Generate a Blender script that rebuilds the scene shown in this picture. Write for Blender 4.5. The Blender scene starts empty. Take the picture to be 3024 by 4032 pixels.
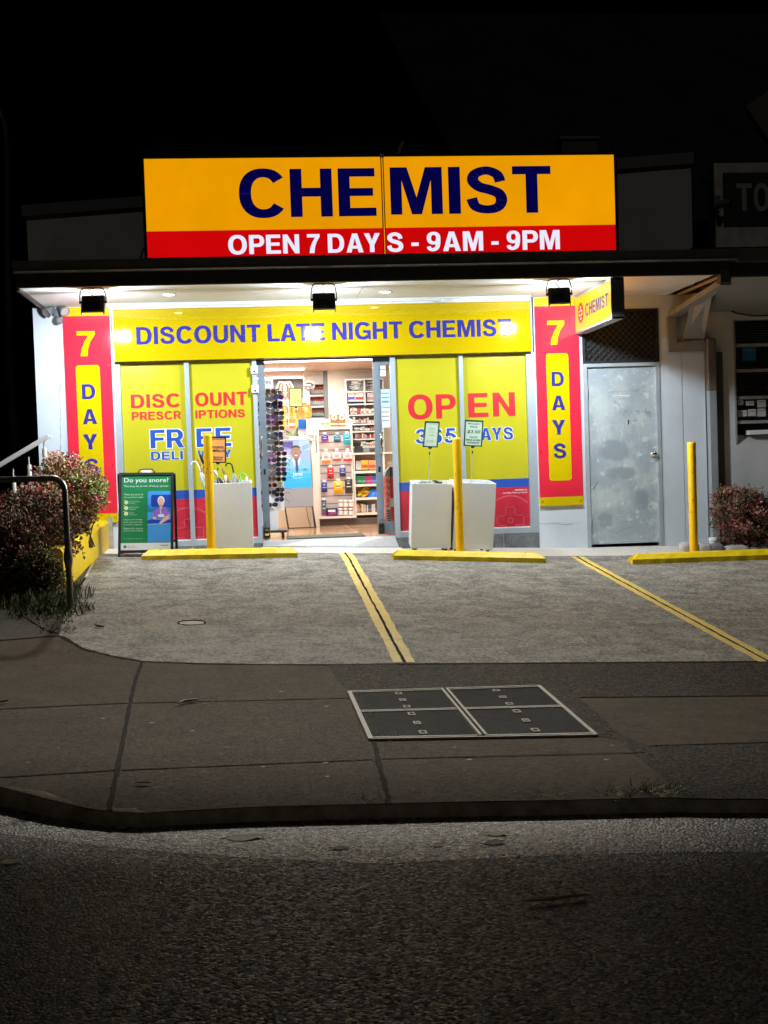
import bpy, bmesh, math, random
from mathutils import Vector, Matrix
R = math.radians
random.seed(7)
sc = bpy.context.scene
COL = sc.collection

# ------------------------------------------------------------------ camera, world, sun, exposure
CAMP = Vector((-3.7462, -14.0226, 1.0195))
YAW, PITCH, ROLL, FPX = R(5.6977), R(-2.1588), R(-1.9308), 4900.0
_f = Vector((math.sin(YAW)*math.cos(PITCH), math.cos(YAW)*math.cos(PITCH), math.sin(PITCH)))
_r0 = Vector((math.cos(YAW), -math.sin(YAW), 0)); _u0 = _r0.cross(_f)
_r = math.cos(ROLL)*_r0 + math.sin(ROLL)*_u0
_u = -math.sin(ROLL)*_r0 + math.cos(ROLL)*_u0
cam = bpy.data.cameras.new("camera"); camo = bpy.data.objects.new("camera", cam); COL.objects.link(camo)
cam.sensor_fit = 'HORIZONTAL'; cam.sensor_width = 36; cam.lens = FPX/3024*36
cam.clip_start = .05; cam.clip_end = 600
M3 = Matrix((_r, _u, -_f)).transposed()
camo.matrix_world = Matrix.Translation(CAMP) @ M3.to_4x4()
sc.camera = camo
w = bpy.data.worlds.new("World"); sc.world = w; w.use_nodes = True
nt = w.node_tree; bg = nt.nodes['Background']
sky = nt.nodes.new('ShaderNodeTexSky'); sky.sky_type = 'NISHITA'; sky.sun_disc = False
sky.sun_elevation = R(-7); sky.sun_rotation = R(200)
nt.links.new(sky.outputs[0], bg.inputs[0]); bg.inputs[1].default_value = .05
sun = bpy.data.lights.new("street_glow", 'SUN'); suno = bpy.data.objects.new("street_glow", sun); COL.objects.link(suno)
sun.energy = .075; sun.angle = R(4); sun.color = (1, .9, .78)
suno.rotation_euler = Vector((-.3, .9, -.8)).to_track_quat('-Z', 'Y').to_euler()   # dim street lighting from behind the camera
sc.view_settings.view_transform = 'Standard'; sc.view_settings.look = 'None'
sc.view_settings.exposure = 0; sc.view_settings.gamma = 1; sc.view_settings.use_curve_mapping = False
sc.cycles.use_denoising = True
sc.cycles.max_bounces = 6; sc.cycles.diffuse_bounces = 4; sc.cycles.glossy_bounces = 3; sc.cycles.transparent_max_bounces = 12
sc.cycles.sample_clamp_indirect = 8; sc.cycles.caustics_reflective = False; sc.cycles.caustics_refractive = False

# ------------------------------------------------------------------ measuring: a point of the photograph on a plane of the place
def ray(x, y): return _f + _r*((x-1512)/FPX) - _u*((y-2016)/FPX)
def at(x, y, Y=0.0):
    d = ray(x, y); return CAMP + d*((Y-CAMP.y)/d.y)
def atX(x, y, X):
    d = ray(x, y); return CAMP + d*((X-CAMP.x)/d.x)
def atZ(x, y, Z):
    d = ray(x, y); return CAMP + d*((Z-CAMP.z)/d.z)
def crop(ox, oy, s): return lambda x, y: (ox+x/s, oy+y/s)
K = crop(0, 0, 1/1.8228)                 # the whole photograph as shown 1659 wide
K5 = crop(0, 1700, 1.659); K6 = crop(450, 1350, 2.37); K7 = crop(980, 1400, 2.765); K8 = crop(1500, 1350, 2.4585)
KD = crop(2050, 1100, 1.923); KR = crop(2600, 1050, 1.844); KT = crop(2000, 300, 1.62); KG = crop(1200, 2100, .9095); KL = crop(0, 500, 1.508)
def lerp1(xs, ys, x):
    if x <= xs[0]: return ys[0]
    for i in range(1, len(xs)):
        if x <= xs[i]: return ys[i-1] + (ys[i]-ys[i-1])*(x-xs[i-1])/(xs[i]-xs[i-1])
    return ys[-1]
X0 = (-8, -5.4, -4.66, -2.5, -1.14, 0, .9, 1.2, 4); Z0 = (.3, .21, .155, .09, .045, 0, -.014, -.04, -.1)
X1 = (-8, -5.5, -4.95, -3.38, -2.38, -.785, .157, 1.5, 4); Z1 = (.22, .16, .144, .105, .042, -.058, -.11, -.12, -.14)
def zg(x, y):                            # the sloping ground: apron, parking lot, footpath
    z0, z1 = lerp1(X0, Z0, x), lerp1(X1, Z1, x); c = max(-9, min(7, x))
    z2 = -.271-.042*(c+2.83); z3 = -.37-.04*(c+3.27)
    if y > 0: return z0
    if y > -1.3: return z0+(z1-z0)*(-y/1.3)
    if y > -6: return z1+(z2-z1)*((-1.3-y)/4.7)
    if y > -9: return z2+(z3-z2)*((-6-y)/3)
    return z3
def zr(x, y):                            # the road: gutter falls to the kerb, then nearly level
    c = max(-9, min(7, x)); z3 = -.37-.04*(c+3.27)-.056
    if y > -9: return min(z3, zg(x, y)-.06)
    if y > -9.62: return z3+.03*(-9-y)/.62
    return z3+.03+.008*min(8, -9.62-y)
def hit(x, y, fn=zg):
    d = ray(x, y); t0 = 2.0
    def g(t): P = CAMP+d*t; return P.z-fn(P.x, P.y)
    t = t0
    while t < 40 and g(t) > 0: t += .05
    a, b = t-.05, t
    for _ in range(30):
        m = (a+b)/2
        if g(m) > 0: a = m
        else: b = m
    return CAMP+d*b

# ------------------------------------------------------------------ materials
def srgb(r, g, b):
    return tuple(((c/255)/12.92 if c <= 10 else ((c/255+.055)/1.055)**2.4) for c in (r, g, b))
MATS = {}
def mat(name, col, rough=.5, metal=0, var=0, vs=4, bump=0, bs=60, emit=0, spec=.5, coat=0, detail=6, stretch=None, chips=0):
    if name in MATS: return MATS[name]
    m = bpy.data.materials.new(name); m.use_nodes = True; n = m.node_tree.nodes; l = m.node_tree.links
    p = n['Principled BSDF']; p.inputs['Roughness'].default_value = rough; p.inputs['Metallic'].default_value = metal
    p.inputs['Specular IOR Level'].default_value = spec; p.inputs['Coat Weight'].default_value = coat; p.inputs['Coat Roughness'].default_value = .06
    p.inputs['Base Color'].default_value = (*col, 1)
    tc = None
    if var or bump:
        tc = n.new('ShaderNodeTexCoord'); src = tc.outputs['Object']
        if stretch:
            mp = n.new('ShaderNodeMapping'); mp.inputs['Scale'].default_value = stretch; l.new(src, mp.inputs[0]); src = mp.outputs[0]
    if var:
        ns = n.new('ShaderNodeTexNoise'); ns.inputs['Scale'].default_value = vs; ns.inputs['Detail'].default_value = detail; ns.inputs['Roughness'].default_value = .6
        l.new(src, ns.inputs['Vector'])
        rp = n.new('ShaderNodeValToRGB'); rp.color_ramp.elements[0].position = .3; rp.color_ramp.elements[1].position = .7
        rp.color_ramp.elements[0].color = (*[c*(1-var) for c in col], 1); rp.color_ramp.elements[1].color = (*[min(1, c*(1+var)) for c in col], 1)
        l.new(ns.outputs['Fac'], rp.inputs[0]); l.new(rp.outputs[0], p.inputs['Base Color'])
        if emit: l.new(rp.outputs[0], p.inputs['Emission Color'])
        rr = n.new('ShaderNodeMapRange'); rr.inputs[3].default_value = max(0, rough-.08); rr.inputs[4].default_value = min(1, rough+.12)
        l.new(ns.outputs['Fac'], rr.inputs[0]); l.new(rr.outputs[0], p.inputs['Roughness'])
    if bump:
        nb = n.new('ShaderNodeTexNoise'); nb.inputs['Scale'].default_value = bs; nb.inputs['Detail'].default_value = 4; l.new(src, nb.inputs['Vector'])
        b = n.new('ShaderNodeBump'); b.inputs['Strength'].default_value = bump; b.inputs['Distance'].default_value = .01
        l.new(nb.outputs['Fac'], b.inputs['Height']); l.new(b.outputs[0], p.inputs['Normal'])
    if chips:
        nc = n.new('ShaderNodeTexNoise'); nc.inputs['Scale'].default_value = 38; nc.inputs['Detail'].default_value = 9; nc.inputs['Roughness'].default_value = .72; l.new(tc.outputs['Object'], nc.inputs['Vector'])
        mr = n.new('ShaderNodeMapRange'); mr.inputs[1].default_value = chips; mr.inputs[2].default_value = chips+.05; l.new(nc.outputs['Fac'], mr.inputs[0])
        mx = n.new('ShaderNodeMix'); mx.data_type = 'RGBA'; l.new(mr.outputs[0], mx.inputs[0]); l.new(p.inputs['Base Color'].links[0].from_socket, mx.inputs[6]); mx.inputs[7].default_value = (col[0]*.25, col[1]*.24, .03, 1); l.new(mx.outputs[2], p.inputs['Base Color'])
    if emit:
        if not var: p.inputs['Emission Color'].default_value = (*col, 1)
        for k_ in list(p.inputs['Base Color'].links): n.id_data.links.remove(k_)
        p.inputs['Base Color'].default_value = (*[c*.12 for c in col], 1)
        p.inputs['Emission Strength'].default_value = emit
    MATS[name] = m; return m

def aggregate(name, dark, light, scale, blot, blotscale, rough=.6, bumps=.6, fine=.35, spec=.5, contrast=(.25, .75), slick=0):
    """stones set in bitumen or cement: cells of differing tone, bumped, with broad wear patches"""
    m = bpy.data.materials.new(name); m.use_nodes = True; n = m.node_tree.nodes; l = m.node_tree.links
    p = n['Principled BSDF']; p.inputs['Specular IOR Level'].default_value = spec
    tc = n.new('ShaderNodeTexCoord'); src = tc.outputs['Object']
    v = n.new('ShaderNodeTexVoronoi'); v.inputs['Scale'].default_value = scale; l.new(src, v.inputs['Vector'])
    sep = n.new('ShaderNodeSeparateColor'); l.new(v.outputs['Color'], sep.inputs[0])
    big = n.new('ShaderNodeTexNoise'); big.inputs['Scale'].default_value = blotscale; big.inputs['Detail'].default_value = 12; big.inputs['Roughness'].default_value = .74; l.new(src, big.inputs['Vector'])
    fi = n.new('ShaderNodeTexNoise'); fi.inputs['Scale'].default_value = scale*.35; fi.inputs['Detail'].default_value = 5; l.new(src, fi.inputs['Vector'])
    # tone = cell*(1-fine)+noise*fine + blot
    a = n.new('ShaderNodeMath'); a.operation = 'MULTIPLY'; a.inputs[1].default_value = 1-fine; l.new(sep.outputs[0], a.inputs[0])
    b = n.new('ShaderNodeMath'); b.operation = 'MULTIPLY_ADD'; b.inputs[1].default_value = fine; l.new(fi.outputs['Fac'], b.inputs[0]); l.new(a.outputs[0], b.inputs[2])
    c = n.new('ShaderNodeMath'); c.operation = 'SUBTRACT'; c.inputs[1].default_value = .5; l.new(big.outputs['Fac'], c.inputs[0])
    d = n.new('ShaderNodeMath'); d.operation = 'MULTIPLY_ADD'; d.inputs[1].default_value = blot; l.new(c.outputs[0], d.inputs[0]); l.new(b.outputs[0], d.inputs[2])
    rp = n.new('ShaderNodeValToRGB'); rp.color_ramp.elements[0].position = contrast[0]; rp.color_ramp.elements[1].position = contrast[1]
    rp.color_ramp.elements[0].color = (*dark, 1); rp.color_ramp.elements[1].color = (*light, 1)
    l.new(d.outputs[0], rp.inputs[0]); l.new(rp.outputs[0], p.inputs['Base Color'])
    rr = n.new('ShaderNodeMapRange'); rr.inputs[3].default_value = rough-slick; rr.inputs[4].default_value = min(1, rough+.2); l.new(sep.outputs[1], rr.inputs[0]); l.new(rr.outputs[0], p.inputs['Roughness'])
    h = n.new('ShaderNodeMath'); h.operation = 'MULTIPLY_ADD'; h.inputs[1].default_value = -1.0; l.new(v.outputs['Distance'], h.inputs[0]); l.new(sep.outputs[2], h.inputs[2])
    bp = n.new('ShaderNodeBump'); bp.inputs['Strength'].default_value = bumps; bp.inputs['Distance'].default_value = .004; l.new(h.outputs[0], bp.inputs['Height']); l.new(bp.outputs[0], p.inputs['Normal'])
    MATS[name] = m; return m

M = {}
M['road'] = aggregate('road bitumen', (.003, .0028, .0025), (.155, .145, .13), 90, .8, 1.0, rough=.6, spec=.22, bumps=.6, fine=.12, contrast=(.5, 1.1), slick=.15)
M['gutter'] = aggregate('lit band bitumen', (.007, .0065, .006), (.30, .285, .26), 85, .9, 1.6, rough=.5, spec=.35, bumps=1, fine=.15, contrast=(.32, .95), slick=.15)  # paler copy of the road bitumen, painting in the lamplit band
M['lot'] = aggregate('parking slab', (.055, .051, .044), (.35, .33, .285), 75, 1.6, 4.5, rough=.75, bumps=.35, fine=.45, contrast=(.18, .85))
M['path'] = aggregate('footpath concrete', (.029, .021, .012), (.115, .085, .052), 90, 1.0, 3.2, rough=.85, bumps=.25, spec=.15, fine=.75, contrast=(.15, .9))
M['pathagg'] = aggregate('exposed stone paving', (.005, .0036, .0022), (.10, .074, .047), 85, .6, 1.8, rough=.8, spec=.12, bumps=.6, fine=.25, contrast=(.35, 1.05))
M['apron'] = aggregate('apron concrete', (.52, .48, .42), (.76, .71, .63), 140, .9, 2.2, rough=.8, bumps=.2, fine=.6, contrast=(.15, .8))
M['kerb'] = mat('kerb concrete', (.30, .25, .19), .85, var=.5, vs=9, bump=.4, bs=60)
M['joint'] = mat('joint dirt', (.010, .008, .006), .95, spec=.1, var=.6, vs=40, bump=.8, bs=120)
M['earth'] = mat('bare earth', (.03, .024, .016), .95, var=.6, vs=20, bump=.9, bs=60)
M['stripe'] = aggregate('worn stripe paint', (.42, .29, .03), (.80, .60, .14), 120, 1.0, 3, rough=.6, bumps=.4, fine=.5, contrast=(.05, .6))
M['ystop'] = mat('yellow kerb paint', (.80, .57, .005), .45, var=.14, vs=9, bump=.2, bs=40, chips=.63)
M['ypost'] = mat('yellow post paint', (.88, .50, .003), .38, var=.07, vs=12, chips=.68)
M['yellow'] = mat('yellow sign vinyl', (.47, .335, .003), .05)
M['ysign'] = mat('yellow pier sign vinyl', (.66, .48, .003), .1)
M['ywin'] = mat('yellow window film', (.50, .455, .022), .2, var=.035, vs=2, coat=.35)
M['red'] = mat('red sign vinyl', (.80, .028, .055), .1)
M['rwin'] = mat('red window film', (.56, .028, .055), .25, var=.05, vs=2, coat=.3)
M['rtext'] = mat('red letter film', (.60, .03, .04), .3)
M['btext'] = mat('blue letter film', (.04, .036, .25), .06)
M['bwin'] = mat('blue window film', (.03, .09, .42), .25, coat=.3)
M['whitetext'] = mat('white letter film', (.8, .8, .8), .4)
M['wall'] = mat('white painted render', (.64, .69, .74), .7, var=.06, vs=2.5, bump=.12, bs=30)
M['wallwarm'] = mat('cream painted render', (.58, .55, .5), .7, var=.06, vs=2.5, bump=.12, bs=30)
M['soffit'] = mat('soffit sheet', (.74, .75, .76), .6, var=.03, vs=2)
M['fascia'] = mat('dark fascia paint', (.04, .038, .035), .45, var=.2, vs=6)
M['gutterm'] = mat('dark gutter steel', (.11, .10, .09), .38, .3, var=.2, vs=8)
M['parapet'] = mat('grey parapet sheet', (.56, .56, .57), .75, var=.08, vs=3)
M['capm'] = mat('parapet capping', (.16, .16, .165), .5, .2)
M['roof'] = mat('dark roof steel', (.05, .05, .055), .5, .4, var=.2, vs=4)
M['alu'] = mat('grey aluminium frame', (.42, .48, .53), .38, .25, var=.04, vs=20)
M['aludark'] = mat('slate aluminium', (.2, .24, .28), .4, .2, var=.05, vs=20)
M['steel'] = mat('brushed steel', (.6, .59, .57), .35, .45, var=.08, vs=30)
M['railsteel'] = mat('satin rail steel', (.72, .70, .66), .35, .25)
M['chrome'] = mat('polished chrome', (.75, .75, .74), .12, 1)
M['darkrail'] = mat('dull galvanised rail', (.2, .19, .175), .33, .9, var=.2, vs=14)
M['black'] = mat('black plastic', (.012, .012, .012), .4)
M['blackmetal'] = mat('black powdercoat', (.018, .018, .019), .45, var=.2, vs=20)
M['greyplastic'] = mat('grey plastic', (.17, .18, .19), .4)
M['white'] = mat('white laminate', (.86, .87, .87), .35, var=.03, vs=3)
M['paper'] = mat('white paper', (.75, .74, .72), .7)
M['cream'] = mat('cream wall paint', (.74, .70, .63), .7, var=.03, vs=2)
M['tile'] = aggregate('slate tile', (.10, .11, .12), (.2, .21, .22), 30, .8, 4, rough=.4, bumps=.1, fine=.7)
M['ramp'] = aggregate('ramp tile', (.3, .31, .32), (.42, .43, .44), 60, .6, 3, rough=.55, bumps=.1, fine=.7)
M['grout'] = mat('pale grout', (.55, .55, .53), .8)
M['galv'] = None
def glass(name, tint=(.95, .97, .97), refl=.04):
    m = bpy.data.materials.new(name); m.use_nodes = True; n = m.node_tree.nodes; l = m.node_tree.links
    n.remove(n['Principled BSDF']); o = n['Material Output']
    t = n.new('ShaderNodeBsdfTransparent'); t.inputs[0].default_value = (*tint, 1)
    g = n.new('ShaderNodeBsdfGlossy'); g.inputs['Roughness'].default_value = .02
    fr = n.new('ShaderNodeFresnel'); fr.inputs[0].default_value = 1.45
    mx = n.new('ShaderNodeMixShader'); l.new(fr.outputs[0], mx.inputs[0]); l.new(t.outputs[0], mx.inputs[1]); l.new(g.outputs[0], mx.inputs[2]); l.new(mx.outputs[0], o.inputs[0])
    MATS[name] = m; return m
M['glass'] = glass('clear glass')
def glow(name, col, s, var=0, vs=1.5): return mat(name, col, .35, emit=s, var=var, vs=vs, spec=.3)

# ------------------------------------------------------------------ mesh building
class MB:
    def __init__(s): s.v = []; s.f = []; s.fm = []; s.m = []; s.sm = []
    def mi(s, m):
        m = M[m] if isinstance(m, str) else m
        if m not in s.m: s.m.append(m)
        return s.m.index(m)
    def add(s, vs, fs, m, smooth=False):
        b = len(s.v); k = s.mi(m); s.v += [Vector(p) for p in vs]
        for f in fs: s.f.append([b+i for i in f]); s.fm.append(k); s.sm.append(smooth)
        return s
    def box(s, a, b, m):
        x0, x1 = sorted((a[0], b[0])); y0, y1 = sorted((a[1], b[1])); z0, z1 = sorted((a[2], b[2]))
        v = [(x, y, z) for z in (z0, z1) for y in (y0, y1) for x in (x0, x1)]
        return s.add(v, [(0, 2, 3, 1), (4, 5, 7, 6), (0, 1, 5, 4), (2, 6, 7, 3), (0, 4, 6, 2), (1, 3, 7, 5)], m)
    def obox(s, c, ax, ay, az, m):       # box with half-axes
        c, ax, ay, az = map(Vector, (c, ax, ay, az))
        v = [c+ax*i+ay*j+az*k for k in (-1, 1) for j in (-1, 1) for i in (-1, 1)]
        return s.add(v, [(0, 2, 3, 1), (4, 5, 7, 6), (0, 1, 5, 4), (2, 6, 7, 3), (0, 4, 6, 2), (1, 3, 7, 5)], m)
    def cbox(s, a, b, ch, m):            # box with chamfered edges
        bm = bmesh.new(); x0, x1 = sorted((a[0], b[0])); y0, y1 = sorted((a[1], b[1])); z0, z1 = sorted((a[2], b[2]))
        bmesh.ops.create_cube(bm, size=1)
        for v in bm.verts: v.co = Vector(((x0+x1)/2+v.co.x*(x1-x0), (y0+y1)/2+v.co.y*(y1-y0), (z0+z1)/2+v.co.z*(z1-z0)))
        bmesh.ops.bevel(bm, geom=list(bm.edges), offset=ch, segments=2, affect='EDGES', profile=.5)
        return s.bm(bm, m)
    def bm(s, bm, m, smooth=False):
        bm.verts.index_update(); s.add([v.co.copy() for v in bm.verts], [[v.index for v in f.verts] for f in bm.faces], m, smooth); bm.free(); return s
    def hexa(s, p, m):                   # 8 corners: bottom 4 ccw, top 4 ccw
        return s.add(p, [(3, 2, 1, 0), (4, 5, 6, 7), (0, 1, 5, 4), (1, 2, 6, 5), (2, 3, 7, 6), (3, 0, 4, 7)], m)
    def prism(s, pts, d, m):             # planar polygon extruded by d
        d = Vector(d); n = len(pts); a = [Vector(p) for p in pts]; b = [p+d for p in a]
        return s.add(a+b, [list(range(n))[::-1], list(range(n, 2*n))]+[(i, (i+1) % n, n+(i+1) % n, n+i) for i in range(n)], m)
    def poly(s, pts, m): return s.add(pts, [list(range(len(pts)))], m)
    def cyl(s, p0, p1, r0, m, r1=None, n=16, cap=True):
        p0, p1 = Vector(p0), Vector(p1); r1 = r0 if r1 is None else r1
        d = (p1-p0).normalized(); a = d.orthogonal().normalized(); b = d.cross(a)
        v = []
        for p, r in ((p0, r0), (p1, r1)): v += [p+(a*math.cos(t)+b*math.sin(t))*r for t in (2*math.pi*i/n for i in range(n))]
        s.add(v, [(i, (i+1) % n, n+(i+1) % n, n+i) for i in range(n)], m, True)
        if cap: s.add(v[:n], [list(range(n))[::-1]], m); s.add(v[n:], [list(range(n))], m)
        return s
    def tube(s, path, r, m, n=10, cap=True):
        path = [Vector(p) for p in path]; rs = r if isinstance(r, (list, tuple)) else [r]*len(path)
        up = None; rings = []
        for i, p in enumerate(path):
            d = (path[min(i+1, len(path)-1)]-path[max(i-1, 0)]).normalized()
            if up is None: up = d.orthogonal().normalized()
            up = (up-d*up.dot(d)).normalized(); b = d.cross(up)
            rings.append([p+(up*math.cos(t)+b*math.sin(t))*rs[i] for t in (2*math.pi*k/n for k in range(n))])
        v = [q for g in rings for q in g]; f = []
        for i in range(len(path)-1):
            for k in range(n): f.append((i*n+k, i*n+(k+1) % n, (i+1)*n+(k+1) % n, (i+1)*n+k))
        s.add(v, f, m, True)
        if cap: s.add(rings[0], [list(range(n))[::-1]], m); s.add(rings[-1], [list(range(n))], m)
        return s
    def lathe(s, c, prof, m, n=16, ax=(0, 0, 1)):
        ax = Vector(ax).normalized(); a = ax.orthogonal().normalized(); b = ax.cross(a); c = Vector(c); v = []
        for r, h in prof: v += [c+ax*h+(a*math.cos(t)+b*math.sin(t))*r for t in (2*math.pi*i/n for i in range(n))]
        return s.add(v, [(i*n+k, i*n+(k+1) % n, (i+1)*n+(k+1) % n, (i+1)*n+k) for i in range(len(prof)-1) for k in range(n)], m, True)
    def build(s, name, parent=None, origin=None):
        if not s.v: return None
        if parent is not None:
            o0 = Vector((0, 0, 0)); q = parent
            while q is not None: o0 += q.location; q = q.parent
            loc = Vector((0, 0, 0))
        else:
            xs = [p.x for p in s.v]; ys = [p.y for p in s.v]; zs = [p.z for p in s.v]
            o0 = Vector(origin) if origin else Vector(((min(xs)+max(xs))/2, (min(ys)+max(ys))/2, min(zs))); loc = o0
        me = bpy.data.meshes.new(name); me.from_pydata([p-o0 for p in s.v], [], s.f)
        for m in s.m: me.materials.append(m)
        me.polygons.foreach_set('material_index', s.fm); me.polygons.foreach_set('use_smooth', s.sm); me.update()
        ob = bpy.data.objects.new(name, me); COL.objects.link(ob); ob.location = loc; ob.parent = parent
        return ob
def tag(o, label=None, cat=None, group=None, kind=None):
    if label: o['label'] = label
    if cat: o['category'] = cat
    if group: o['group'] = group
    if kind: o['kind'] = kind
    return o
def thing(name, loc, label, cat, group=None):
    o = bpy.data.objects.new(name, None); COL.objects.link(o); o.location = loc; o.empty_display_size = .1
    return tag(o, label, cat, group)
def copy_tree(o, parent=None):
    c = o.copy(); COL.objects.link(c); c.parent = parent
    for ch in list(o.children): copy_tree(ch, c)
    return c

_TC = {}
def glyphs(t, bold=0., shear=0., space=1.0, res=3, skew_align='CENTER'):
    key = (t, bold, shear, space, res)
    if key in _TC: return _TC[key]
    cu = bpy.data.curves.new('t', 'FONT'); cu.body = t; cu.size = 1; cu.offset = bold; cu.shear = shear; cu.space_character = space; cu.resolution_u = res; cu.fill_mode = 'FRONT'; cu.align_x = skew_align
    ob = bpy.data.objects.new('t', cu); COL.objects.link(ob); dg = bpy.context.evaluated_depsgraph_get()
    me = bpy.data.meshes.new_from_object(ob.evaluated_get(dg)); V = [v.co.copy() for v in me.vertices]; F = [list(p.vertices) for p in me.polygons]
    bpy.data.objects.remove(ob); bpy.data.curves.remove(cu); bpy.data.meshes.remove(me)
    xs = [v.x for v in V]; ys = [v.y for v in V]; bb = (min(xs), max(xs), min(ys), max(ys))
    _TC[key] = (V, F, bb); return _TC[key]
def _ring(cx, cy, rx, ry, wx_, wy, a0=0, a1=360, n=40, e=.88):
    f = lambda c: math.copysign(abs(c)**e, c); P = []
    n = max(6, int(n*abs(a1-a0)/360))
    for i in range(n+1):
        t = R(a0+(a1-a0)*i/n); c, s_ = f(math.cos(t)), f(math.sin(t)); P.append(((cx+rx*c, cy+ry*s_), (cx+(rx-wx_)*c, cy+(ry-wy)*s_)))
    return [[P[i][0], P[i+1][0], P[i+1][1], P[i][1]] for i in range(n)]
def _q(x0, y0, x1, y1): return [[(x0, y0), (x1, y0), (x1, y1), (x0, y1)]]
def _stroke(pts, ws, sub=7):
    P = []; W = []
    for i in range(len(pts)-1):
        p0, p1, p2, p3 = pts[max(i-1, 0)], pts[i], pts[i+1], pts[min(i+2, len(pts)-1)]
        for k in range(sub):
            t = k/sub; g_ = lambda a, b, c, d: .5*(2*b+(c-a)*t+(2*a-5*b+4*c-d)*t*t+(3*b-a-3*c+d)*t**3)
            P.append((g_(p0[0], p1[0], p2[0], p3[0]), g_(p0[1], p1[1], p2[1], p3[1]))); W.append(ws[i]+(ws[i+1]-ws[i])*t)
    P.append(pts[-1]); W.append(ws[-1]); L = []
    for i, p in enumerate(P):
        a, b = P[max(i-1, 0)], P[min(i+1, len(P)-1)]; dx, dy = b[0]-a[0], b[1]-a[1]; l = math.hypot(dx, dy); nx, ny = -dy/l*W[i]/2, dx/l*W[i]/2
        L.append(((p[0]+nx, p[1]+ny), (p[0]-nx, p[1]-ny)))
    return [[L[i][0], L[i+1][0], L[i+1][1], L[i][1]] for i in range(len(L)-1)]
def _mir(ps, W): return [[(W-x, y) for x, y in p] for p in ps]
def heavy(w=.205, h=.175):
    """a heavy grotesque alphabet: every letter is a few outlines, cap height 1"""
    G = {}; 
    G['I'] = (w, _q(0, 0, w, 1)); G['-'] = (.32, _q(0, .29, .32, .29+h)); G['.'] = (w, _q(0, 0, w, w))
    G['H'] = (.73, _q(0, 0, w, 1)+_q(.73-w, 0, .73, 1)+_q(w, .42, .73-w, .42+h*1.05))
    G['E'] = (.66, _q(0, 0, w, 1)+_q(w, 0, .66, h)+_q(w, 1-h, .645, 1)+_q(w, .42, .61, .42+h*.95))
    G['F'] = (.61, _q(0, 0, w, 1)+_q(w, 1-h, .61, 1)+_q(w, .41, .56, .41+h*.95)); G['L'] = (.6, _q(0, 0, w, 1)+_q(w, 0, .6, h))
    G['T'] = (.67, _q(0, 1-h, .67, 1)+_q(.335-w/2, 0, .335+w/2, 1-h))
    G['D'] = (.75, _q(0, 0, w, 1)+_q(w, 0, .36, h)+_q(w, 1-h, .36, 1)+_ring(.36, .5, .39, .5, w*1.0, h, -90, 90))
    G['O'] = (.84, _ring(.42, .5, .42, .515, w*1.02, h*1.02)); G['0'] = (.6, _ring(.3, .5, .3, .51, w*.95, h*.95))
    G['C'] = (.78, _ring(.42, .5, .42, .515, w*1.02, h*1.05, 36, 324))
    G['G'] = (.8, _ring(.42, .5, .42, .515, w*1.02, h*1.05, 38, 318)+_q(.42, .37, .8, .37+h*.95)+[[(.62, .37), (.8, .37), (.8, .0), (.70, .0), (.66, .12)]])
    sp = [(.585, .675), (.53, .83), (.345, .915), (.155, .845), (.115, .70), (.22, .57), (.40, .505), (.555, .42), (.6, .275), (.53, .13), (.34, .085), (.15, .15), (.085, .325)]
    G['S'] = (.69, _stroke(sp, [.19, .185, h, .185, .2, .2, .2, .2, .2, .185, h, .185, .19]))
    G['A'] = (.78, [[(0, 0), (.225, 0), (.39, .76), (.39, 1), (.275, 1)]]); G['A'] = (.78, G['A'][1]+_mir(G['A'][1], .78)+[[(.258, .2), (.522, .2), (.49, .2+h*.85), (.29, .2+h*.85)]])
    v = [[(0, 1), (.225, 1), (.37, .25), (.37, 0), (.255, 0)]]; G['V'] = (.74, v+_mir(v, .74))
    y = [[(0, 1), (.24, 1), (.37, .61), (.37, .38), (.37-w/2, .38)]]; G['Y'] = (.74, y+_mir(y, .74)+_q(.37-w/2, 0, .37+w/2, .38))
    m = _q(0, 0, w*.95, 1)+[[(w*.95, 1), (w*.95, .72), (.36, 0), (.445, 0), (.445, .36), (.29, 1)]]; G['M'] = (.89, m+_mir(m, .89))
    G['N'] = (.74, _q(0, 0, w, 1)+_q(.74-w, 0, .74, 1)+[[(w, 1), (w, .64), (.74-w, 0), (.74-w, .36)]])
    pb = _q(0, 0, w, 1)+_q(w, 1-h, .40, 1)+_q(w, .37, .40, .37+h*.95)+_ring(.40, .685, .29, .315, w*.98, h*.97, -90, 90, 40, .92)
    G['P'] = (.69, pb); G['R'] = (.73, pb+[[(.34, .37), (.56, .40), (.73, 0), (.5, 0)]])
    G['B'] = (.71, pb+_q(w, 0, .42, h)+_ring(.42, .27, .29, .27, w*.95, h*.95, -90, 90)); G['K'] = (.76, _q(0, 0, w, 1)+[[(w, .28), (w, .55), (.49, 1), (.75, 1)], [(.28, .47), (.42, .62), (.76, 0), (.51, 0)]])
    G['U'] = (.73, _q(0, .36, w, 1)+_q(.73-w, .36, .73, 1)+_ring(.365, .36, .365, .375, w, h*1.05, 180, 360))
    G['7'] = (.58, [[(0, 1), (.58, 1), (.58, .85), (.44, .6), (.35, .3), (.32, 0), (.1, 0), (.14, .3), (.24, .58), (.37, 1-h), (0, 1-h)]])
    n9 = _ring(.30, .675, .30, .325, w*.92, h*.9)+_stroke([(.5, .68), (.495, .42), (.43, .18), (.27, .085), (.12, .13), (.08, .25)], [.19, .19, .19, .16, .17, .18])
    G['9'] = (.6, n9); G['6'] = (.6, [[(.6-x, 1-yy) for x, yy in p] for p in n9])
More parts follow.
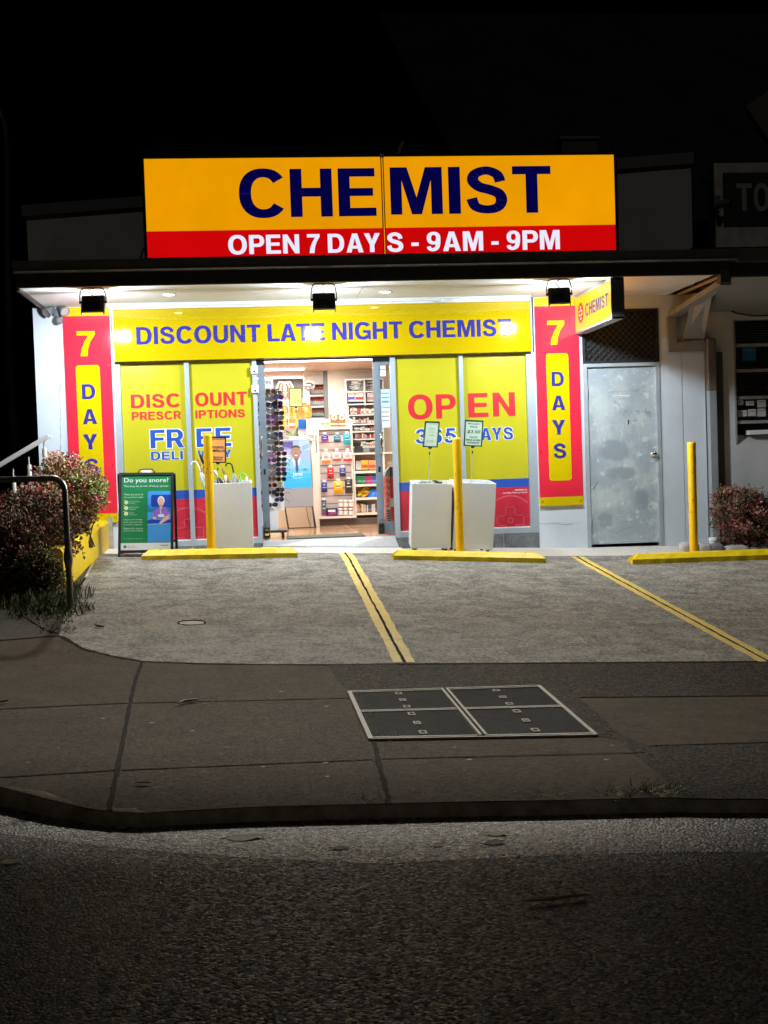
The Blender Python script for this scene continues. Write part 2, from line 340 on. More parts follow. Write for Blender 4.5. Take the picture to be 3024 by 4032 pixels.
    G['5'] = (.6, _q(.12, 1-h, .55, 1)+[[(.1, .45), (.28, .47), (.3, 1-h), (.12, 1), (.12, 1)]][:0]+[[(.05, .46), (.23, .5), (.28, 1-h), (.12, 1-h)]]+_stroke([(.1, .47), (.2, .57), (.34, .58), (.48, .48), (.505, .32), (.43, .14), (.27, .08), (.12, .14), (.08, .28)], [.15, .16, .17, .19, .2, .19, .16, .18, .19]))
    G['3'] = (.6, _stroke([(.09, .72), (.14, .86), (.29, .92), (.45, .85), (.47, .71), (.39, .58), (.24, .54)], [.19, .18, .16, .18, .19, .17, .15])+_stroke([(.24, .53), (.42, .47), (.5, .31), (.43, .13), (.29, .08), (.13, .14), (.07, .3)], [.15, .17, .2, .19, .16, .18, .19]))
    return G
HEAVY = heavy()
_HC = {}
def hglyphs(t, space):
    if (t, space) in _HC: return _HC[(t, space)]
    x = 0; out = []
    for i, ch in enumerate(t):
        if ch == ' ': x += .26*space; continue
        wd, ps = HEAVY[ch]
        for j, p in enumerate(ps): out.append(([(x+a, b) for a, b in p], j))
        nx = t[i+1] if i+1 < len(t) else ''
        kern = -.07 if ch+nx in ('AY', 'YA', 'AV', 'VA', 'AT', 'TA', 'LA', 'LY') else -.02 if ch in 'FPTLR' else 0
        x += wd+.105*space+kern+(.1*(space-1))
    _HC[(t, space)] = out; return out
def text(mb, t, o, ux, uz, width, height, m, bold=0., shear=0., space=1.0, lift=None, res=3, grow=0.):
    """lettering t fitted to the box width x height whose lower-left corner is o; ux, uz unit vectors along and up; lift = offset off the panel"""
    o, ux, uz = Vector(o), Vector(ux), Vector(uz); nr = ux.cross(uz); lift = Vector(lift) if lift else Vector((0, 0, 0))
    if bold and all(c == ' ' or c in HEAVY for c in t):
        P = hglyphs(t, space); xs = [a for p, _ in P for a, _b in p]; x0, x1 = min(xs), max(xs); sx = width/(x1-x0); sy = height
        for p, j in P:
            if grow:
                cx = sum(a for a, _ in p)/len(p); cy = sum(b for _, b in p)/len(p); g_ = .045
                ex = max(a for a, _ in p)-min(a for a, _ in p); ey = max(b for _, b in p)-min(b for _, b in p)
                p = [(cx+(a-cx)*(1+2*g_/max(ex, .05)), cy+(b-cy)*(1+2*g_/max(ey, .05))) for a, b in p]
            q = [o+ux*((a-x0)*sx)+uz*(b*sy)+lift+nr*(.00025*(j % 4)) for a, b in p]
            ar = sum(p[i][0]*p[(i+1) % len(p)][1]-p[(i+1) % len(p)][0]*p[i][1] for i in range(len(p)))
            mb.poly(q if ar > 0 else q[::-1], m)
        return
    V, F, bb = glyphs(t, min(bold, .012), shear, space, res)
    sx = width/(bb[1]-bb[0]); sy = height/(bb[3]-bb[2]) if height else sx
    mb.add([o+ux*((v.x-bb[0])*sx)+uz*((v.y-bb[2])*sy)+lift for v in V], F, m)
UX, UZ = Vector((1, 0, 0)), Vector((0, 0, 1))
def wtext(mb, t, k, box, Y, m, bold=.028, outline=None, **kw):
    """lettering on a wall plane y=Y, its box given by left x, top and bottom, right x, top and bottom in a crop of the photograph"""
    xl, lt, lb, xr, rt, rb = box
    A, B, C_, D = at(*k(xl, lt), Y), at(*k(xl, lb), Y), at(*k(xr, rt), Y), at(*k(xr, rb), Y)
    x0, x1 = (A.x+B.x)/2, (C_.x+D.x)/2; z0, z1 = (B.z+D.z)/2, (A.z+C_.z)/2
    if outline: text(mb, t, (x0, Y, z0), UX, UZ, x1-x0, z1-z0, outline, bold=bold, grow=.03, **kw)
    text(mb, t, (x0, Y, z0), UX, UZ, x1-x0, z1-z0, m, bold=bold, lift=(0, -.0015, 0), **kw)
def rect(k, x0, y0, x1, y1, Y):
    a, b, c, d = at(*k(x0, y0), Y), at(*k(x1, y0), Y), at(*k(x0, y1), Y), at(*k(x1, y1), Y)
    return (a.x+c.x)/2, (b.x+d.x)/2, (c.z+d.z)/2, (a.z+b.z)/2      # X0, X1, Z0, Z1

def drape(pts, dz, m, name, step=.5, fn=zg, jag=0):
    """a sheet of ground: the outline pts (x, y) laid on the slope"""
    bm = bmesh.new(); f = bm.faces.new([bm.verts.new((p[0], p[1], 0)) for p in pts])
    bmesh.ops.triangulate(bm, faces=[f])
    xs = [p[0] for p in pts]; ys = [p[1] for p in pts]
    cx = sorted(set([round(i*step, 3) for i in range(math.ceil(min(xs)/step), math.floor(max(xs)/step)+1)] + [x for x in X0+X1+(-9, 7) if min(xs) < x < max(xs)]))
    cy = sorted(set([round(i*step, 3) for i in range(math.ceil(min(ys)/step), math.floor(max(ys)/step)+1)] + [y for y in (-1.3, -6, -9, -9.62) if min(ys) < y < max(ys)]))
    for c in cx: bmesh.ops.bisect_plane(bm, geom=bm.verts[:]+bm.edges[:]+bm.faces[:], plane_co=(c, 0, 0), plane_no=(1, 0, 0))
    for c in cy: bmesh.ops.bisect_plane(bm, geom=bm.verts[:]+bm.edges[:]+bm.faces[:], plane_co=(0, c, 0), plane_no=(0, 1, 0))
    for v in bm.verts: v.co.z = fn(v.co.x, v.co.y)+dz
    bmesh.ops.recalc_face_normals(bm, faces=bm.faces[:])
    up = sum(f.normal.z for f in bm.faces)
    if up < 0: bmesh.ops.reverse_faces(bm, faces=bm.faces[:])
    mb = MB(); mb.bm(bm, m); return mb.build(name)

# ------------------------------------------------------------------ the ground
def gp(k, x, y, fn=zg): P = hit(*k(x, y), fn); return (P.x, P.y)
S = dict(kind='structure')
g = MB(); g.box((-150, -150, -1.6), (150, 200, -1.5), M['earth']); tag(g.build('ground'), **S)
drape([(-14, -8.3), (-14, -9), (-14, -9.62), (-14, -26), (12, -26), (12, -9.62), (12, -9), (12, -8.3)], 0, M['road'], 'road', fn=zr)['kind'] = 'structure'
# lit band along the kerb, its light painted as paler bitumen, outer edge wandering
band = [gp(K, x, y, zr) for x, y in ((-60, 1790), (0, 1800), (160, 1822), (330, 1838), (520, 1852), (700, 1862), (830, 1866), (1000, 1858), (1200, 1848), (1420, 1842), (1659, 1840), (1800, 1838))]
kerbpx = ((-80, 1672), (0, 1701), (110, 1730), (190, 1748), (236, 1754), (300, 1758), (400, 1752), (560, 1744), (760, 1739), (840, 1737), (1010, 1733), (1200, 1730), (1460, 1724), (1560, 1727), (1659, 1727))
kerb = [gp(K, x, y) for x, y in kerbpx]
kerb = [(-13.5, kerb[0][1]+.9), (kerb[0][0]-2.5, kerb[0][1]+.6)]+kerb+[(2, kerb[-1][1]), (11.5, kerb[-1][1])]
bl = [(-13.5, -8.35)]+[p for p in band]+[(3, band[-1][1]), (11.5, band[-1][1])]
drape([(p[0], min(-8.4, p[1]+.1)) for p in kerb][::-1]+bl, .0008, M['gutter'], 'road_lit_band', fn=zr, step=.25)['kind'] = 'structure'
# kerb: face and rounded nose, swept along the line
kb = MB(); prof = ((.16, -.006), (.02, -.004), (-.004, -.016), (-.012, -.05), (-.03, -.24))
ring = []
for i, (x, y) in enumerate(kerb):
    a = Vector(kerb[max(0, i-1)]+(0,)); b = Vector(kerb[min(len(kerb)-1, i+1)]+(0,)); d = (b-a).normalized(); nrm = Vector((-d.y, d.x, 0))
    z = zg(x, y)
    for o, h in prof: ring.append(Vector((x, y, z+h+(.004 if h > -.02 else 0)+random.uniform(-.002, .002)))+nrm*(o+random.uniform(-.004, .004)))
n = len(prof)
kb.add(ring, [(i*n+j, (i+1)*n+j, (i+1)*n+j+1, i*n+j+1) for i in range(len(kerb)-1) for j in range(n-1)], M['kerb'], True)
tag(kb.build('kerb'), **S)
# edge between the parking slab and the footpath
edge = [gp(K, x, y) for x, y in ((128, 1372), (180, 1400), (240, 1416), (305, 1428), (380, 1431), (450, 1433), (580, 1435), (710, 1435), (870, 1433), (1100, 1432), (1350, 1430), (1659, 1428), (1760, 1427))]
edge += [(4, edge[-1][1]), (11.5, edge[-1][1]-.1)]
left_edge = [gp(K, x, y) for x, y in ((215, 1192), (195, 1235), (160, 1290), (138, 1330))]
inner = [gp(K, x, y) for x, y in ((75, 1330), (95, 1362))]
outer_left = [(-13.5, -3.2), gp(K, -60, 1300), gp(K, 0, 1312)]
path_poly = [(p[0], p[1]+.012) for p in kerb]+edge[::-1]+[inner[1], inner[0]]+outer_left[::-1]
drape(path_poly, 0, M['path'], 'footpath')['kind'] = 'structure'
lot_poly = edge+[(11.5, -.9)]+[gp(K, 1659, 1199), (gp(K, 1430, 1197)), gp(K, 1240, 1201), gp(K, 1000, 1203), gp(K, 860, 1187), gp(K, 740, 1186), gp(K, 560, 1190), gp(K, 380, 1199), gp(K, 216, 1196)]+left_edge[1:]
drape(lot_poly, .002, M['lot'], 'parking_lot', step=.25)['kind'] = 'structure'
drape([(-14, .05), (-14, -2.5), (-5.6, -2.4), (-5, -2.2), (11.5, -2.2), (11.5, .05)], -.012, M['apron'], 'apron')['kind'] = 'structure'
drape([(-13.8, .3), (-13.8, -4.0), (-6.5, -5.6)]+[gp(K, 128, 1374)]+[gp(K, 138, 1330), gp(K, 160, 1290), gp(K, 200, 1215)]+[(-5.6, .3)], .006, M['earth'], 'garden_bed')['kind'] = 'structure'
drape([(inner[0][0]-.1, inner[0][1]), inner[1], edge[0], left_edge[3], (left_edge[3][0]-.7, left_edge[3][1]+.1)], .012, M['earth'], 'verge')['kind'] = 'structure'
# stone-faced paving bands round the service pit and to the right
agg = [(1, (710, 1436)), (1, (870, 1434)), (1, (1659, 1429)), (1, (1790, 1428)), (1, (1790, 1502)), (1, (1659, 1503)), (1, (1250, 1507)), (1, (1290, 1540)), (1, (1345, 1590)), (1, (1400, 1612)), (1, (1659, 1603)), (1, (1790, 1600)),
       (1, (1790, 1722)), (1, (1659, 1726)), (1, (1560, 1726)), (1, (1488, 1725)), (1, (1385, 1640)), (1, (1338, 1598)), (1, (1284, 1590)), (1, (1225, 1540)), (1, (1165, 1482)), (1, (960, 1487)), (1, (755, 1492)), (1, (728, 1470))]
drape([gp(K, *p) for _, p in agg], .0015, M['pathagg'], 'paving_strip', step=.25)['kind'] = 'structure'
# joints in the footpath
jt = MB()
def joint(px, wd, ragged=.35, k=K):
    P = [hit(*k(*p)) for p in px]; pts = []
    for a, b in zip(P, P[1:]):
        m = max(2, int((b-a).length/.05))
        pts += [a+(b-a)*(i/m) for i in range(m)]
    pts.append(P[-1]); L = []; Rr = []
    for i, p in enumerate(pts):
        d = (pts[min(i+1, len(pts)-1)]-pts[max(i-1, 0)]).normalized(); nn = Vector((-d.y, d.x, 0))
        h = wd/2
        for lst, sgn in ((L, 1), (Rr, -1)):
            q = p+nn*sgn*h*(1+random.uniform(-ragged, ragged)); lst.append(Vector((q.x, q.y, zg(q.x, q.y)+(.0035 if q.x > -2.9 else .002))))
    m = len(L); jt.add(L+Rr, [(i, i+1, m+i+1, m+i) for i in range(m-1)], M['joint'])
joint(((307, 1429), (291, 1475), (283, 1512), (262, 1620), (236, 1752)), .021, .3)
joint(((807, 1600), (822, 1660), (842, 1737)), .024, .45)
joint(((-60, 1534), (0, 1532), (140, 1525), (276, 1519)), .018)
joint(((287, 1519), (520, 1514), (762, 1508)), .013)
joint(((-60, 1683), (0, 1680), (140, 1671), (252, 1664)), .012)
joint(((264, 1664), (500, 1654), (805, 1641)), .012)
joint(((826, 1640), (1100, 1633), (1392, 1626)), .012)
joint(((307, 1429), (450, 1435), (710, 1437), (1100, 1434), (1659, 1430)), .018)
joint(((1250, 1507), (1450, 1505), (1700, 1503)), .012); joint(((1400, 1612), (1659, 1604), (1740, 1602)), .012)
joint(((130, 1374), (180, 1402), (240, 1417), (305, 1429)), .03, .6)
tag(jt.build('paving_joint'), **S)
# bay lines, each a pair of strips with a dark seam between
def bay_line(a, b, name):
    A, B = [Vector(gp(K, *p)+(0,)) for p in (a, b)]; d = (B-A).normalized(); nn = Vector((-d.y, d.x, 0))
    for off, wd, mm, dz in ((-.041, .062, M['stripe'], .0045), (.041, .062, M['stripe'], .0045), (0, .017, M['joint'], .0055)):
        P = []; Q = []; m = 60
        for i in range(m+1):
            c = A+d*((B-A).length*i/m)
            j = .006 if mm is M['stripe'] else .005
            P.append(tuple((c+nn*(off-wd/2+random.uniform(-j, j)))[:2])); Q.append(tuple((c+nn*(off+wd/2+random.uniform(-j, j)))[:2]))
        mb = MB(); V = [(x, y, zg(x, y)+dz) for x, y in P+Q]
        mb.add(V, [(i, i+1, m+1+i+1, m+1+i) for i in range(m)], mm); tag(mb.build(name), **S)
bay_line((741, 1190), (874, 1432), 'bay_marking'); bay_line((1246, 1203), (1662, 1430), 'bay_marking')

# ------------------------------------------------------------------ the chemist's building
FZ, HZ, SZ = .217, 2.25, 2.87            # shop floor, window head, soffit
shop = thing('chemist_shop', (-2.8, 0, 0), 'single storey white rendered chemist shop with yellow window films and open glass doors', 'shop')
XL, XR = -6.14, at(*KR(340, 1500)).x
dv = rect(KD, 475, 225, 1035, 635, 0)   # security mesh above the back door
mb = MB()
mb.box((XL, 0, -.4), (-5.30, .25, SZ), M['wall'])
mb.box((-5.30, .1, HZ+.02), (-.56, .25, SZ), M['wall'])
mb.box((-.56, 0, -.4), (0.0, .25, SZ), M['wall'])
mb.box((0, 0.0, dv[3]), (.9, .25, SZ), M['wall'])
gx = at(*KR(170, 1300)).x
mb.box((.9, 0, -.4), (gx-.006, .25, SZ), M['wall']); mb.box((gx-.006, .012, -.4), (gx+.006, .25, SZ), M['wall']); mb.box((gx+.006, 0, -.4), (XR, .25, SZ), M['wall'])
mb.box((XL, .25, -.4), (XL+.2, 9, 3.2), M['wall']); mb.box((XR-.2, .25, -.4), (XR, 9, 3.2), M['wall'])
mb.box((XL, 9, -.4), (XR, 9.2, 3.2), M['wall'])
mb.build('wall', shop)
# hairline cracks in the render of the left pier
def crack(mb, k, pts, wd=.006, Y=-.002):
    P = []
    for a, b in zip(pts, pts[1:]):
        for i in range(6): P.append((a[0]+(b[0]-a[0])*i/6+random.uniform(-3, 3), a[1]+(b[1]-a[1])*i/6))
    P.append(pts[-1]); W = [at(*k(*p), Y) for p in P]; m = len(W)
    h = [wd*random.uniform(.2, .6) for _ in W]
    mb.add([p-UX*q for p, q in zip(W, h)]+[p+UX*q for p, q in zip(W, h)], [(i, i+1, m+i+1, m+i) for i in range(m-1)], mat('crack dirt', (.2, .21, .22), .9))
K4 = crop(0, 1100, 1.8433)
mb = MB(); crack(mb, K4, ((438, 760), (428, 850), (440, 950), (436, 1080), (442, 1240))); crack(mb, K4, ((428, 850), (380, 858)), .004)
crack(mb, KD, ((330, 2010), (320, 1998)), .004)
W = [at(*KD(x, y), -.002) for x, y in ((140, 1850), (200, 1852), (260, 1845), (330, 1858), (400, 1850))]
mb.add([p-UZ*.002 for p in W]+[p+UZ*.002 for p in W], [(i, i+1, 6+i, 5+i) for i in range(4)], mat('crack dirt', (.2, .21, .22), .9))
mb.build('crack', shop)['kind'] = 'stuff'
# roof, soffit, fascia, gutter
mb = MB(); mb.box((-6.0, -1.5, SZ), (-2.6, .02, SZ+.02), M['soffit']); mb.box((-2.59, -1.5, SZ), (1.02, .02, SZ+.02), M['soffit'])
mb.build('soffit', shop)
mb = MB(); mb.box((-6.03, -1.53, SZ-.006), (1.05, -1.5, SZ+.13), M['fascia']); mb.box((-6.03, -1.5, SZ-.03), (-6.0, .1, SZ+.13), M['fascia'])
mb.box((-6.03, -1.5, SZ+.02), (1.05, 0, SZ+.03), M['fascia']); mb.build('fascia_board', shop)
mb = MB(); gx1 = at(*KT(1450, 1170), -1.6).x
pr = [(-1.53, SZ+.13), (-1.53, SZ+.24), (-1.535, SZ+.24), (-1.535, SZ+.14), (-1.635, SZ+.14), (-1.645, SZ+.235), (-1.66, SZ+.235), (-1.652, SZ+.145), (-1.665, SZ+.135), (-1.64, SZ+.122)]
mb.prism([(-6.02, y, z) for y, z in pr], (gx1+6.02, 0, 0), M['gutterm'])
mb.box((-6.03, -1.665, SZ+.12), (-6.02, -1.53, SZ+.245), M['gutterm']); mb.box((gx1, -1.665, SZ+.12), (gx1+.012, -1.53, SZ+.245), M['gutterm'])
mb.build('gutter', shop)
mb = MB(); mb.add([(-6.0, -1.56, SZ+.2), (1.15, -1.56, SZ+.2), (1.15, 0, SZ+.42), (-6.0, 0, SZ+.42)], [(0, 1, 2, 3)], M['roof'])
x = -5.97
while x < 1.1:
    mb.hexa([(x, -1.6, SZ+.195), (x+.1, -1.6, SZ+.195), (x+.1, 0, SZ+.42), (x, 0, SZ+.42), (x+.03, -1.6, SZ+.245), (x+.07, -1.6, SZ+.245), (x+.07, 0, SZ+.47), (x+.03, 0, SZ+.47)], M['roof']); x += .41
mb.box((XL, .25, 3.2), (XR, 9.2, 3.25), M['roof']); mb.build('roof', shop)
pz = at(*KL(160, 470)).z; px0, pz1 = at(*KL(155, 500)).x, at(*KT(1170, 490)).z; pxr = at(*KT(1170, 700)).x
mb = MB(); zz = [pz-.12, pz1-.13]
mb.prism([(px0, 0, SZ+.1), (pxr, 0, SZ+.1), (pxr, 0, zz[1]), (px0, 0, zz[0])], (0, .2, 0), M['parapet'])
pp = mb.build('parapet', shop)
mb = MB(); mb.prism([(px0-.04, -.05, zz[0]), (pxr+.02, -.05, zz[1]), (pxr+.02, -.05, pz1), (px0-.04, -.05, pz)], (0, .3, 0), M['capm']); mb.build('capping', pp)
# slate tile plinth under the windows, and the tiled ramp
for a, b, nm in ((-5.30, -3.72, 4), (-2.235, -.56, 4)):
    mb = MB(); s = (b-a)/nm
    for i in range(nm): mb.box((a+s*i+.003, .004, -.3), (a+s*(i+1)-.003, .12, .188), M['tile'])
    mb.box((a, .008, -.3), (b, .1, .186), M['grout']); mb.build('tile_plinth', shop)
rl, rr_ = Vector((-3.716, 0, FZ)), Vector((-2.232, 0, FZ)); q = [at(1034, 2151, -.5), at(1573, 2153, -.5)]
mb = MB()
for i in range(3):
    c0, c1 = i/3+.004, (i+1)/3-.004; L = lambda a, b, t: a+(b-a)*t
    u0, u1, d0, d1 = L(rl, rr_, c0), L(rl, rr_, c1), L(q[0], q[1], c0), L(q[0], q[1], c1)
    mb.hexa([d0-UZ*.03, d1-UZ*.03, u1-UZ*.05, u0-UZ*.05, d0, d1, u1, u0], M['ramp'])
mb.hexa([q[0]-UZ*.2+Vector((.004, .004, 0)), q[1]-UZ*.2+Vector((-.004, .004, 0)), rr_-UZ*.4-UX*.004, rl-UZ*.4+UX*.004, q[0]-UZ*.004+Vector((.004, .004, 0)), q[1]-UZ*.004+Vector((-.004, .004, 0)), rr_-UZ*.004-UX*.004, rl-UZ*.004+UX*.004], M['grout'])
f0, f1 = Vector((q[0].x-.02, -.72, zg(q[0].x, -.72)-.01)), Vector((q[1].x+.04, -.72, zg(q[1].x, -.72)-.01))
mb.hexa([f0-UZ*.1, f1-UZ*.1, q[1]-UZ*.25+UX*.02, q[0]-UZ*.25-UX*.01, f0, f1, q[1]-UZ*.008+UX*.02, q[0]-UZ*.008-UX*.01], M['apron'])
mb.build('entrance_ramp', shop)

# windows: four printed panes in grey aluminium frames
YG = .05
def wx(k, xt, yt, xb, yb, Y=YG): return (at(*k(xt, yt), Y).x+at(*k(xb, yb), Y).x)/2
xs = dict(f0=wx(K6, 2, 400, 20, 900, 0), p0=wx(K6, 52, 200, 95, 1180), m0=wx(K6, 650, 180, 715, 1850, 0), m1=wx(K6, 692, 180, 757, 1850, 0), p3=wx(K6, 1282, 180, 1345, 1800), j1=wx(K6, 1325, 180, 1385, 1830, 0),
          q0=wx(K8, 90, 140, 140, 1870, 0), q1=wx(K8, 133, 140, 183, 1820), n0=wx(K8, 750, 120, 790, 1270, 0), n1=wx(K8, 786, 120, 828, 1270, 0), q3=wx(K8, 1398, 110, 1440, 1780), q4=wx(K8, 1448, 110, 1502, 1820, 0))
XJL, XJR = xs['j1'], xs['q0']
bz0, bz1 = rect(K8, 1100, 1315, 1400, 1398, YG)[2:]
def pane_sheet(mb, a, b):
    z0 = .25
    mb.box((a, YG, bz1), (b, YG+.008, HZ), M['ywin']); mb.box((a, YG, bz0), (b, YG+.008, bz1), M['bwin']); mb.box((a, YG, z0), (b, YG+.008, bz0), M['rwin'])
pink = mat('pale red print', (.62, .09, .12), .3)
def arcs(mb, cx, cz, rad, a0, a1, wd, xa, xb):
    P = []; N = 40
    for i in range(N+1):
        t = R(a0+(a1-a0)*i/N); P.append((math.cos(t), math.sin(t)))
    for i in range(N):
        c = [(cx+p[0]*r, cz+p[1]*r) for p, r in ((P[i], rad), (P[i+1], rad), (P[i+1], rad-wd), (P[i], rad-wd))]
        if all(xa < v[0] < xb and .252 < v[1] < bz0 for v in c): mb.poly([(v[0], YG-.0015, v[1]) for v in c], pink)
def crossline(mb, pts, wd, xa, xb):
    for (x0, z0), (x1, z1) in zip(pts, pts[1:]):
        a, b, c, d = min(x0, x1)-wd/2, max(x0, x1)+wd/2, min(z0, z1)-wd/2, max(z0, z1)+wd/2
        a, b, c, d = max(a, xa), min(b, xb), max(c, .252), min(d, bz0)
        if a < b and c < d: mb.box((a, YG-.0025, c), (b, YG-.001, d), pink)
def emblem(mb, cx, cz, xa, xb, s=1.0):
    arcs(mb, cx, cz, .29*s, 10, 170, .017, xa, xb); arcs(mb, cx, cz, .035*s, 0, 360, .012, xa, xb)
    u = .055*s; v = .155*s
    crossline(mb, [(cx-v, cz-u), (cx-v, cz+u), (cx-u, cz+u), (cx-u, cz+v), (cx+u, cz+v), (cx+u, cz+u), (cx+v, cz+u), (cx+v, cz-u), (cx+u, cz-u), (cx+u, cz-v)], .013, xa, xb)
    crossline(mb, [(cx-v, cz-u), (cx-u, cz-u), (cx-u, cz-v)], .013, xa, xb)
YT = YG-.001
def window(a, b, fa, fb, draw):
    mb = MB(); pane_sheet(mb, a-.01, b+.01); draw(mb)
    fr = MB()
    fr.box((fa, 0, .188), (a, .09, HZ), M['alu']); fr.box((b, 0, .188), (fb, .09, HZ), M['alu'])
    fr.box((a, .002, .19), (b, .088, .25), M['alu']); fr.box((a, .02, HZ-.012), (b, .088, HZ+.02), M['alu'])
    fr.box((a, .03, .25), (b, .048, .262), M['white'])
    f = fr.build('window', shop); mb.build('pane', f)
ctr = at(*K6(715, 1840), YG); e1 = at(*K8(1255, 1718), YG)
def d1(mb):
    wtext(mb, 'DISC', K6, (155, 482, 608, 612, 472, 602), YT, M['rtext'], space=1.05); wtext(mb, 'PRESCR', K6, (163, 644, 722, 625, 636, 712), YT, M['rtext'])
    wtext(mb, 'FR', K6, (337, 812, 985, 650, 805, 975), YT, M['bwin'], outline=M['whitetext'], bold=.04); wtext(mb, 'DELI', K6, (343, 1015, 1096, 640, 1010, 1085), YT, M['bwin'], outline=M['whitetext'], space=1.1)
    emblem(mb, ctr.x-.01, e1.z, xs['p0'], xs['m0'])
def d2(mb):
    wtext(mb, 'OUNT', K6, (755, 465, 590, 1240, 456, 580), YT, M['rtext'], space=1.05); wtext(mb, 'IPTIONS', K6, (757, 630, 706, 1220, 618, 695), YT, M['rtext'])
    wtext(mb, 'EE', K6, (767, 800, 975, 1090, 790, 960), YT, M['bwin'], outline=M['whitetext'], bold=.04, space=1.25); wtext(mb, 'VERY', K6, (775, 1005, 1080, 1092, 992, 1066), YT, M['bwin'], outline=M['whitetext'], space=1.1)
    emblem(mb, ctr.x-.01, e1.z, xs['m1'], xs['p3'])
def d3(mb):
    wtext(mb, 'OP', K8, (262, 505, 740, 725, 495, 730), YT, M['rtext'], bold=.04, space=1.1); wtext(mb, '365', K8, (335, 835, 978, 728, 826, 966), YT, M['bwin'], outline=M['whitetext'], bold=.035, space=1.15)
    emblem(mb, at(*K8(800, 1718), YG).x, e1.z, xs['q1'], xs['n0'])
def d4(mb):
    wtext(mb, 'EN', K8, (845, 488, 720, 1298, 478, 708), YT, M['rtext'], bold=.04, space=1.25); wtext(mb, 'DAYS', K8, (850, 826, 946, 1278, 816, 936), YT, M['bwin'], outline=M['whitetext'], bold=.035, space=1.1)
    wtext(mb, 'PROPRIETOR', K8, (1297, 1418, 1432, 1415, 1414, 1428), YT, M['whitetext'], bold=.02); wtext(mb, 'Late Night Pharmacy Pty Ltd', K8, (1178, 1444, 1462, 1416, 1440, 1458), YT, M['whitetext'], bold=.01)
    emblem(mb, e1.x, e1.z, xs['n1'], xs['q3'])
mid = (xs['m0']+xs['m1'])/2; midr = (xs['n0']+xs['n1'])/2
window(xs['p0'], xs['m0'], -5.30, mid-.0005, d1); window(xs['m1'], xs['p3'], mid+.0005, xs['j1'], d2)
window(xs['q1'], xs['n0'], xs['q0'], midr-.0005, d3); window(xs['n1'], xs['q3'], midr+.0005, -.56, d4)

# sliding glass doors, pushed open behind the windows
def door_leaf(a, b, stile_left, hz, pull):
    Y0, Y1 = .12, .16
    mb = MB(); sw = .078
    sl = (a, a+sw) if stile_left else (b-sw, b)
    mb.box((sl[0], Y0, FZ+.012), (sl[1], Y1, HZ-.01), M['aludark'])
    r0, r1 = (sl[1], b) if stile_left else (a, sl[0])
    mb.box((r0, Y0, FZ+.012), (r1, Y1, FZ+.16), M['aludark']); mb.box((r0, Y0, HZ-.09), (r1, Y1, HZ-.01), M['aludark'])
    dr = mb.build('sliding_door', shop)
    mb = MB(); mb.box((r0, Y0+.017, FZ+.16), (r1, Y0+.023, HZ-.09), M['glass']); mb.build('glass_pane', dr)
    mb = MB(); cx = (sl[0]+sl[1])/2; s = -1 if stile_left else -1
    hx = cx+pull*.025
    mb.tube([(hx, Y0+.002, hz+.11), (hx, Y0-.05, hz+.11), (hx-.0, Y0-.065, hz+.09), (hx, Y0-.065, hz-.09), (hx, Y0-.05, hz-.11), (hx, Y0+.002, hz-.11)], .011, M['chrome'], 8); mb.build('handle', dr)
    mb = MB(); mb.box((cx-.03, Y0-.022, FZ+.02), (cx+.03, Y0, FZ+.14), M['blackmetal']); mb.box((cx-.02, Y0-.03, FZ+.10), (cx+.025, Y0-.02, FZ+.125), M['chrome']); mb.box((cx-.02, Y0-.03, FZ+.05), (cx+.025, Y0-.02, FZ+.075), M['chrome']); mb.cyl((cx, Y0-.015, FZ+.12), (cx, Y0-.015, FZ+.2), .008, M['chrome'], n=8)
    mb.build('lock', dr)
    mb = MB(); mb.box((cx-.012, Y0-.004, hz-.32), (cx+.012, Y0, hz-.26), M['black']); mb.build('keyhole', dr)
dl = (at(*K7(175, 200), .13).x+at(*K7(230, 1900), .13).x)/2; dr0 = (at(*K7(1350, 200), .13).x+at(*K7(1405, 1900), .13).x)/2
door_leaf(xs['p3']-.9, dl, False, at(*K7(165, 985), .12).z, -1); door_leaf(dr0, xs['q1']+.9, True, at(*K7(1415, 960), .12).z, 1)
mb = MB(); mb.box((XJL, .1, HZ-.012), (XJR, .2, HZ+.08), M['blackmetal']); mb.box((XJL, .02, HZ+.0), (XJR, .1, HZ+.06), M['alu']); mb.build('door_track', shop)
for cy, h in ((155, 100), (365, 120)):   # white sensor boxes on the door jamb
    p = at(*K7(58 if cy < 200 else 68, cy), 0); mb = MB(); mb.cbox((p.x-.04, -.035, p.z-.045), (p.x+.04, 0, p.z+.045), .008, M['paper']); mb.box((p.x-.012, -.037, p.z-.03), (p.x+.012, -.034, p.z-.01), M['black']); mb.build('door_switch', shop)

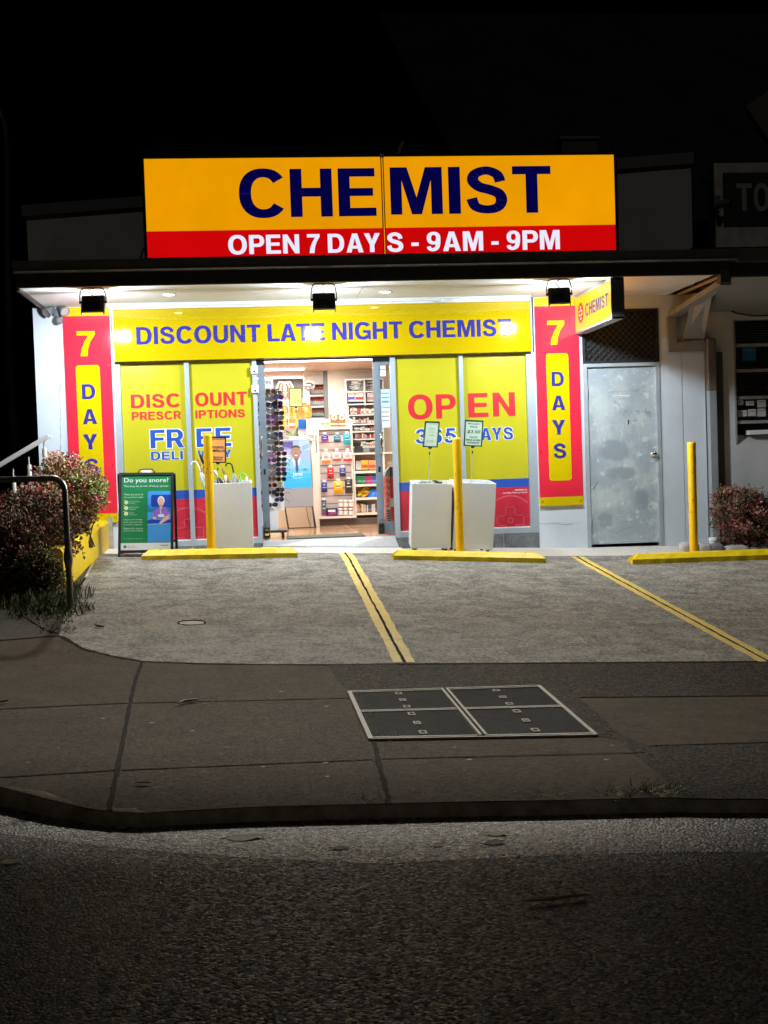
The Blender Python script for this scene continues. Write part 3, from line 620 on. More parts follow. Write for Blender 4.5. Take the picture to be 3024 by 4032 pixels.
# grey steel back door with its frame, and the mesh above it
def galv():
    m = bpy.data.materials.new('scuffed galvanised door'); m.use_nodes = True; n = m.node_tree.nodes; l = m.node_tree.links; p = n['Principled BSDF']
    tc = n.new('ShaderNodeTexCoord'); src = tc.outputs['Object']
    def noise(s, d=8, rgh=.65, st=None):
        v = src
        if st: mp = n.new('ShaderNodeMapping'); mp.inputs['Scale'].default_value = st; l.new(src, mp.inputs[0]); v = mp.outputs[0]
        x = n.new('ShaderNodeTexNoise'); x.inputs['Scale'].default_value = s; x.inputs['Detail'].default_value = d; x.inputs['Roughness'].default_value = rgh; l.new(v, x.inputs['Vector']); return x.outputs['Fac']
    def ramp(f, a, b): x = n.new('ShaderNodeMapRange'); x.inputs[1].default_value = a; x.inputs[2].default_value = b; l.new(f, x.inputs[0]); return x.outputs[0]
    def mix(f, a, b):
        x = n.new('ShaderNodeMix'); x.data_type = 'RGBA'; l.new(f, x.inputs[0])
        for s, v in ((6, a), (7, b)):
            if isinstance(v, tuple): x.inputs[s].default_value = (*v, 1)
            else: l.new(v, x.inputs[s])
        return x.outputs[2]
    c = mix(ramp(noise(2.2), .42, .6), (.42, .48, .52), (.60, .66, .65))
    c = mix(ramp(noise(9, 10, .7), .56, .63), c, (.70, .76, .74))
    c = mix(ramp(noise(26, 6, .7, (1, 1, .6)), .62, .68), c, (.33, .38, .42))
    # two rubbed, painted-over patches in the middle of the leaf
    sx = n.new('ShaderNodeSeparateXYZ'); l.new(src, sx.inputs[0])
    def math_(op, a, b):
        x = n.new('ShaderNodeMath'); x.operation = op
        for i, v in enumerate((a, b)):
            if isinstance(v, (int, float)): x.inputs[i].default_value = v
            else: l.new(v, x.inputs[i])
        return x.outputs[0]
    def blob(cx, cz, rx, rz):
        a = math_('POWER', math_('ABSOLUTE', math_('DIVIDE', math_('SUBTRACT', sx.outputs[0], cx), rx), 0), 3); b = math_('POWER', math_('ABSOLUTE', math_('DIVIDE', math_('SUBTRACT', sx.outputs[2], cz), rz), 0), 3)
        e = math_('ADD', math_('ADD', a, b), math_('MULTIPLY', noise(7, 10, .75), 2.8)); return ramp(e, 2.35, 1.6)
    ox = -2.8
    for cx, cz, rx, rz in ((.36-ox, 1.10, .2, .13), (.42-ox, .83, .2, .08), (.66-ox, .52, .09, .14), (.22-ox, .3, .1, .1)):
        f = blob(cx, cz, rx, rz); f2 = math_('MULTIPLY', f, .8); c = mix(f2, c, (.31, .36, .40))
    l.new(c, p.inputs['Base Color']); p.inputs['Roughness'].default_value = .5; p.inputs['Metallic'].default_value = .2
    return m
M['galv'] = galv()
mb = MB(); mb.box((.045, .03, .02), (.855, .07, 2.06), M['galv'])
scr = mat('pale scratch', (.66, .7, .69), .5); scd = mat('dark scuff', (.17, .2, .23), .6)
def scratch(pts, m, wd=.004):
    W = [at(*KD(*p), .028) for p in pts]
    for a, b in zip(W, W[1:]):
        d = (b-a).normalized(); nn = Vector((d.z, 0, -d.x))*wd*random.uniform(.5, 1); mb.add([a-nn, b-nn*.6, b+nn*.6, a+nn], [(0, 1, 2, 3)], m)
scratch([(555, 995), (575, 992), (605, 1005)], scr, .003); scratch([(558, 995), (566, 1055), (580, 1060)], scr, .003)
scratch([(660, 1050), (663, 1120), (667, 1185)], scr); scratch([(668, 1100), (740, 1105), (780, 1102)], scr, .003); scratch([(778, 1105), (768, 1160), (755, 1235)], scr); scratch([(820, 1185), (840, 1250), (858, 1300)], scr)
scratch([(900, 1165), (905, 1230), (898, 1290)], scr, .003); scratch([(655, 1030), (720, 1032)], scr, .002); scratch([(870, 1105), (950, 1112)], scr, .003)
for cx, cy in ((880, 1000), (930, 990), (960, 1010), (860, 1060), (800, 1010), (730, 940), (900, 850), (970, 1030)):
    pts = [(cx+random.uniform(-26, 26), cy+random.uniform(-26, 26)) for _ in range(5)]; scratch(pts, scd, .0022)
scratch([(665, 855), (740, 848), (850, 842), (950, 852)], scd, .002); scratch([(810, 820), (850, 840), (890, 858)], scd, .002); scratch([(550, 1590), (590, 1525)], scd, .006); scratch([(720, 1930), (780, 1890), (860, 1870)], scd, .002)
dr = mb.build('service_door', shop)
mb = MB(); F_ = M['alu']
mb.box((0, -.012, -.03), (.045, .1, 2.1), mat('grey door frame', (.42, .46, .49), .45, .2, var=.1, vs=8)); F_ = MATS['grey door frame']
mb.box((.855, -.012, -.03), (.9, .1, 2.1), F_); mb.box((.045, -.012, 2.062), (.855, .1, 2.1), F_); mb.build('frame', dr)
mb = MB(); kn = at(*KD(1000, 1322), .03); mb.lathe((kn.x, .03, kn.z), [(.036, 0), (.036, -.01), (.014, -.014), (.013, -.045), (.028, -.055), (.031, -.07), (.024, -.085), (0, -.088)], M['chrome'], 16, (0, 1, 0)); mb.build('knob', dr)
for cy in (850, 1815):
    h = at(*KD(503, cy), 0); mb = MB(); mb.cyl((.045, -.008, h.z-.05), (.045, -.008, h.z+.05), .009, F_, n=8); mb.build('hinge', dr)
mb = MB(); la = rect(KD, 697, 877, 825, 896, .03); mb.box((la[0], .026, la[2]), (la[1], .03, la[3]), M['paper']); wtext(mb, 'PLEASE KEEP THIS DOOR CLOSED', KD, (702, 883, 891, 820, 882, 890), .0255, mat('grey ink', (.25, .25, .25), .6), bold=0); mb.build('label_strip', dr)
mb = MB(); kh = at(*KD(815, 1078), .03); mb.cyl((kh.x, .03, kh.z+.012), (kh.x, .024, kh.z+.012), .009, M['black'], n=10); mb.box((kh.x-.005, .025, kh.z-.03), (kh.x+.005, .03, kh.z+.01), M['black']); mb.build('keyhole', dr)
mb = MB(); mb.box((.0, -.012, -.35), (.9, .12, -.028), M['apron']); mb.build('door_step', shop)
mb = MB()
z0, z1 = 2.1, dv[3]
mb.box((0, -.012, z0), (.03, .06, z1), M['blackmetal']); mb.box((.87, -.012, z0), (.9, .06, z1), M['blackmetal']); mb.box((.03, -.012, z1-.03), (.87, .06, z1), M['blackmetal']); mb.box((.03, -.012, z0), (.87, .06, z0+.03), M['blackmetal'])
mb.box((.03, .07, z0+.03), (.87, .08, z1-.03), mat('mesh backing', (.012, .012, .012), .8))
mm = mat('mesh strand', (.10, .10, .10), .35, .7)
stp = .075
def clipseg(x0, za, x1, zb):
    lo, hi = .03, .87; out = []
    for x, z, X_, Z_ in ((x0, za, x1, zb),):
        t0, t1 = 0., 1.
        for p, q0, q1 in ((x1-x0, lo-x0, hi-x0), (zb-za, z0+.03-za, z1-.03-za)):
            if abs(p) < 1e-9: continue
            a, b = sorted((q0/p, q1/p)); t0 = max(t0, a); t1 = min(t1, b)
        if t0 < t1: return ((x0+p1*(t0), za+p2*t0, x0+p1*t1, za+p2*t1) if False else (x0+(x1-x0)*t0, za+(zb-za)*t0, x0+(x1-x0)*t1, za+(zb-za)*t1))
for i in range(-14, 16):
    for sgn in (1, -1):
        cx = .45+i*stp; sg = clipseg(cx-.5*sgn, z0-.2, cx+.5*sgn, z0+.8)
        if sg: mb.tube([(sg[0], .02, sg[1]), (sg[2], .02, sg[3])], .004, mm, 5)
for i in range(-8, 9):
    for j in range(12):
        x = .45+i*stp*1.0+(.5*stp if j % 2 else 0); z = z0-.2+.5+j*stp*.5-.3
        if .05 < x < .85 and z0+.05 < z < z1-.05: mb.cyl((x, .01, z), (x, .024, z), .009, mm, n=8)
mb.build('security_mesh', shop)
# downpipe at the end of the wall
da, db = at(*KR(348, 1300), -.03).x, at(*KR(405, 1300), -.03).x
mb = MB(); mb.cbox((da, -.10, -.25), (db, -.0, 1.75), .01, mat('grey downpipe', (.30, .33, .35), .45, .1)); mb.cbox((da-.005, -.105, 1.75), (db+.0, -.0, 2.35), .01, mat('brown downpipe', (.16, .13, .11), .5)); mb.build('downpipe', shop)

# ------------------------------------------------------------------ signs
fx = rect(crop(0, 0, 1), 442, 1210, 2088, 1389, -.08); fx = (at(447, 1315, -.08).x, at(2090, 1280, -.08).x, 2.25, 2.845)
t = thing('fascia_sign', ((fx[0]+fx[1])/2, 0, fx[2]), 'long glossy yellow sign board reading DISCOUNT LATE NIGHT CHEMIST above the shop windows', 'sign')
mb = MB(); mb.cbox((fx[0], -.08, fx[2]), (fx[1], .0, fx[3]), .004, M['yellow'])
wtext(mb, 'DISCOUNT LATE NIGHT CHEMIST', K, (294.5, 705, 743, 1104, 690.5, 727), -.0805, M['btext'], bold=.03)
for i in range(6):
    for z in (fx[2]+.03, fx[3]-.03): mb.cyl((fx[0]+.04+(fx[1]-fx[0]-.08)*i/5, -.08, z), (fx[0]+.04+(fx[1]-fx[0]-.08)*i/5, -.084, z), .007, M['yellow'], n=8)
mb.build('sign_panel', t)
mb = MB(); mb.box((fx[0]-.012, -.085, fx[3]), (fx[1]+.012, 0, fx[3]+.012), M['alu']); mb.box((fx[1], -.085, fx[2]), (fx[1]+.012, 0, fx[3]), M['alu']); mb.box((fx[0]-.012, -.085, fx[2]), (fx[0], 0, fx[3]), M['alu']); mb.build('edge_trim', t)
def days_sign(x0, x1, label):
    z1, z0 = 2.86, .489; W, H = x1-x0, z1-z0; Y = -.03
    t = thing('vertical_sign', ((x0+x1)/2, 0, z0), label, 'sign', 'tall red signs on the wall piers')
    mb = MB(); mb.box((x0, Y, z1-.095), (x1, 0, z1), M['ysign']); mb.box((x0, Y, z0+.1), (x1, 0, z1-.096), M['red']); mb.box((x0, Y-.004, z0), (x1, 0, z0+.099), M['ysign'])
    bx = lambda a, b, c, d: (x0+W*a, z1-H*d, W*(b-a), H*(d-c))
    def put(s, a, b, c, d, m, bold=.03):
        X, Z, w_, h_ = bx(a, b, c, d); text(mb, s, (X, Y-.004, Z), UX, UZ, w_, h_, m, bold=bold)
    put('7', .278, .672, .11, .226, M['ysign'], .035)
    a, b, c, d = x0+W*.228, x0+W*.745, z1-H*.88, z1-H*.267; r = .035; P = []
    for cx, cz, a0 in ((b-r, d-r, 0), (a+r, d-r, 90), (a+r, c+r, 180), (b-r, c+r, 270)):
        P += [(cx+r*math.cos(R(a0+15*i)), Y-.002, cz+r*math.sin(R(a0+15*i))) for i in range(7)]
    mb.poly(P[::-1], M['ysign'])
    for s, q in zip('DAYS', ((.343, .625, .355, .424), (.335, .642, .47, .54), (.322, .632, .587, .657), (.345, .632, .70, .772))): put(s, *q, M['btext'])
    for h in (.27, .5, .735):
        for u in (.05, .94): mb.cyl((x0+W*u, Y, z1-H*h), (x0+W*u, Y-.005, z1-H*h), .008, mat('dark red screw', (.25, .01, .02), .4), n=8)
    for u in (.06, .94): mb.cyl((x0+W*u, Y-.004, z0+.05), (x0+W*u, Y-.008, z0+.05), .007, M['chrome'], n=8); mb.cyl((x0+W*u, Y, z1-.05), (x0+W*u, Y-.004, z1-.05), .007, M['chrome'], n=8)
    mb.build('sign_panel', t)
days_sign(-5.815, -5.312, 'red vertical 7 DAYS sign on the shop corner pier beside the shrubs')
days_sign(-.551, -.045, 'red vertical 7 DAYS sign on the pier next to the grey steel door')

# big lit sign on the awning roof
SY = -1.35
sx0 = (at(*K(310, 347), SY).x+at(*K(320, 558), SY).x)/2; sx1 = (at(*K(1326, 331), SY).x+at(*K(1330, 540), SY).x)/2
szt = (at(*K(310, 347), SY).z+at(*K(1326, 331), SY).z)/2; szb = (at(*K(320, 558), SY).z+at(*K(1330, 540), SY).z)/2; szm = (at(*K(317, 498), SY).z+at(*K(1329, 487), SY).z)/2
t = thing('lightbox_sign', ((sx0+sx1)/2, SY, szb-.05), 'large lit orange and red CHEMIST sign standing on the awning roof', 'sign')
mb = MB(); d = .22
mb.box((sx0-.03, SY, szb-.035), (sx1+.03, SY+d, szb), M['black']); mb.box((sx0-.03, SY, szt), (sx1+.03, SY+d, szt+.03), M['black']); mb.box((sx0-.03, SY-.012, szb), (sx0, SY+d, szt), M['black']); mb.box((sx1, SY-.012, szb), (sx1+.03, SY+d, szt), M['black']); mb.box((sx0, SY+d-.01, szb), (sx1, SY+d, szt), M['black'])
mb.box((sx0-.03, SY-.012, szb-.035), (sx1+.03, SY, szb), M['black']); mb.box((sx0-.03, SY-.012, szt), (sx1+.03, SY, szt+.02), M['black'])
mb.build('casing', t)
ORG = glow('lit orange face', srgb(235, 155, 0), .98, var=.10, vs=.9); RED = glow('lit red face', srgb(206, 4, 6), .95, var=.06, vs=1.2); NAVY = glow('lit navy letter', srgb(1, 1, 70), .9); LWH = glow('lit white letter', srgb(222, 226, 250), 1.1)
seam = (at(*K(826, 343), SY).x+at(*K(830, 550), SY).x)/2
mb = MB()
for a, b in ((sx0, seam-.016), (seam+.016, sx1)):
    mb.box((a, SY, szm), (b, SY+.006, szt), ORG); mb.box((a, SY, szb), (b, SY+.006, szm), RED)
wtext(mb, 'CHE', K, (516, 366, 470, 812, 363, 467), SY-.001, NAVY, bold=.045); wtext(mb, 'MIST', K, (843, 363, 466, 1190, 357, 457), SY-.001, NAVY, bold=.045)
wtext(mb, 'OPEN 7 DAY', K, (493, 508, 549, 821, 504, 545), SY-.001, LWH, bold=.045); wtext(mb, 'S - 9AM - 9PM', K, (836, 503, 546, 1209, 496, 537), SY-.001, LWH, bold=.045)
mb.build('sign_face', t)
mb = MB(); mb.box((seam-.016, SY-.014, szb), (seam-.005, SY+.004, szt), M['steel']); mb.box((seam-.005, SY-.004, szb), (seam+.006, SY+.004, szt), ORG); mb.box((seam+.006, SY-.014, szb), (seam+.016, SY+.004, szt), M['steel'])
mb.box((seam-.02, SY-.018, szt-.01), (seam+.02, SY+.01, szt+.025), M['steel']); mb.build('centre_joint', t)
for i in range(7): x = sx0+.2+(sx1-sx0-.4)*i/6; mb = MB(); mb.box((x-.02, SY+.03, SZ+.22), (x+.02, SY+.07, szb-.03), M['gutterm']); mb.build('support_leg', t)
mb = MB(); mb.tube([at(*KL(865, 705), -1.1), at(*KL(845, 740), -1.05), at(*KL(828, 802), -1.0)], .008, M['black'], 6)
mb.build('cable', t)

# projecting lit sign at right angles to the wall
px_ = -.085; o1, o0 = atX(*KD(686, 0), px_), atX(*KD(683, 278), px_); yo = (o1.y+o0.y)/2; yi = -.04
zt = SZ-.02; zb = (at(*KD(392, 410), yi).z+o0.z)/2; zt = (at(*KD(392, 150), yi).z+o1.z)/2; th = .13
t = thing('projecting_sign', (px_+th/2, yi, zb), 'small lit yellow CHEMIST sign with red cross disc sticking out from the wall', 'sign')
mb = MB(); cs = mat('silver sign casing', (.42, .43, .45), .4, .3)
mb.box((px_, yo-.02, zb-.02), (px_+th, yi, zb), cs); mb.box((px_, yo-.02, zt), (px_+th, yi, zt+.02), cs); mb.box((px_-.004, yo-.02, zb-.02), (px_+th+.004, yo, zt+.02), mat('sign end cap', (.06, .065, .07), .45)); mb.box((px_, yi-.02, zb), (px_+th, yi, zt), cs)
mb.box((px_+.03, yi, (zb+zt)/2-.05), (px_+.08, 0, (zb+zt)/2+.05), cs); mb.build('casing', t)
PYR = glow('lit orange street face', srgb(255, 170, 30), 2.6)
PYE = glow('lit yellow face', srgb(255, 200, 30), 1.05, var=.1, vs=3); PRD = glow('lit red disc', srgb(225, 25, 20), 1.0); PBL = glow('lit blue letter', srgb(60, 60, 150), .9); PWH = glow('lit white mark', srgb(255, 240, 235), 1.1)
for xx, sg in ((px_, -1), (px_+th, 1)):
    mb = MB(); mb.box((xx, yo, zb), (xx-.004*sg, yi-.02, zt), PYE if sg < 0 else PYR)
    u = Vector((0, -1, 0)) if sg < 0 else Vector((0, 1, 0)); Ld = abs(yo-yi); H = zt-zb; oy = yi-.02 if sg < 0 else yo
    X = xx+.002*sg
    c = Vector((X, oy, zb))+u*(Ld*.16)+UZ*(H*.5); P = [c+(u*math.cos(R(i*12))+UZ*math.sin(R(i*12)))*.115 for i in range(30)]; mb.poly(P if sg < 0 else P[::-1], PRD)
    for wv, hv, mm, k in ((.075, .026, PWH, 1), (.026, .075, PWH, 1), (.062, .013, PRD, 2), (.013, .062, PRD, 2)): mb.add([c+u*a+UZ*b+Vector((.0015*sg*k, 0, 0)) for a, b in ((-wv, -hv), (wv, -hv), (wv, hv), (-wv, hv))], [(0, 1, 2, 3)], mm)
    text(mb, 'CHEMIST', (X, oy+u.y*Ld*.3, zb+H*.33), u, UZ, Ld*.62, H*.36, PBL, bold=.02, lift=(.001*sg, 0, 0)); mb.build('sign_face', t)

# ------------------------------------------------------------------ lights under the eaves
BEAM, CUT = 65, .372
INT = 50
LY = -1.43
LENS = glow('floodlight diode array', (.82, .92, 1.0), 1290)
DOWN = glow('downlight lens', (1, .93, .84), 40)
def floodlight(px, turn, label):
    c = at(*px, LY); t = thing('floodlight', (c.x, LY, SZ), label, 'floodlight', 'floodlights hung under the eaves')
    al = R(64); n = Vector((math.sin(turn)*math.sin(al), math.cos(turn)*math.sin(al), -math.cos(al))); ax = Vector((math.cos(turn), -math.sin(turn), 0)); az = n.cross(ax)*-1
    if az.z < 0: az = -az
    mb = MB(); mb.obox(c-n*.012, ax*.105, n*.014, az*.09, M['black'])
    for i in range(9): mb.obox(c-n*.036+ax*(-.088+.022*i), ax*.003, n*.012, az*.078, M['black'])
    mb.obox(c-n*.04+az*.03, ax*.05, n*.016, az*.03, M['black']); mb.build('housing', t)
    mb = MB(); rim = M['greyplastic']
    for s in (-1, 1): mb.obox(c+ax*.108*s+n*.010, ax*.006, n*.020, az*.096, rim); (mb.obox(c+az*.094+n*.03, ax*.105, n*.045, az*.005, rim) if s > 0 else None)
    mb.build('rim', t)
    mb = MB(); a2 = R(40); n2 = Vector((math.sin(turn)*math.sin(a2), math.cos(turn)*math.sin(a2), -math.cos(a2))); z2 = n2.cross(ax)*-1; z2 = z2 if z2.z > 0 else -z2; cl = c+n*.058-az*.015
    mb.add([cl+ax*a+z2*b for a, b in ((-.075, -.055), (.075, -.055), (.075, .055), (-.075, .055))], [(0, 1, 2, 3)], LENS)   # diode plate canted in its deep housing
    ob = mb.build('lens', t); me = ob.data
    if me.polygons[0].normal.dot(n2) < 0: me.flip_normals()
    mb = MB(); k = c+az*.03
    for s in (-1, 1): mb.cyl(k+ax*.105*s, k+ax*.135*s, .014, M['black'], n=8)
    tp = Vector((c.x, LY, SZ-.004)); mb.tube([k+ax*-.128, k+ax*-.128+UZ*.06, Vector((c.x, 0, 0))*0+tp-UX*.115-UZ*.03, tp-UX*.09, tp+UX*.09, tp+UX*.115-UZ*.03, k+ax*.128+UZ*.06, k+ax*.128], .006, M['blackmetal'], 6); mb.build('bracket', t)
    mb = MB(); mb.tube([c-n*.05+az*.03, c-n*.055+az*.08, tp-UX*.03-UZ*.05, tp-UX*.01-UZ*.02, tp+UX*.02], .004, M['black'], 6); mb.build('cable', t)
    # the lamp's wide throw over the parking bays: an asymmetric beam, stronger at low angles, cut off where the housing's edge is
    li = bpy.data.lights.new('flood_beam', 'POINT'); lo = bpy.data.objects.new('flood_beam', li); COL.objects.link(lo); lo.parent = t
    lo.location = c-az*.14-Vector(t.location)+Vector((0, -.03, 0)); li.energy = BEAM; li.color = (1, .935, .82); li.shadow_soft_size = .05
    li.use_nodes = True; n_ = li.node_tree.nodes; l_ = li.node_tree.links; em = n_['Emission']; tc = n_.new('ShaderNodeTexCoord'); sx = n_.new('ShaderNodeSeparateXYZ'); l_.new(tc.outputs['Normal'], sx.inputs[0])
    def mth(op, a, b=0.):
        x = n_.new('ShaderNodeMath'); x.operation = op
        for i, v in enumerate((a, b)):
            if isinstance(v, (int, float)): x.inputs[i].default_value = v
            else: l_.new(v, x.inputs[i])
        return x.outputs[0]
    def sm(v, a, b): x = n_.new('ShaderNodeMapRange'); x.interpolation_type = 'SMOOTHSTEP'; x.inputs[1].default_value = a; x.inputs[2].default_value = b; l_.new(v, x.inputs[0]); return x.outputs[0]
    dn = mth('MAXIMUM', mth('MULTIPLY', sx.outputs[2], -1.), .05); fw = mth('MAXIMUM', mth('MULTIPLY', sx.outputs[1], -1.), .001)
    prof = mth('MULTIPLY', mth('MULTIPLY', mth('POWER', dn, -2.4), sm(mth('DIVIDE', dn, fw), CUT-.02, CUT+.075)), mth('MULTIPLY', sm(dn, .12, .3), sm(mth('MULTIPLY', sx.outputs[1], -1.), -.3, .1)))
    l_.new(prof, em.inputs['Strength'])
    return t
floodlight((366, 1200), 0.05, 'black floodlight hung above the corner pier sign beside the twin security lamps')
floodlight((1276, 1190), 0.0, 'black floodlight hung above the middle of the yellow fascia sign')
floodlight((2202, 1168), 0.16, 'black floodlight hung beside the small projecting sign')
for i, (x, y) in enumerate(((365, 636), (833, 630), (1243, 622))):
    p = atZ(*K(x, y), SZ); mb = MB(); mb.lathe(p, [(.075, 0), (.075, -.006), (.055, -.008), (.052, -.003)], M['paper'], 20); mb.add([p+Vector((math.cos(R(a))*.053, math.sin(R(a))*.053, -.004)) for a in range(0, 360, 18)], [list(range(20))[::-1]], DOWN)
    tag(mb.build('downlight'), ('round soffit downlight between the corner floodlight and the shop door', 'round soffit downlight over the right half of the fascia sign', 'round soffit downlight next to the projecting sign')[i], 'downlight', 'round downlights in the soffit')
# pale conduit and trunking along the soffit above the fascia sign
mb = MB(); c0, c1, cj = at(*K4(775, 140), -.2).x, at(*crop(1000, 500, 1.508)(1640, 1000), -.2).x, at(*crop(1000, 500, 1.508)(1110, 1000), -.2).x
mb.box((c0, -.2, SZ-.035), (cj, -.16, SZ-.0), M['soffit']); mb.box((c0, -.12, SZ-.05), (c1, -.06, SZ), M['soffit']); mb.box((cj, -.22, SZ-.06), (cj+.025, -.16, SZ), M['soffit'])
mb.cyl((c0+.0, -.23, SZ-.012), (c1, -.23, SZ-.012), .01, M['soffit'], n=8); tag(mb.build('conduit'), 'white cable trunking along the soffit above the yellow fascia sign', 'conduit')
# twin security lamp on the left pier
c = at(*KL(340, 1105), -.05); t = thing('security_lamp', (c.x, 0, c.z), 'grey twin head security lamp with round motion sensor on the corner pier', 'security lamp')
mb = MB(); mb.cyl((c.x, 0, c.z), (c.x, -.05, c.z), .05, M['greyplastic'], n=20); mb.lathe((c.x, -.05, c.z), [(.05, 0), (.045, -.012), (0, -.016)], M['greyplastic'], 20, (0, 1, 0)); mb.build('base', t)
for s, dx, dz in ((-1, -.075, .02), (1, .07, .03)):
    h = Vector((c.x+dx, -.11, c.z+dz)); dd = Vector((s*.5, -.6, -.55)).normalized(); mb = MB()
    mb.tube([(c.x+dx*.3, -.04, c.z+.01), h-dd*.03], .016, M['greyplastic'], 8)
    mb.lathe(h, [(0, -.07), (.025, -.065), (.038, -.03), (.05, .02), (.056, .055), (.052, .06), (.045, .045)], M['greyplastic'], 20, dd); mb.lathe(h, [(.047, .047), (0, .05)], mat('lamp reflector', (.6, .5, .48), .25, .4), 20, dd); mb.build('lamp_head', t)
mb = MB(); h = Vector((c.x+.02, -.1, c.z-.09)); mb.tube([(c.x, -.04, c.z-.02), h], .014, M['greyplastic'], 8); mb.lathe(h, [(0, .045), (.03, .035), (.044, 0), (.03, -.03), (0, -.042)], M['greyplastic'], 18, (0, -.4, 1)); mb.build('motion_sensor', t)

# ------------------------------------------------------------------ wheel stops and posts
def wheel_stop(xa, za, xb, zb, label, y=-1.33):
    t = thing('wheel_stop', ((xa+xb)/2, y+.08, (za+zb)/2), label, 'wheel stop', 'yellow wheel stops at the head of the bays')
    prof = [(0, -.04), (0, .05), (.045, .098), (.055, .104), (.125, .104), (.135, .098), (.18, .05), (.18, -.04)]
    N = 22; rings = []
    for i in range(N+1):
        u = i/N; x = xa+(xb-xa)*u; z = za+(zb-za)*u
        rings.append([Vector((x+(random.uniform(-.003, .003)), y+py+random.uniform(-.003, .003), z+pz+random.uniform(-.002, .002))) for py, pz in prof])
    for end, s in ((0, 1), (N, -1)):
        for j, (py, pz) in enumerate(prof):
            if pz > .06: rings[end][j].x += s*.07
    mb = MB(); n = len(prof)
    mb.add([p for r_ in rings for p in r_], [(i*n+j, i*n+j+1, (i+1)*n+j+1, (i+1)*n+j) for i in range(N) for j in range(n-1)]+[list(range(n)), [N*n+j for j in range(n)][::-1]], M['ystop'])
    mb.build('block', t)
    mb = MB()
    for u in (.12, .88): x = xa+(xb-xa)*u; z = za+(zb-za)*u; mb.cyl((x, y+.09, z+.1), (x, y+.09, z+.108), .013, mat('yellowed bolt', (.35, .25, .02), .5, .3), n=10); mb.build('bolt', t); mb = MB()
wheel_stop(-4.952, .137, -3.378, .106, 'yellow wheel stop in front of the umbrella bin')
wheel_stop(-2.399, .038, -.805, -.058, 'yellow wheel stop in front of the pair of white bins')
wheel_stop(.122, -.108, 1.72, -.118, 'yellow wheel stop in front of the red shrub by the garden stones')
def bollard(top, bot, label, y=-1.06):
    a, b = at(*top, y), at(*bot, y); d = (a-b).normalized(); base = b-d*.3; gz = zg(b.x, y)
    t = thing('bollard', (b.x-d.x*.15, y, gz), label, 'bollard', 'yellow steel posts behind the wheel stops')
    mb = MB(); r_ = .045; mb.tube([base, a-d*.012], r_, M['ypost'], 24); mb.build('post', t)
    mb = MB(); mb.lathe(a-d*.012, [(r_+.0015, -.02), (r_+.0015, 0), (r_-.006, .012), (0, .016)], M['ypost'], 24, d); mb.build('cap', t)
    mb = MB()
    for _ in range(7):
        h = random.uniform(.15, .8); an = random.uniform(-2.6, -.6); L = (a-b).length; c = b+d*(L*h); o = Vector((math.cos(an), math.sin(an), 0)); s = UZ*random.uniform(.002, .012); q = Vector((-o.y, o.x, 0))*random.uniform(.002, .004)
        mb.add([c+o*(r_+.0012)-q-s, c+o*(r_+.0012)+q-s, c+o*(r_+.0012)+q+s, c+o*(r_+.0012)-q+s], [(0, 1, 2, 3)], mat('post scuff', (.18, .10, .01), .7))
    mb.build('scuff', t)['kind'] = 'stuff'
bollard(K6(870, 850), K6(905, 1915), 'yellow steel post in front of the umbrella bin'); bollard(K8(733, 918), K8(768, 2015), 'yellow steel post in front of the pair of white bins'); bollard(KR(226, 1275), KR(245, 2087), 'yellow steel post in front of the white wall next to the red shrub')

# ------------------------------------------------------------------ display bins, tickets, umbrellas
def bin_(x0, x1, y0, y1, z0, z1, label, gap):
    t = thing('display_bin', ((x0+x1)/2, (y0+y1)/2, z0-gap), label, 'display bin', 'white display bins on castors')
    mb = MB(); w_ = .018
    mb.cbox((x0, y0, z0), (x1, y0+w_, z1), .003, M['white']); mb.cbox((x0, y1-w_, z0), (x1, y1, z1), .003, M['white']); mb.box((x0, y0+w_, z0), (x0+w_, y1-w_, z1), M['white']); mb.box((x1-w_, y0+w_, z0), (x1, y1-w_, z1), M['white'])
    mb.box((x0+w_, y0+w_, z0), (x1-w_, y1-w_, z0+w_), M['white'])
    for zz in (z0+.05, (z0+z1)/2, z1-.06):
        for xx in (x0+.022, x1-.022): mb.cyl((xx, y0, zz), (xx, y0-.002, zz), .005, M['steel'], n=8)
    mb.build('carcass', t)
    for sx in (x0+.05, x1-.05):
        for sy in (y0+.05, y1-.05):
            mb = MB(); mb.box((sx-.025, sy-.025, z0-.012), (sx+.025, sy+.025, z0), M['steel']); mb.cyl((sx-.012, sy+.012, z0-gap*.45), (sx+.012, sy+.012, z0-gap*.45), gap*.45, M['black'], n=14); mb.box((sx-.018, sy-.008, z0-gap*.55), (sx-.013, sy+.02, z0-.01), M['steel']); mb.box((sx+.013, sy-.008, z0-gap*.55), (sx+.018, sy+.02, z0-.01), M['steel']); mb.build('castor', t)
    return t
B1 = rect(K6, 900, 1295, 1287, 1902, -.78); B2 = rect(K8, 287, 1345, 672, 1972, -.8); B3 = rect(K8, 672, 1338, 1068, 1980, -.8)
b1 = bin_(B1[0], B1[1], -.78, -.42, B1[2], B1[3], 'white display bin full of umbrellas behind a yellow post', B1[2]-zg(-4, -.6))
b2 = bin_(B2[0], B2[1]-.004, -.8, -.42, B2[2], B2[3], 'white display bin of small packets nearer the shop door', B2[2]-zg(-2, -.6))
b3 = bin_(B3[0]+.004, B3[1], -.8, -.38, B3[2], B3[3], 'white display bin with the $3.50 ticket, touching its neighbour', B3[2]-zg(-1.5, -.6))
b1.rotation_euler = (R(4), R(.5), 0); b2.rotation_euler = (R(5), R(2.6), R(-3)); b3.rotation_euler = (R(5), R(3.6), R(1))   # standing on the sloping apron
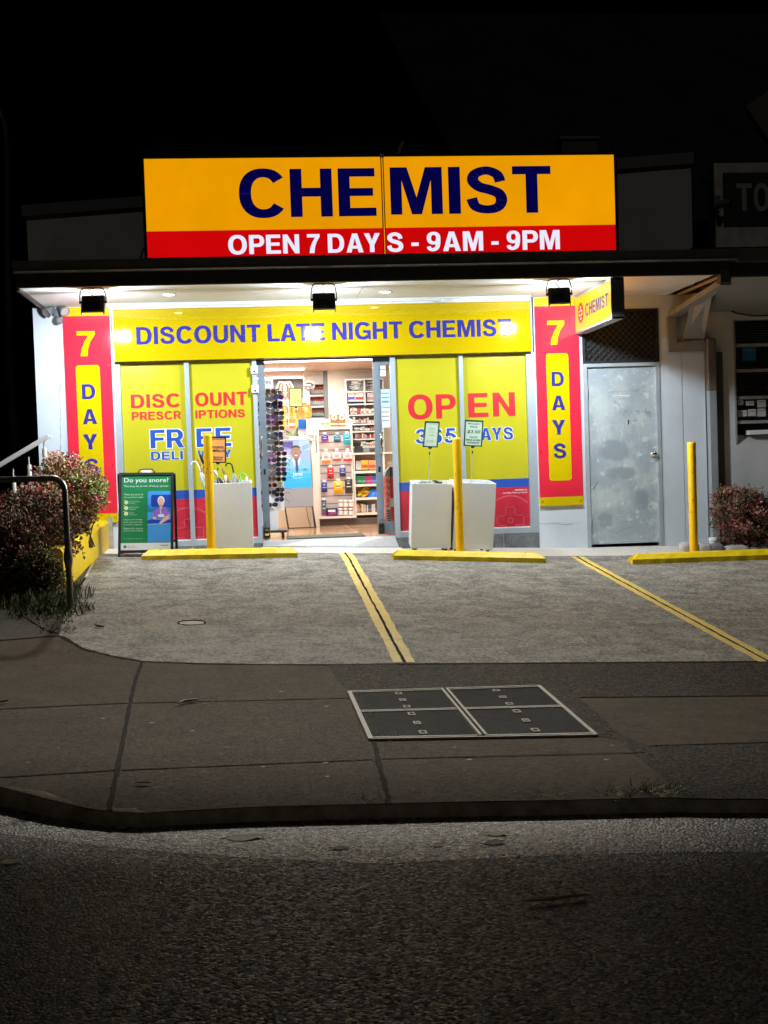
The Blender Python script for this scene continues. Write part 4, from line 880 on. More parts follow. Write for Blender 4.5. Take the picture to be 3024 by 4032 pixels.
mint = mat('mint ticket card', (.50, .66, .50), .5); orange = mat('orange ticket card', (.85, .36, .10), .5); ink = mat('black ink', (.02, .02, .02), .6); faint = mat('faded ink', (.36, .48, .36), .6); tframe = mat('dark green ticket frame', (.015, .05, .035), .4); lime = mat('lime ticket card', (.62, .75, .22), .5)
def ticket(k, quad, Y, foot, label, card, frame, lines, cat='price ticket', mirror=False, inkm=None, turn=.0, stem=True):
    A, B, C_, D = [at(*k(*p), Y) for p in quad]                     # tl, tr, br, bl
    ux = (B-A+C_-D).normalized(); uz = (A-D+B-C_).normalized(); c = (A+B+C_+D)/4; W = ((B-A).length+(C_-D).length)/2; H = ((A-D).length+(B-C_).length)/2
    nn = ux.cross(uz); t = thing('price_ticket', at(*k(*foot), Y) if stem else (c.x, c.y, c.z-H/2), label, cat, 'price tickets on stands')
    mb = MB(); b = .012
    for s in (-1, 1): mb.obox(c+ux*(W/2-b/2)*s, ux*b/2, nn*.008, uz*H/2, frame); mb.obox(c+uz*(H/2-b/2)*s, ux*(W/2-b), nn*.008, uz*b/2, frame)
    mb.build('frame', t)
    mb = MB(); mb.obox(c, ux*(W/2-b), nn*.003, uz*(H/2-b), card)
    for s, x0, x1, y0, y1 in lines:
        if mirror: text(mb, s, c+ux*(W*(.5-x0))+uz*(H*(.5-y1))+nn*.004, -ux, uz, W*(x1-x0), H*(y1-y0), inkm or ink, bold=.0, shear=.15)
        else: text(mb, s, c+ux*(W*(x0-.5))+uz*(H*(.5-y1))+nn*.004, ux, uz, W*(x1-x0), H*(y1-y0), inkm or ink, bold=.012 if len(s) < 20 else 0, shear=.2)
    if mirror: mb.sm = mb.sm
    mb.build('card', t)
    if stem:
        mb = MB(); lo_ = c-uz*H/2; f = at(*k(*foot), Y); mb.obox(lo_-uz*.008, ux*.02, nn*.008, uz*.008, M['black']); mb.tube([lo_-uz*.01, lo_-uz*.05, f-UZ*.12], [.006, .004, .004], M['steel'], 8); mb.cyl(lo_-uz*.05, lo_-uz*.08, .007, M['black'], n=8); mb.build('stem', t)
    return t
low = lambda s: s
ticket(K6, ((885, 874), (1046, 876), (1043, 1122), (890, 1118)), -.62, (953, 1280), 'orange ASSORTED UMBRELLAS ticket standing in the umbrella bin', orange, M['black'],
       [("MANAGER'S SPECIAL", .12, .88, .09, .13), ('ASSORTED', .15, .85, .36, .45), ('UMBRELLAS', .1, .92, .49, .58), ('PRICES AS', .22, .8, .76, .82), ('MARKED', .25, .75, .84, .90)])
ticket(K8, ((425, 757), (570, 762), (548, 1014), (403, 1008)), -.6, (455, 1330), 'pale green ticket with faded reversed writing, on the packet bin', mat('pale green card back', (.56, .68, .52), .5), tframe,
       [("MANAGER'S SPECIAL", .15, .85, .09, .12), ('SPECIAL', .3, .8, .25, .32), ('NASAL', .32, .7, .38, .44), ('SPRAY', .32, .72, .50, .56), ('$0.50', .3, .78, .72, .83)], mirror=True, inkm=faint)
ticket(K8, ((812, 744), (992, 752), (978, 1006), (800, 998)), -.58, (867, 1335), 'green ticket reading $3.50 standing in the toothpaste bin', mint, tframe,
       [("MANAGER'S", .18, .84, .11, .17), ('SPECIAL', .28, .72, .23, .28), ('$3.50', .16, .86, .38, .52), ('COLGATE', .3, .72, .62, .68), ('TRIPLE ACTION', .1, .88, .73, .79), ('TOOTHPASTE', .17, .82, .83, .89)])
def umbrella(k, top, bot, Y, handle, col, hm, label, hook=1, transl=False):
    a, b = at(*k(*top), Y), at(*k(*bot), Y-.03); d = (a-b).normalized(); base = Vector((b.x, Y, B1[2]+.03)) if False else b-d*.2
    t = thing('umbrella', base, label, 'umbrella', 'umbrellas standing in the bin'); cm = mat('umbrella cloth '+col[0], col[1], .45 if not transl else .15, var=.1, vs=20)
    L = (a-base).length; mb = MB(); n = 16; prof = [(.010, .03), (.022, .08), (.034, .30), (.036, .42), (.026, .50), (.012, .55)]
    ax = d.orthogonal().normalized(); ay = d.cross(ax); v = []
    for r_, h in prof:
        for i in range(n): q = r_*(1 if i % 2 else .68); v.append(base+d*(h*L/.72)+(ax*math.cos(2*math.pi*i/n)+ay*math.sin(2*math.pi*i/n))*q)
    mb.add(v, [(i*n+j, i*n+(j+1) % n, (i+1)*n+(j+1) % n, (i+1)*n+j) for i in range(len(prof)-1) for j in range(n)], cm); mb.build('canopy', t)
    mb = MB(); mb.cyl(base, base+d*(L*.9), .004, M['steel'], n=8); mb.build('shaft', t)
    mb = MB(); s0 = base+d*(L*.8)
    if handle == 'crook':
        P = [s0, base+d*(L*.97)]; c = base+d*(L*.97)+UX*.032*hook
        P += [c+(-UX*hook*math.cos(R(q))+d*math.sin(R(q)))*.034 for q in range(20, 200, 20)]
        mb.tube(P, .008, hm, 10)
    else: mb.tube([s0, base+d*(L*.86), base+d*(L*.97), base+d*L], [.009, .014, .013, .008], hm, 12)
    mb.build('handle', t)
U_ = lambda *q: umbrella(K6, *q)
U_((775, 1125), (850, 1320), -.66, 'crook', ('white', (.6, .6, .6)), M['white'], 'umbrella with white crook handle leaning out beside the yellow post', -1)
U_((800, 1040), (905, 1330), -.56, 'straight', ('black', (.02, .02, .025)), M['black'], 'tall black umbrella rising behind the yellow post')
U_((778, 1068), (880, 1330), -.60, 'straight', ('tan', (.45, .2, .07)), mat('tan handle', (.5, .25, .09), .4), 'tan umbrella leaning behind the yellow post')
U_((935, 1190), (1000, 1330), -.64, 'straight', ('navy', (.03, .04, .09)), M['steel'], 'dark navy umbrella with a steel handle in the bin')
U_((1010, 1165), (1062, 1330), -.62, 'straight', ('brown', (.35, .15, .04)), mat('wood handle', (.42, .19, .06), .4), 'brown wooden handled umbrella in the middle of the bin')
U_((1098, 1140), (1138, 1330), -.6, 'crook', ('clear', (.45, .47, .48)), M['black'], 'clear umbrella with black crook handle', -1, True)
U_((1172, 1240), (1190, 1340), -.66, 'crook', ('green', (.1, .5, .12)), mat('green handle', (.12, .7, .12), .35), 'umbrella with a bright green crook handle', 1)
U_((1040, 1235), (1040, 1340), -.7, 'straight', ('silver', (.4, .41, .43)), M['white'], 'silver umbrella with white handle in the bin')
U_((1240, 1250), (1225, 1340), -.6, 'straight', ('grey', (.28, .3, .3)), M['white'], 'grey umbrella at the end of the bin nearest the door')
# loose stock at the rim of the packet bin
for i in range(11):
    u = i/10; x = B2[0]+.06+(B2[1]-B2[0]-.12)*((u*2.7) % 1); y = -.72+.24*((u*4.3) % 1); z = B2[3]-.03
    mb = MB(); a = random.uniform(0, 3); mb.obox((x, y, z+random.uniform(0, .025)), Vector((math.cos(a), math.sin(a), .15))*.045, Vector((-math.sin(a), math.cos(a), 0))*.02, (0, 0, .014), mat('packet '+str(i % 4), ((.7, .7, .7), (.05, .2, .12), (.6, .62, .6), (.03, .03, .03))[i % 4], .4))
    mb.box((x-.01, y-.01, z+.02), (x+.01, y+.01, z+.03), M['paper']); tag(mb.build('packet'), 'small packet lying among others at the rim of the packet bin', 'packet', 'packets in the open bin')
for i in range(8):
    x = B3[0]+.07+(B3[1]-B3[0]-.14)*(i % 4)/3; y = -.7+.2*(i//4); mb = MB(); mb.cbox((x-.045, y-.02, B3[3]-.1), (x+.045, y+.02, B3[3]-.06), .003, mat('toothpaste box', (.6, .62, .63), .35)); mb.box((x-.03, y-.0215, B3[3]-.09), (x+.03, y-.0205, B3[3]-.07), M['rtext']); tag(mb.build('toothpaste_box'), 'small white toothpaste box lying in the bin with the $3.50 ticket', 'toothpaste box', 'toothpaste boxes in the bin')

# ------------------------------------------------------------------ the sandwich board
ya, yb = -.99, -.78
f0 = at(*K6(33, 2000), ya); W0 = at(*K6(545, 1932), ya)
t = thing('sandwich_board', ((f0.x+W0.x)/2, ya+.1, f0.z), 'black framed sandwich board with a green poster asking Do you snore?', 'sandwich board')
TL, TR, BR, BL = at(*K6(43, 1215), yb), at(*K6(556, 1210), yb), at(*K6(549, 1955), ya+.0), at(*K6(37, 1962), ya+.0)
ux = (TR-TL+BR-BL).normalized(); uz = (TL-BL+TR-BR).normalized(); nn = ux.cross(uz); W = ((TR-TL).length+(BR-BL).length)/2; H = ((TL-BL).length+(TR-BR).length)/2; c = (TL+TR+BL+BR)/4
b = .027; mb = MB(); bkm = M['blackmetal']
for s in (-1, 1): mb.obox(c+ux*(W/2-b/2)*s-uz*.03, ux*b/2, nn*.012, uz*(H/2+.03), bkm); mb.obox(c+uz*(H/2-b/2)*s, ux*(W/2-b), nn*.012, uz*b/2, bkm)
mb.build('front_frame', t)
mb = MB(); rb = c+Vector((0, .22, 0)); uz2 = Vector((uz.x, -uz.y*1.1, uz.z)).normalized(); n2 = ux.cross(uz2)
for s in (-1, 1): mb.obox(rb+ux*(W/2-b/2+.02)*s-uz2*.04, ux*b/2, n2*.01, uz2*(H/2+.03), bkm)
mb.obox(rb-uz2*(H/2-.1), ux*(W/2), n2*.01, uz2*.012, bkm); mb.obox(rb, ux*(W/2-b), n2*.003, uz2*(H/2-.05), bkm); mb.build('rear_frame', t)
mb = MB(); tp = c+uz*H/2; mb.tube([tp-ux*.09, tp-ux*.06+uz*.04, tp+ux*.06+uz*.04, tp+ux*.09], .006, bkm, 8); mb.obox(tp+uz*.012, ux*.05, nn*.01, uz*.012, M['white']); mb.build('handle', t)
GR = mat('poster green', (.018, .22, .075), .3, coat=.3); BLU = mat('poster blue', (.07, .33, .80), .3, coat=.3); DBL = mat('poster dark blue', (.02, .06, .40), .3); SK = mat('printed skin', (.80, .45, .40), .4); PUR = mat('printed purple', (.30, .13, .55), .4); HW = mat('poster white', (.78, .8, .8), .35, coat=.3); LT = mat('poster pale text', (.62, .78, .62), .4); YC = mat('poster yellow disc', (.75, .78, .4), .4)
PW, PH = W-2*b, H-2*b; o = c-ux*PW/2-uz*PH/2+nn*.003
mb = MB(); mb.obox(c, ux*PW/2, nn*.0025, uz*PH/2, GR)
def pr(x0, y0, x1, y1, m, l=1):           # rectangle on the poster, in poster fractions from the top left
    q = lambda x, y: o+ux*(PW*x)+uz*(PH*(1-y))+nn*(.0006*l); mb.add([q(x0, y1), q(x1, y1), q(x1, y0), q(x0, y0)], [(0, 1, 2, 3)], m)
def pp_(pts, m, l=2): mb.poly([o+ux*(PW*x)+uz*(PH*(1-y))+nn*(.0006*l) for x, y in pts], m)
def pt(s, x0, x1, y0, y1, m, bold=0, l=2): text(mb, s, o+ux*(PW*x0)+uz*(PH*(1-y1))+nn*(.0006*l), ux, uz, PW*(x1-x0), PH*(y1-y0), m, bold=bold)
def el(cx, cy, rx, ry, m, l=3, a0=0, a1=360):
    P = [(cx+rx*math.cos(R(a0+(a1-a0)*i/24)), cy-ry*math.sin(R(a0+(a1-a0)*i/24))) for i in range(24 if a1-a0 >= 360 else 25)]; pp_(P, m, l)
def rr4(x0, y0, x1, y1, r_, m, l):
    P = []
    for cx, cy, a0 in ((x1-r_, y0+r_*.6, 0), (x0+r_, y0+r_*.6, 90), (x0+r_, y1-r_*.6, 180), (x1-r_, y1-r_*.6, 270)): P += [(cx+r_*math.cos(R(a0+18*i)), cy-r_*.6*math.sin(R(a0+18*i))) for i in range(6)]
    pp_(P, m, l)
pt('Do you snore?', .05, .95, .035, .115, HW, .01); pt('You may be at risk of sleep apnoea', .05, .95, .135, .165, HW, .005)
pt('These are some of', .05, .44, .245, .270, LT, .004); pt('the common signs', .05, .44, .285, .310, LT, .004)
for i, (a_, b_) in enumerate((('Loud persistent', 'snoring'), ('Early morning', 'headaches'), ('Daytime', 'sleepiness'))):
    y = .365+.075*i; el(.10, y, .042, .026, YC, 3); el(.085, y-.004, .006, .004, GR, 4); el(.115, y-.004, .006, .004, GR, 4); pp_([(.085, y+.008), (.115, y+.008), (.115, y+.012), (.085, y+.012)], GR, 4); pp_([(.045, y-.035), (.075, y-.035), (.075, y-.028), (.045, y-.028)], YC, 3)
    pt(a_, .165, .165+.0145*len(a_), y-.018, y-.002, LT); pt(b_, .165, .165+.0145*len(b_), y+.006, y+.022, LT)
for i, s in enumerate(('Organise an overnight', 'home sleep test today', 'to confirm a diagnosis.')): pt(s, .05, .43, .585+.033*i, .607+.033*i, LT, .004)
for i, s in enumerate(('Please call or come in', 'store to make a booking')): pt(s, .05, .44, .70+.033*i, .722+.033*i, LT, .004)
pt('Always read the label. See your health professional.', .05, .44, .845, .855, LT)
rr4(.53, .215, 1.02, .5, .05, BLU, 2); pr(.53, .4, 1.0, .90, BLU, 2); pr(.535, .9-.28, .54, .9, DBL, 2); rr4(.60, .265, 1.02, .425, .04, DBL, 3)
el(.80, .345, .072, .062, HW, 4); el(.80, .365, .058, .062, SK, 5); pp_([(.775, .40), (.825, .40), (.83, .45), (.77, .45)], SK, 5)
pp_([(.66, .50), (.70, .455), (.77, .44), (.83, .44), (.90, .455), (.97, .50), (.97, .575), (.64, .575)], PUR, 4); pp_([(.64, .56), (.70, .56), (.71, .60), (.63, .60)], SK, 5); pp_([(.88, .56), (.97, .53), (.97, .59), (.80, .655), (.76, .645)], SK, 7)
rr4(.74, .525, .87, .565, .03, HW, 5); pp_([(.79, .455), (.80, .455), (.795, .49), (.81, .51), (.80, .525), (.79, .51), (.785, .48)], HW, 6)
pp_([(.53, .61), (.62, .59), (.75, .605), (.9, .60), (1, .60), (1, .645), (.85, .655), (.7, .65), (.53, .655)], DBL, 6); pp_([(.53, .655), (.7, .65), (.85, .655), (1, .645), (1, .655), (.85, .667), (.7, .662), (.53, .668)], mat('poster light blue', (.25, .55, .85), .4), 6)
pr(0, .905, 1, 1, HW, 4)
for dx, dy in ((.0, .012), (.0, -.012), (.018, 0), (-.018, 0)): rr4(.085+dx-.014, .953+dy-.009, .085+dx+.014, .953+dy+.009, .012, mat('logo dark green', (.03, .12, .1), .4), 5)
pt('Pharmacy', .14, .28, .938, .952, mat('logo dark green', (.03, .12, .1), .4), 0, 5); pt('Sleep Services', .14, .33, .957, .971, MATS['logo dark green'], 0, 5); pt('PHILIPS', .80, .95, .932, .946, DBL, .02, 5)
mb.build('poster', t)

# ------------------------------------------------------------------ end of the eaves and the neighbouring shop
t = thing('eaves_bracket', (1.0, -.75, 2.4), 'boxed grey bracket carrying the end of the eaves beside the white wall', 'bracket')
gm = mat('weathered grey timber', (.26, .25, .23), .65, var=.15, vs=10)
bA, bB = at(*KR(75, 350), -.02), at(*KR(455, 112), -1.5)
mb = MB(); d = (bB-bA).normalized(); sd = Vector((1, 0, 0)); upv = sd.cross(d).normalized(); upv = upv if upv.z > 0 else -upv
mb.obox((bA+bB)/2+UX*.03, UX*.06, d*(bB-bA).length/2, upv*.03, gm); mb.build('beam', t)
v0, v1 = rect(KR, 58, 358, 118, 610, -.06), rect(KR, 58, 548, 330, 610, -.06)
mb = MB(); mb.box((v0[0], -.06, v1[2]), (v0[1], 0, v0[3]), gm); mb.box((v0[1], -.06, v1[2]), (v1[1], 0, v1[3]), gm); mb.build('wall_frame', t)
P = [at(*KR(165, 528), -.03), at(*KR(318, 522), -.05), at(*KR(378, 195), -1.0), at(*KR(232, 205), -.75)]
mb = MB(); mb.prism(P, (.015, .03, .02), mat('grey bracket panel', (.30, .285, .26), .65, var=.1, vs=6)); mb.build('panel', t)
e0 = rect(KR, 422, -40, 492, 118, -1.5); mb = MB(); mb.box((e0[0], -1.56, e0[2]), (e0[1], -1.44, e0[3]), M['fascia']); mb.build('end_cap', t)
b0, b1 = at(*KR(130, 204), -.03), at(*KR(420, 80), -1.46); mb = MB(); d = (b1-b0).normalized(); mb.obox((b0+b1)/2, UX*.012, d*(b1-b0).length/2, UZ*.014, mat('raw batten', (.42, .32, .2), .7)); mb.build('batten', t)

NY = .02; ncol = mat('neighbour render', (.70, .70, .69), .75, var=.08, vs=3, bump=.15, bs=30)
nb = thing('neighbouring_shop', (4.5, NY, 0), 'dim grey shop next door with a louvred window and a dark sign on its parapet', 'shop')
NX0 = XR+.02; nw = rect(KR, 548, 380, 1100, 1280, NY)
nsz = at(*KR(700, 320), NY).z
mb = MB(); mb.box((NX0, NY, -.5), (nw[0], NY+.3, 3.4), ncol); mb.box((nw[0], NY, -.5), (nw[1], NY+.3, nw[2]), ncol); mb.box((nw[0], NY, nw[3]), (nw[1], NY+.3, 3.4), ncol); mb.box((nw[1], NY, -.5), (9, NY+.3, 3.4), ncol)
mb.box((9, NY, -.5), (9.3, 9, 4), ncol); mb.box((NX0, 8.8, -.5), (9, 9, 4), ncol)
mb.build('wall', nb)
mb = MB(); rx0, rx1 = at(*KR(407, 1300), NY-.01).x, at(*KR(466, 1300), NY-.01).x; mb.box((rx0, NY-.012, -.4), (rx1, NY, 2.2), mat('painted shadow strip', (.12, .1, .085), .7)); mb.build('shadow_strip', nb)  # brown strip painting the downpipe's shadow onto the wall
fm = mat('neighbour window frame', (.34, .34, .33), .6)
wn = MB()
for y in (380, 570, 755, 950, 1128): z = at(*KR(660, y), NY+.04).z; wn.box((nw[0], NY+.02, z-.018), (nw[1], NY+.08, z+.018), fm)
wn.box((nw[0]-.02, NY-.01, nw[2]), (nw[0], NY+.08, nw[3]), fm); mid_ = (nw[0]+nw[1])/2; wn.box((mid_-.02, NY+.02, nw[2]+.2), (mid_+.02, NY+.08, nw[3]), fm)
wf = wn.build('window', nb)
zs = at(*KR(660, 1200), NY).z; zp = at(*KR(660, 1128), NY).z
mb = MB(); mb.box((nw[0], NY+.05, zp), (nw[1], NY+.055, nw[3]), M['glass']); mb.build('glass_pane', wf)
mb = MB(); z = zp+.03
while z < nw[3]-.02: mb.obox(((nw[0]+nw[1])/2, NY+.085, z), ((nw[1]-nw[0])/2, 0, 0), (0, .010, .007), (0, -.0006, .001), mat('blind slat', (.7, .69, .66), .5)); z += .028
mb.build('blind', wf)
mb = MB(); mb.box((nw[0], NY+.25, nw[2]), (nw[1], NY+.27, nw[3]), M['black']); mb.build('dark_backing', wf)
mb = MB(); q = rect(KR, 593, 575, 695, 685, NY+.045); mb.box((q[0], NY+.043, q[2]), (q[1], NY+.046, q[3]), mat('blue notice', (.02, .13, .32), .5)); mb.box((q[0]+.02, NY+.042, q[3]-.06), (q[1]-.02, NY+.044, q[3]-.04), mat('blue notice mark', (.08, .2, .4), .5)); tag(mb.build('notice'), 'small blue notice stuck on the dark window next door', 'notice')
for i, (a, b_, c_, d_) in enumerate(((562, 968, 600, 1005), (620, 978, 645, 1008), (650, 975, 678, 1008), (703, 968, 765, 1020), (560, 1042, 628, 1088), (636, 1035, 695, 1085), (705, 1030, 765, 1088))):
    q = rect(KR, a, b_, c_, d_, NY+.045); mb = MB(); mb.box((q[0], NY+.042, q[2]), (q[1], NY+.046, q[3]), mat('notice card', (.7, .68, .64), .6)); mb.box((q[0]+.01, NY+.041, q[3]-.03), (q[1]-.012, NY+.043, q[3]-.018), fm); tag(mb.build('notice_card'), 'pale card propped low in the window next door', 'notice card', 'cards in the window next door')
mb = MB(); mb.box((nw[0]+.14, NY-.02, zs-.03), (nw[1], NY+.1, zs+.02), M['white']); mb.prism([(nw[0], NY+.0, nw[2]), (nw[0], NY+.12, zs-.03), (nw[0], NY+.12, nw[2])], (nw[1]-nw[0], 0, 0), mat('pale sill', (.5, .48, .45), .7)); mb.build('sill', wf)
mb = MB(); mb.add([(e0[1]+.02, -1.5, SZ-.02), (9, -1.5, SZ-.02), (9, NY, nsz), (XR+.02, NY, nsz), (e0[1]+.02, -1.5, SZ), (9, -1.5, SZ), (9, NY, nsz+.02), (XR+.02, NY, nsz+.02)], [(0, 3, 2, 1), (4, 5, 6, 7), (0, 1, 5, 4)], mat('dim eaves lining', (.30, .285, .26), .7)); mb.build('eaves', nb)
mb = MB(); mb.box((e0[1]+.02, -1.53, SZ-.03), (9, -1.5, SZ+.12), M['fascia']); mb.box((e0[1]+.05, -1.65, SZ+.11), (9, -1.53, SZ+.24), M['gutterm']); mb.box((e0[1]+.03, -1.53, SZ-.04), (9, -1.47, SZ-.02), mat('pale eaves strip', (.4, .38, .35), .7)); mb.build('gutter', nb)
mb = MB(); mb.add([(gx1+.05, -1.6, SZ+.22), (9, -1.6, SZ+.22), (9, NY, SZ+.5), (gx1+.05, NY, SZ+.5)], [(0, 1, 2, 3)], M['roof']); x = gx1+.1
while x < 8.8: mb.hexa([(x, -1.6, SZ+.21), (x+.06, -1.6, SZ+.21), (x+.06, NY, SZ+.5), (x, NY, SZ+.5), (x+.01, -1.6, SZ+.25), (x+.05, -1.6, SZ+.25), (x+.05, NY, SZ+.54), (x+.01, NY, SZ+.54)], M['roof']); x += .2
mb.build('awning_roof', nb)
cable = [at(*KR(x, y), NY-.02) for x, y in ((415, 280), (480, 305), (545, 335), (620, 350), (700, 358), (790, 352))]; mb = MB(); mb.tube(cable, .008, M['black'], 6); mb.build('cable', nb)
# parapet with painted sign
PY = .3; pw = rect(KT, 1318, 548, 2600, 1000, PY); mb = MB(); mb.box((pw[0], PY, 3.2), (9, PY+.2, pw[3]), mat('chipped white parapet', (.62, .59, .56), .8, var=.25, vs=7)); mb.build('parapet', nb)
q = rect(KT, 1380, 610, 2500, 945, PY-.02); t = thing('parapet_sign', ((q[0]+q[1])/2, PY-.02, q[2]), 'dark painted sign starting with the letters TO on the parapet next door', 'sign')
mb = MB(); mb.box((q[0], PY-.02, q[2]), (q[1], PY, q[3]), mat('charcoal sign board', (.035, .036, .038), .7, var=.15, vs=4)); gl = mat('grey sign letter', (.45, .44, .43), .7)
wtext(mb, 'T', KT, (1458, 685, 858, 1556, 683, 856), PY-.021, gl, bold=.03); wtext(mb, 'O', KT, (1568, 685, 860, 1668, 683, 858), PY-.021, gl, bold=.03); mb.build('sign_panel', t)
c = at(*KT(1345, 820), PY-.1); t = thing('security_camera', c, 'small dark security camera on the edge of the parapet next door', 'security camera')
mb = MB(); mb.box((pw[0]-.02, PY-.03, c.z-.06), (pw[0]+.06, PY, c.z+.12), M['greyplastic']); mb.tube([(pw[0]+.02, PY-.02, c.z), c], .02, M['greyplastic'], 8); mb.build('mount', t)
mb = MB(); mb.cyl(c+Vector((-.03, -.02, .0)), c+Vector((.12, -.1, .0)), .045, M['greyplastic'], n=14); mb.cyl(c+Vector((.11, -.095, 0)), c+Vector((.125, -.103, 0)), .05, M['black'], n=14); mb.build('body', t)
mb = MB(); mb.tube([(pw[0]+.0, PY-.02, c.z-.05), (pw[0]-.005, PY-.02, SZ+.45)], .012, mat('pale conduit', (.4, .39, .37), .6), 8); tag(mb.build('conduit'), 'thin pale conduit running down the edge of the parapet next door', 'conduit')
# steep corrugated roof rising behind, with its gable
mb = MB(); rl0 = Vector((-.6, 2.2, 4.1)); rl1 = Vector((8.5, 2.2, 4.1)); up_ = Vector((-.9, 4.6, 4.4)); dk = mat('dark corrugated roof', (.03, .03, .034), .6, .2, var=.2, vs=1.5)
N = 90
top = []
for i in range(N+1):
    p = rl0+(rl1-rl0)*(i/N); k = .03 if i % 2 else 0; top += [p+UZ*k, p+up_+UZ*k]
mb.add(top, [(2*i, 2*i+2, 2*i+3, 2*i+1) for i in range(N)], dk); rf = mb.build('roof', nb)
mb = MB(); mb.prism([at(*KT(x, y), 2.0) for x, y in ((1520, 190), (1760, 20), (2300, 700), (1760, 560), (1659, 400))][::-1], (0, .12, 0), mat('pale gable board', (.12, .12, .125), .7)); mb.build('gable', nb)
mb = MB(); q = rect(KT, 345, 402, 572, 560, .9); mb.box((q[0], .9, q[2]), (q[1], 1.2, q[3]), mat('dim roof box', (.10, .10, .09), .7)); mb.box((q[0]-.03, .87, q[3]), (q[1]+.03, 1.23, q[3]+.03), M['capm']); tag(mb.build('roof_vent'), 'dim pale box on the roof behind the right end of the lit sign', 'roof vent')
KC = crop(1000, 500, 1.508); mb = MB(); a_, b_ = at(*KC(884, 85), -.6), at(*KC(838, 200), -.6); mb.obox((a_+b_)/2, (a_-b_)/2, UX*.018, (0, .02, 0), mat('brown steel bracket', (.35, .2, .12), .6)); mb.box((b_.x-.03, -.63, 3.2), (b_.x+.0, -.57, b_.z+.1), M['gutterm'])
for y in (112, 142): p = at(*KC(905, y), -.6); mb.box((p.x, -.61, p.z-.004), (p.x+.2, -.6, p.z+.004), M['gutterm'])
tag(mb.build('aerial'), 'brown tilted aerial bracket poking above the middle of the lit sign', 'aerial')

# ------------------------------------------------------------------ planter, rails, plants
PX = -5.42
pz = [atX(*K5(645, 632), PX), atX(*K5(560, 760), PX), atX(*K5(440, 1005), PX)]
ys = [-.02, -.6, -1.2, -1.9, -2.6, -3.25]; t = thing('planter_wall', (PX-.07, -1.6, 0), 'low yellow painted garden wall along the left of the bays', 'wall')
zt_ = lambda y: .475+(y+1.2)*.035
mb = MB(); v = []
for y in ys:
    for dx, dz in ((0, zg(PX, y)-.2), (0, zt_(y)-.03), (-.03, zt_(y)), (-.16, zt_(y)), (-.17, zg(PX, y)-.2)): v.append((PX+dx+random.uniform(-.006, .006), y, dz+random.uniform(-.006, .006)))
n = len(ys); mb.add(v, [(i*5+j, (i+1)*5+j, (i+1)*5+j+1, i*5+j+1) for i in range(n-1) for j in range(4)]+[[(n-1)*5+j for j in range(5)]], M['ystop']); mb.build('wall', t)
mb = MB(); mb.box((-9, -3.25, -.3), (PX-.16, -.02, .40), M['earth']); tag(mb.build('raised_bed'), **S)
mb = MB(); q = [atX(*K5(x, y), PX+.01) for x, y in ((660, 590), (660, 800))]
mb.box((PX+.0, -.04, .15), (PX+.05, -.002, .55), mat('stained render', (.38, .36, .33), .8, var=.2, vs=12)); mb.build('render_end', t)
leafm = {}
def leafmats(tag_, cols): leafm[tag_] = [mat('leaf %s %d' % (tag_, i), c, .6, spec=.3) for i, c in enumerate(cols)]
leafmats('red', [(.24, .06, .07), (.38, .11, .12), (.16, .08, .05), (.44, .2, .18), (.2, .17, .08)])
leafmats('mix', [(.42, .20, .19), (.30, .28, .12), (.52, .34, .28), (.34, .33, .15), (.5, .11, .09)])
leafmats('green', [(.2, .3, .07), (.38, .42, .14), (.28, .36, .12), (.5, .22, .2), (.15, .2, .06)])
leafmats('dark', [(.10, .08, .05), (.15, .085, .065), (.07, .08, .035), (.19, .10, .085), (.10, .10, .045)])
def shrub(c, rad, n, kinds, label, rs, leaf=.034, head=.065, per=22, hollow=.55, name='shrub'):
    rnd = random.Random(rs); c = Vector(c); gz = max(.0, zg(c.x, c.y)); base = Vector((c.x, c.y, c.z-rad[2]-.05))
    t = thing(name, base, label, 'shrub', 'flowering shrubs'); mb = MB(); st = MB()
    lob = [(rnd.uniform(-.5, .5), rnd.uniform(-.5, .5), rnd.uniform(-.2, .55), rnd.uniform(.5, .8)) for _ in range(7)]
    for i in range(n):
        L = rnd.choice(lob)
        while True:
            d = Vector((rnd.uniform(-1, 1), rnd.uniform(-1, 1), rnd.uniform(-.8, 1)))
            if .3 < d.length < 1: break
        d.normalize(); q = Vector((L[0], L[1], L[2]))+d*L[3]*rnd.uniform(hollow, 1.04); p = c+Vector((q.x*rad[0], q.y*rad[1], q.z*rad[2]))
        if p.z < base.z+.03: continue
        ms = leafm[rnd.choice(kinds)]; dom = rnd.choice(ms); hd = head*rnd.uniform(.6, 1.25)
        if rnd.random() < .12: st.tube([base+Vector((rnd.uniform(-.1, .1), rnd.uniform(-.1, .1), 0)), (base+p)/2+Vector((rnd.uniform(-.05, .05), rnd.uniform(-.05, .05), .05)), p], [.008, .005, .002], mat('shrub stem', (.06, .035, .02), .8), 5, False)
        for k in range(per):
            o = Vector((rnd.gauss(0, 1), rnd.gauss(0, 1), rnd.gauss(.2, .7))); o = o.normalized()*hd*rnd.random()**.5; a = p+o
            u = (o+Vector((rnd.uniform(-1, 1), rnd.uniform(-1, 1), rnd.uniform(-.6, 1)))*.05).normalized(); w_ = u.cross(Vector((rnd.uniform(-1, 1), rnd.uniform(-1, 1), rnd.uniform(-1, 1)))).normalized(); l = leaf*rnd.uniform(.6, 1.3); nn_ = u.cross(w_)*l*.2
            mb.add([a-u*l*.1, a+w_*l*.33+u*l*.45+nn_, a+u*l, a-w_*l*.33+u*l*.45+nn_], [(0, 1, 2), (0, 2, 3)], dom if rnd.random() < .6 else rnd.choice(ms))
    mb.build('foliage', t); st.build('stem', t); return t
shrub((-5.62, -1.35, .77), (.34, .5, .40), 700, ['mix', 'red', 'mix', 'green'], 'tall shrub with pink and green heads in front of the corner pier', 3)
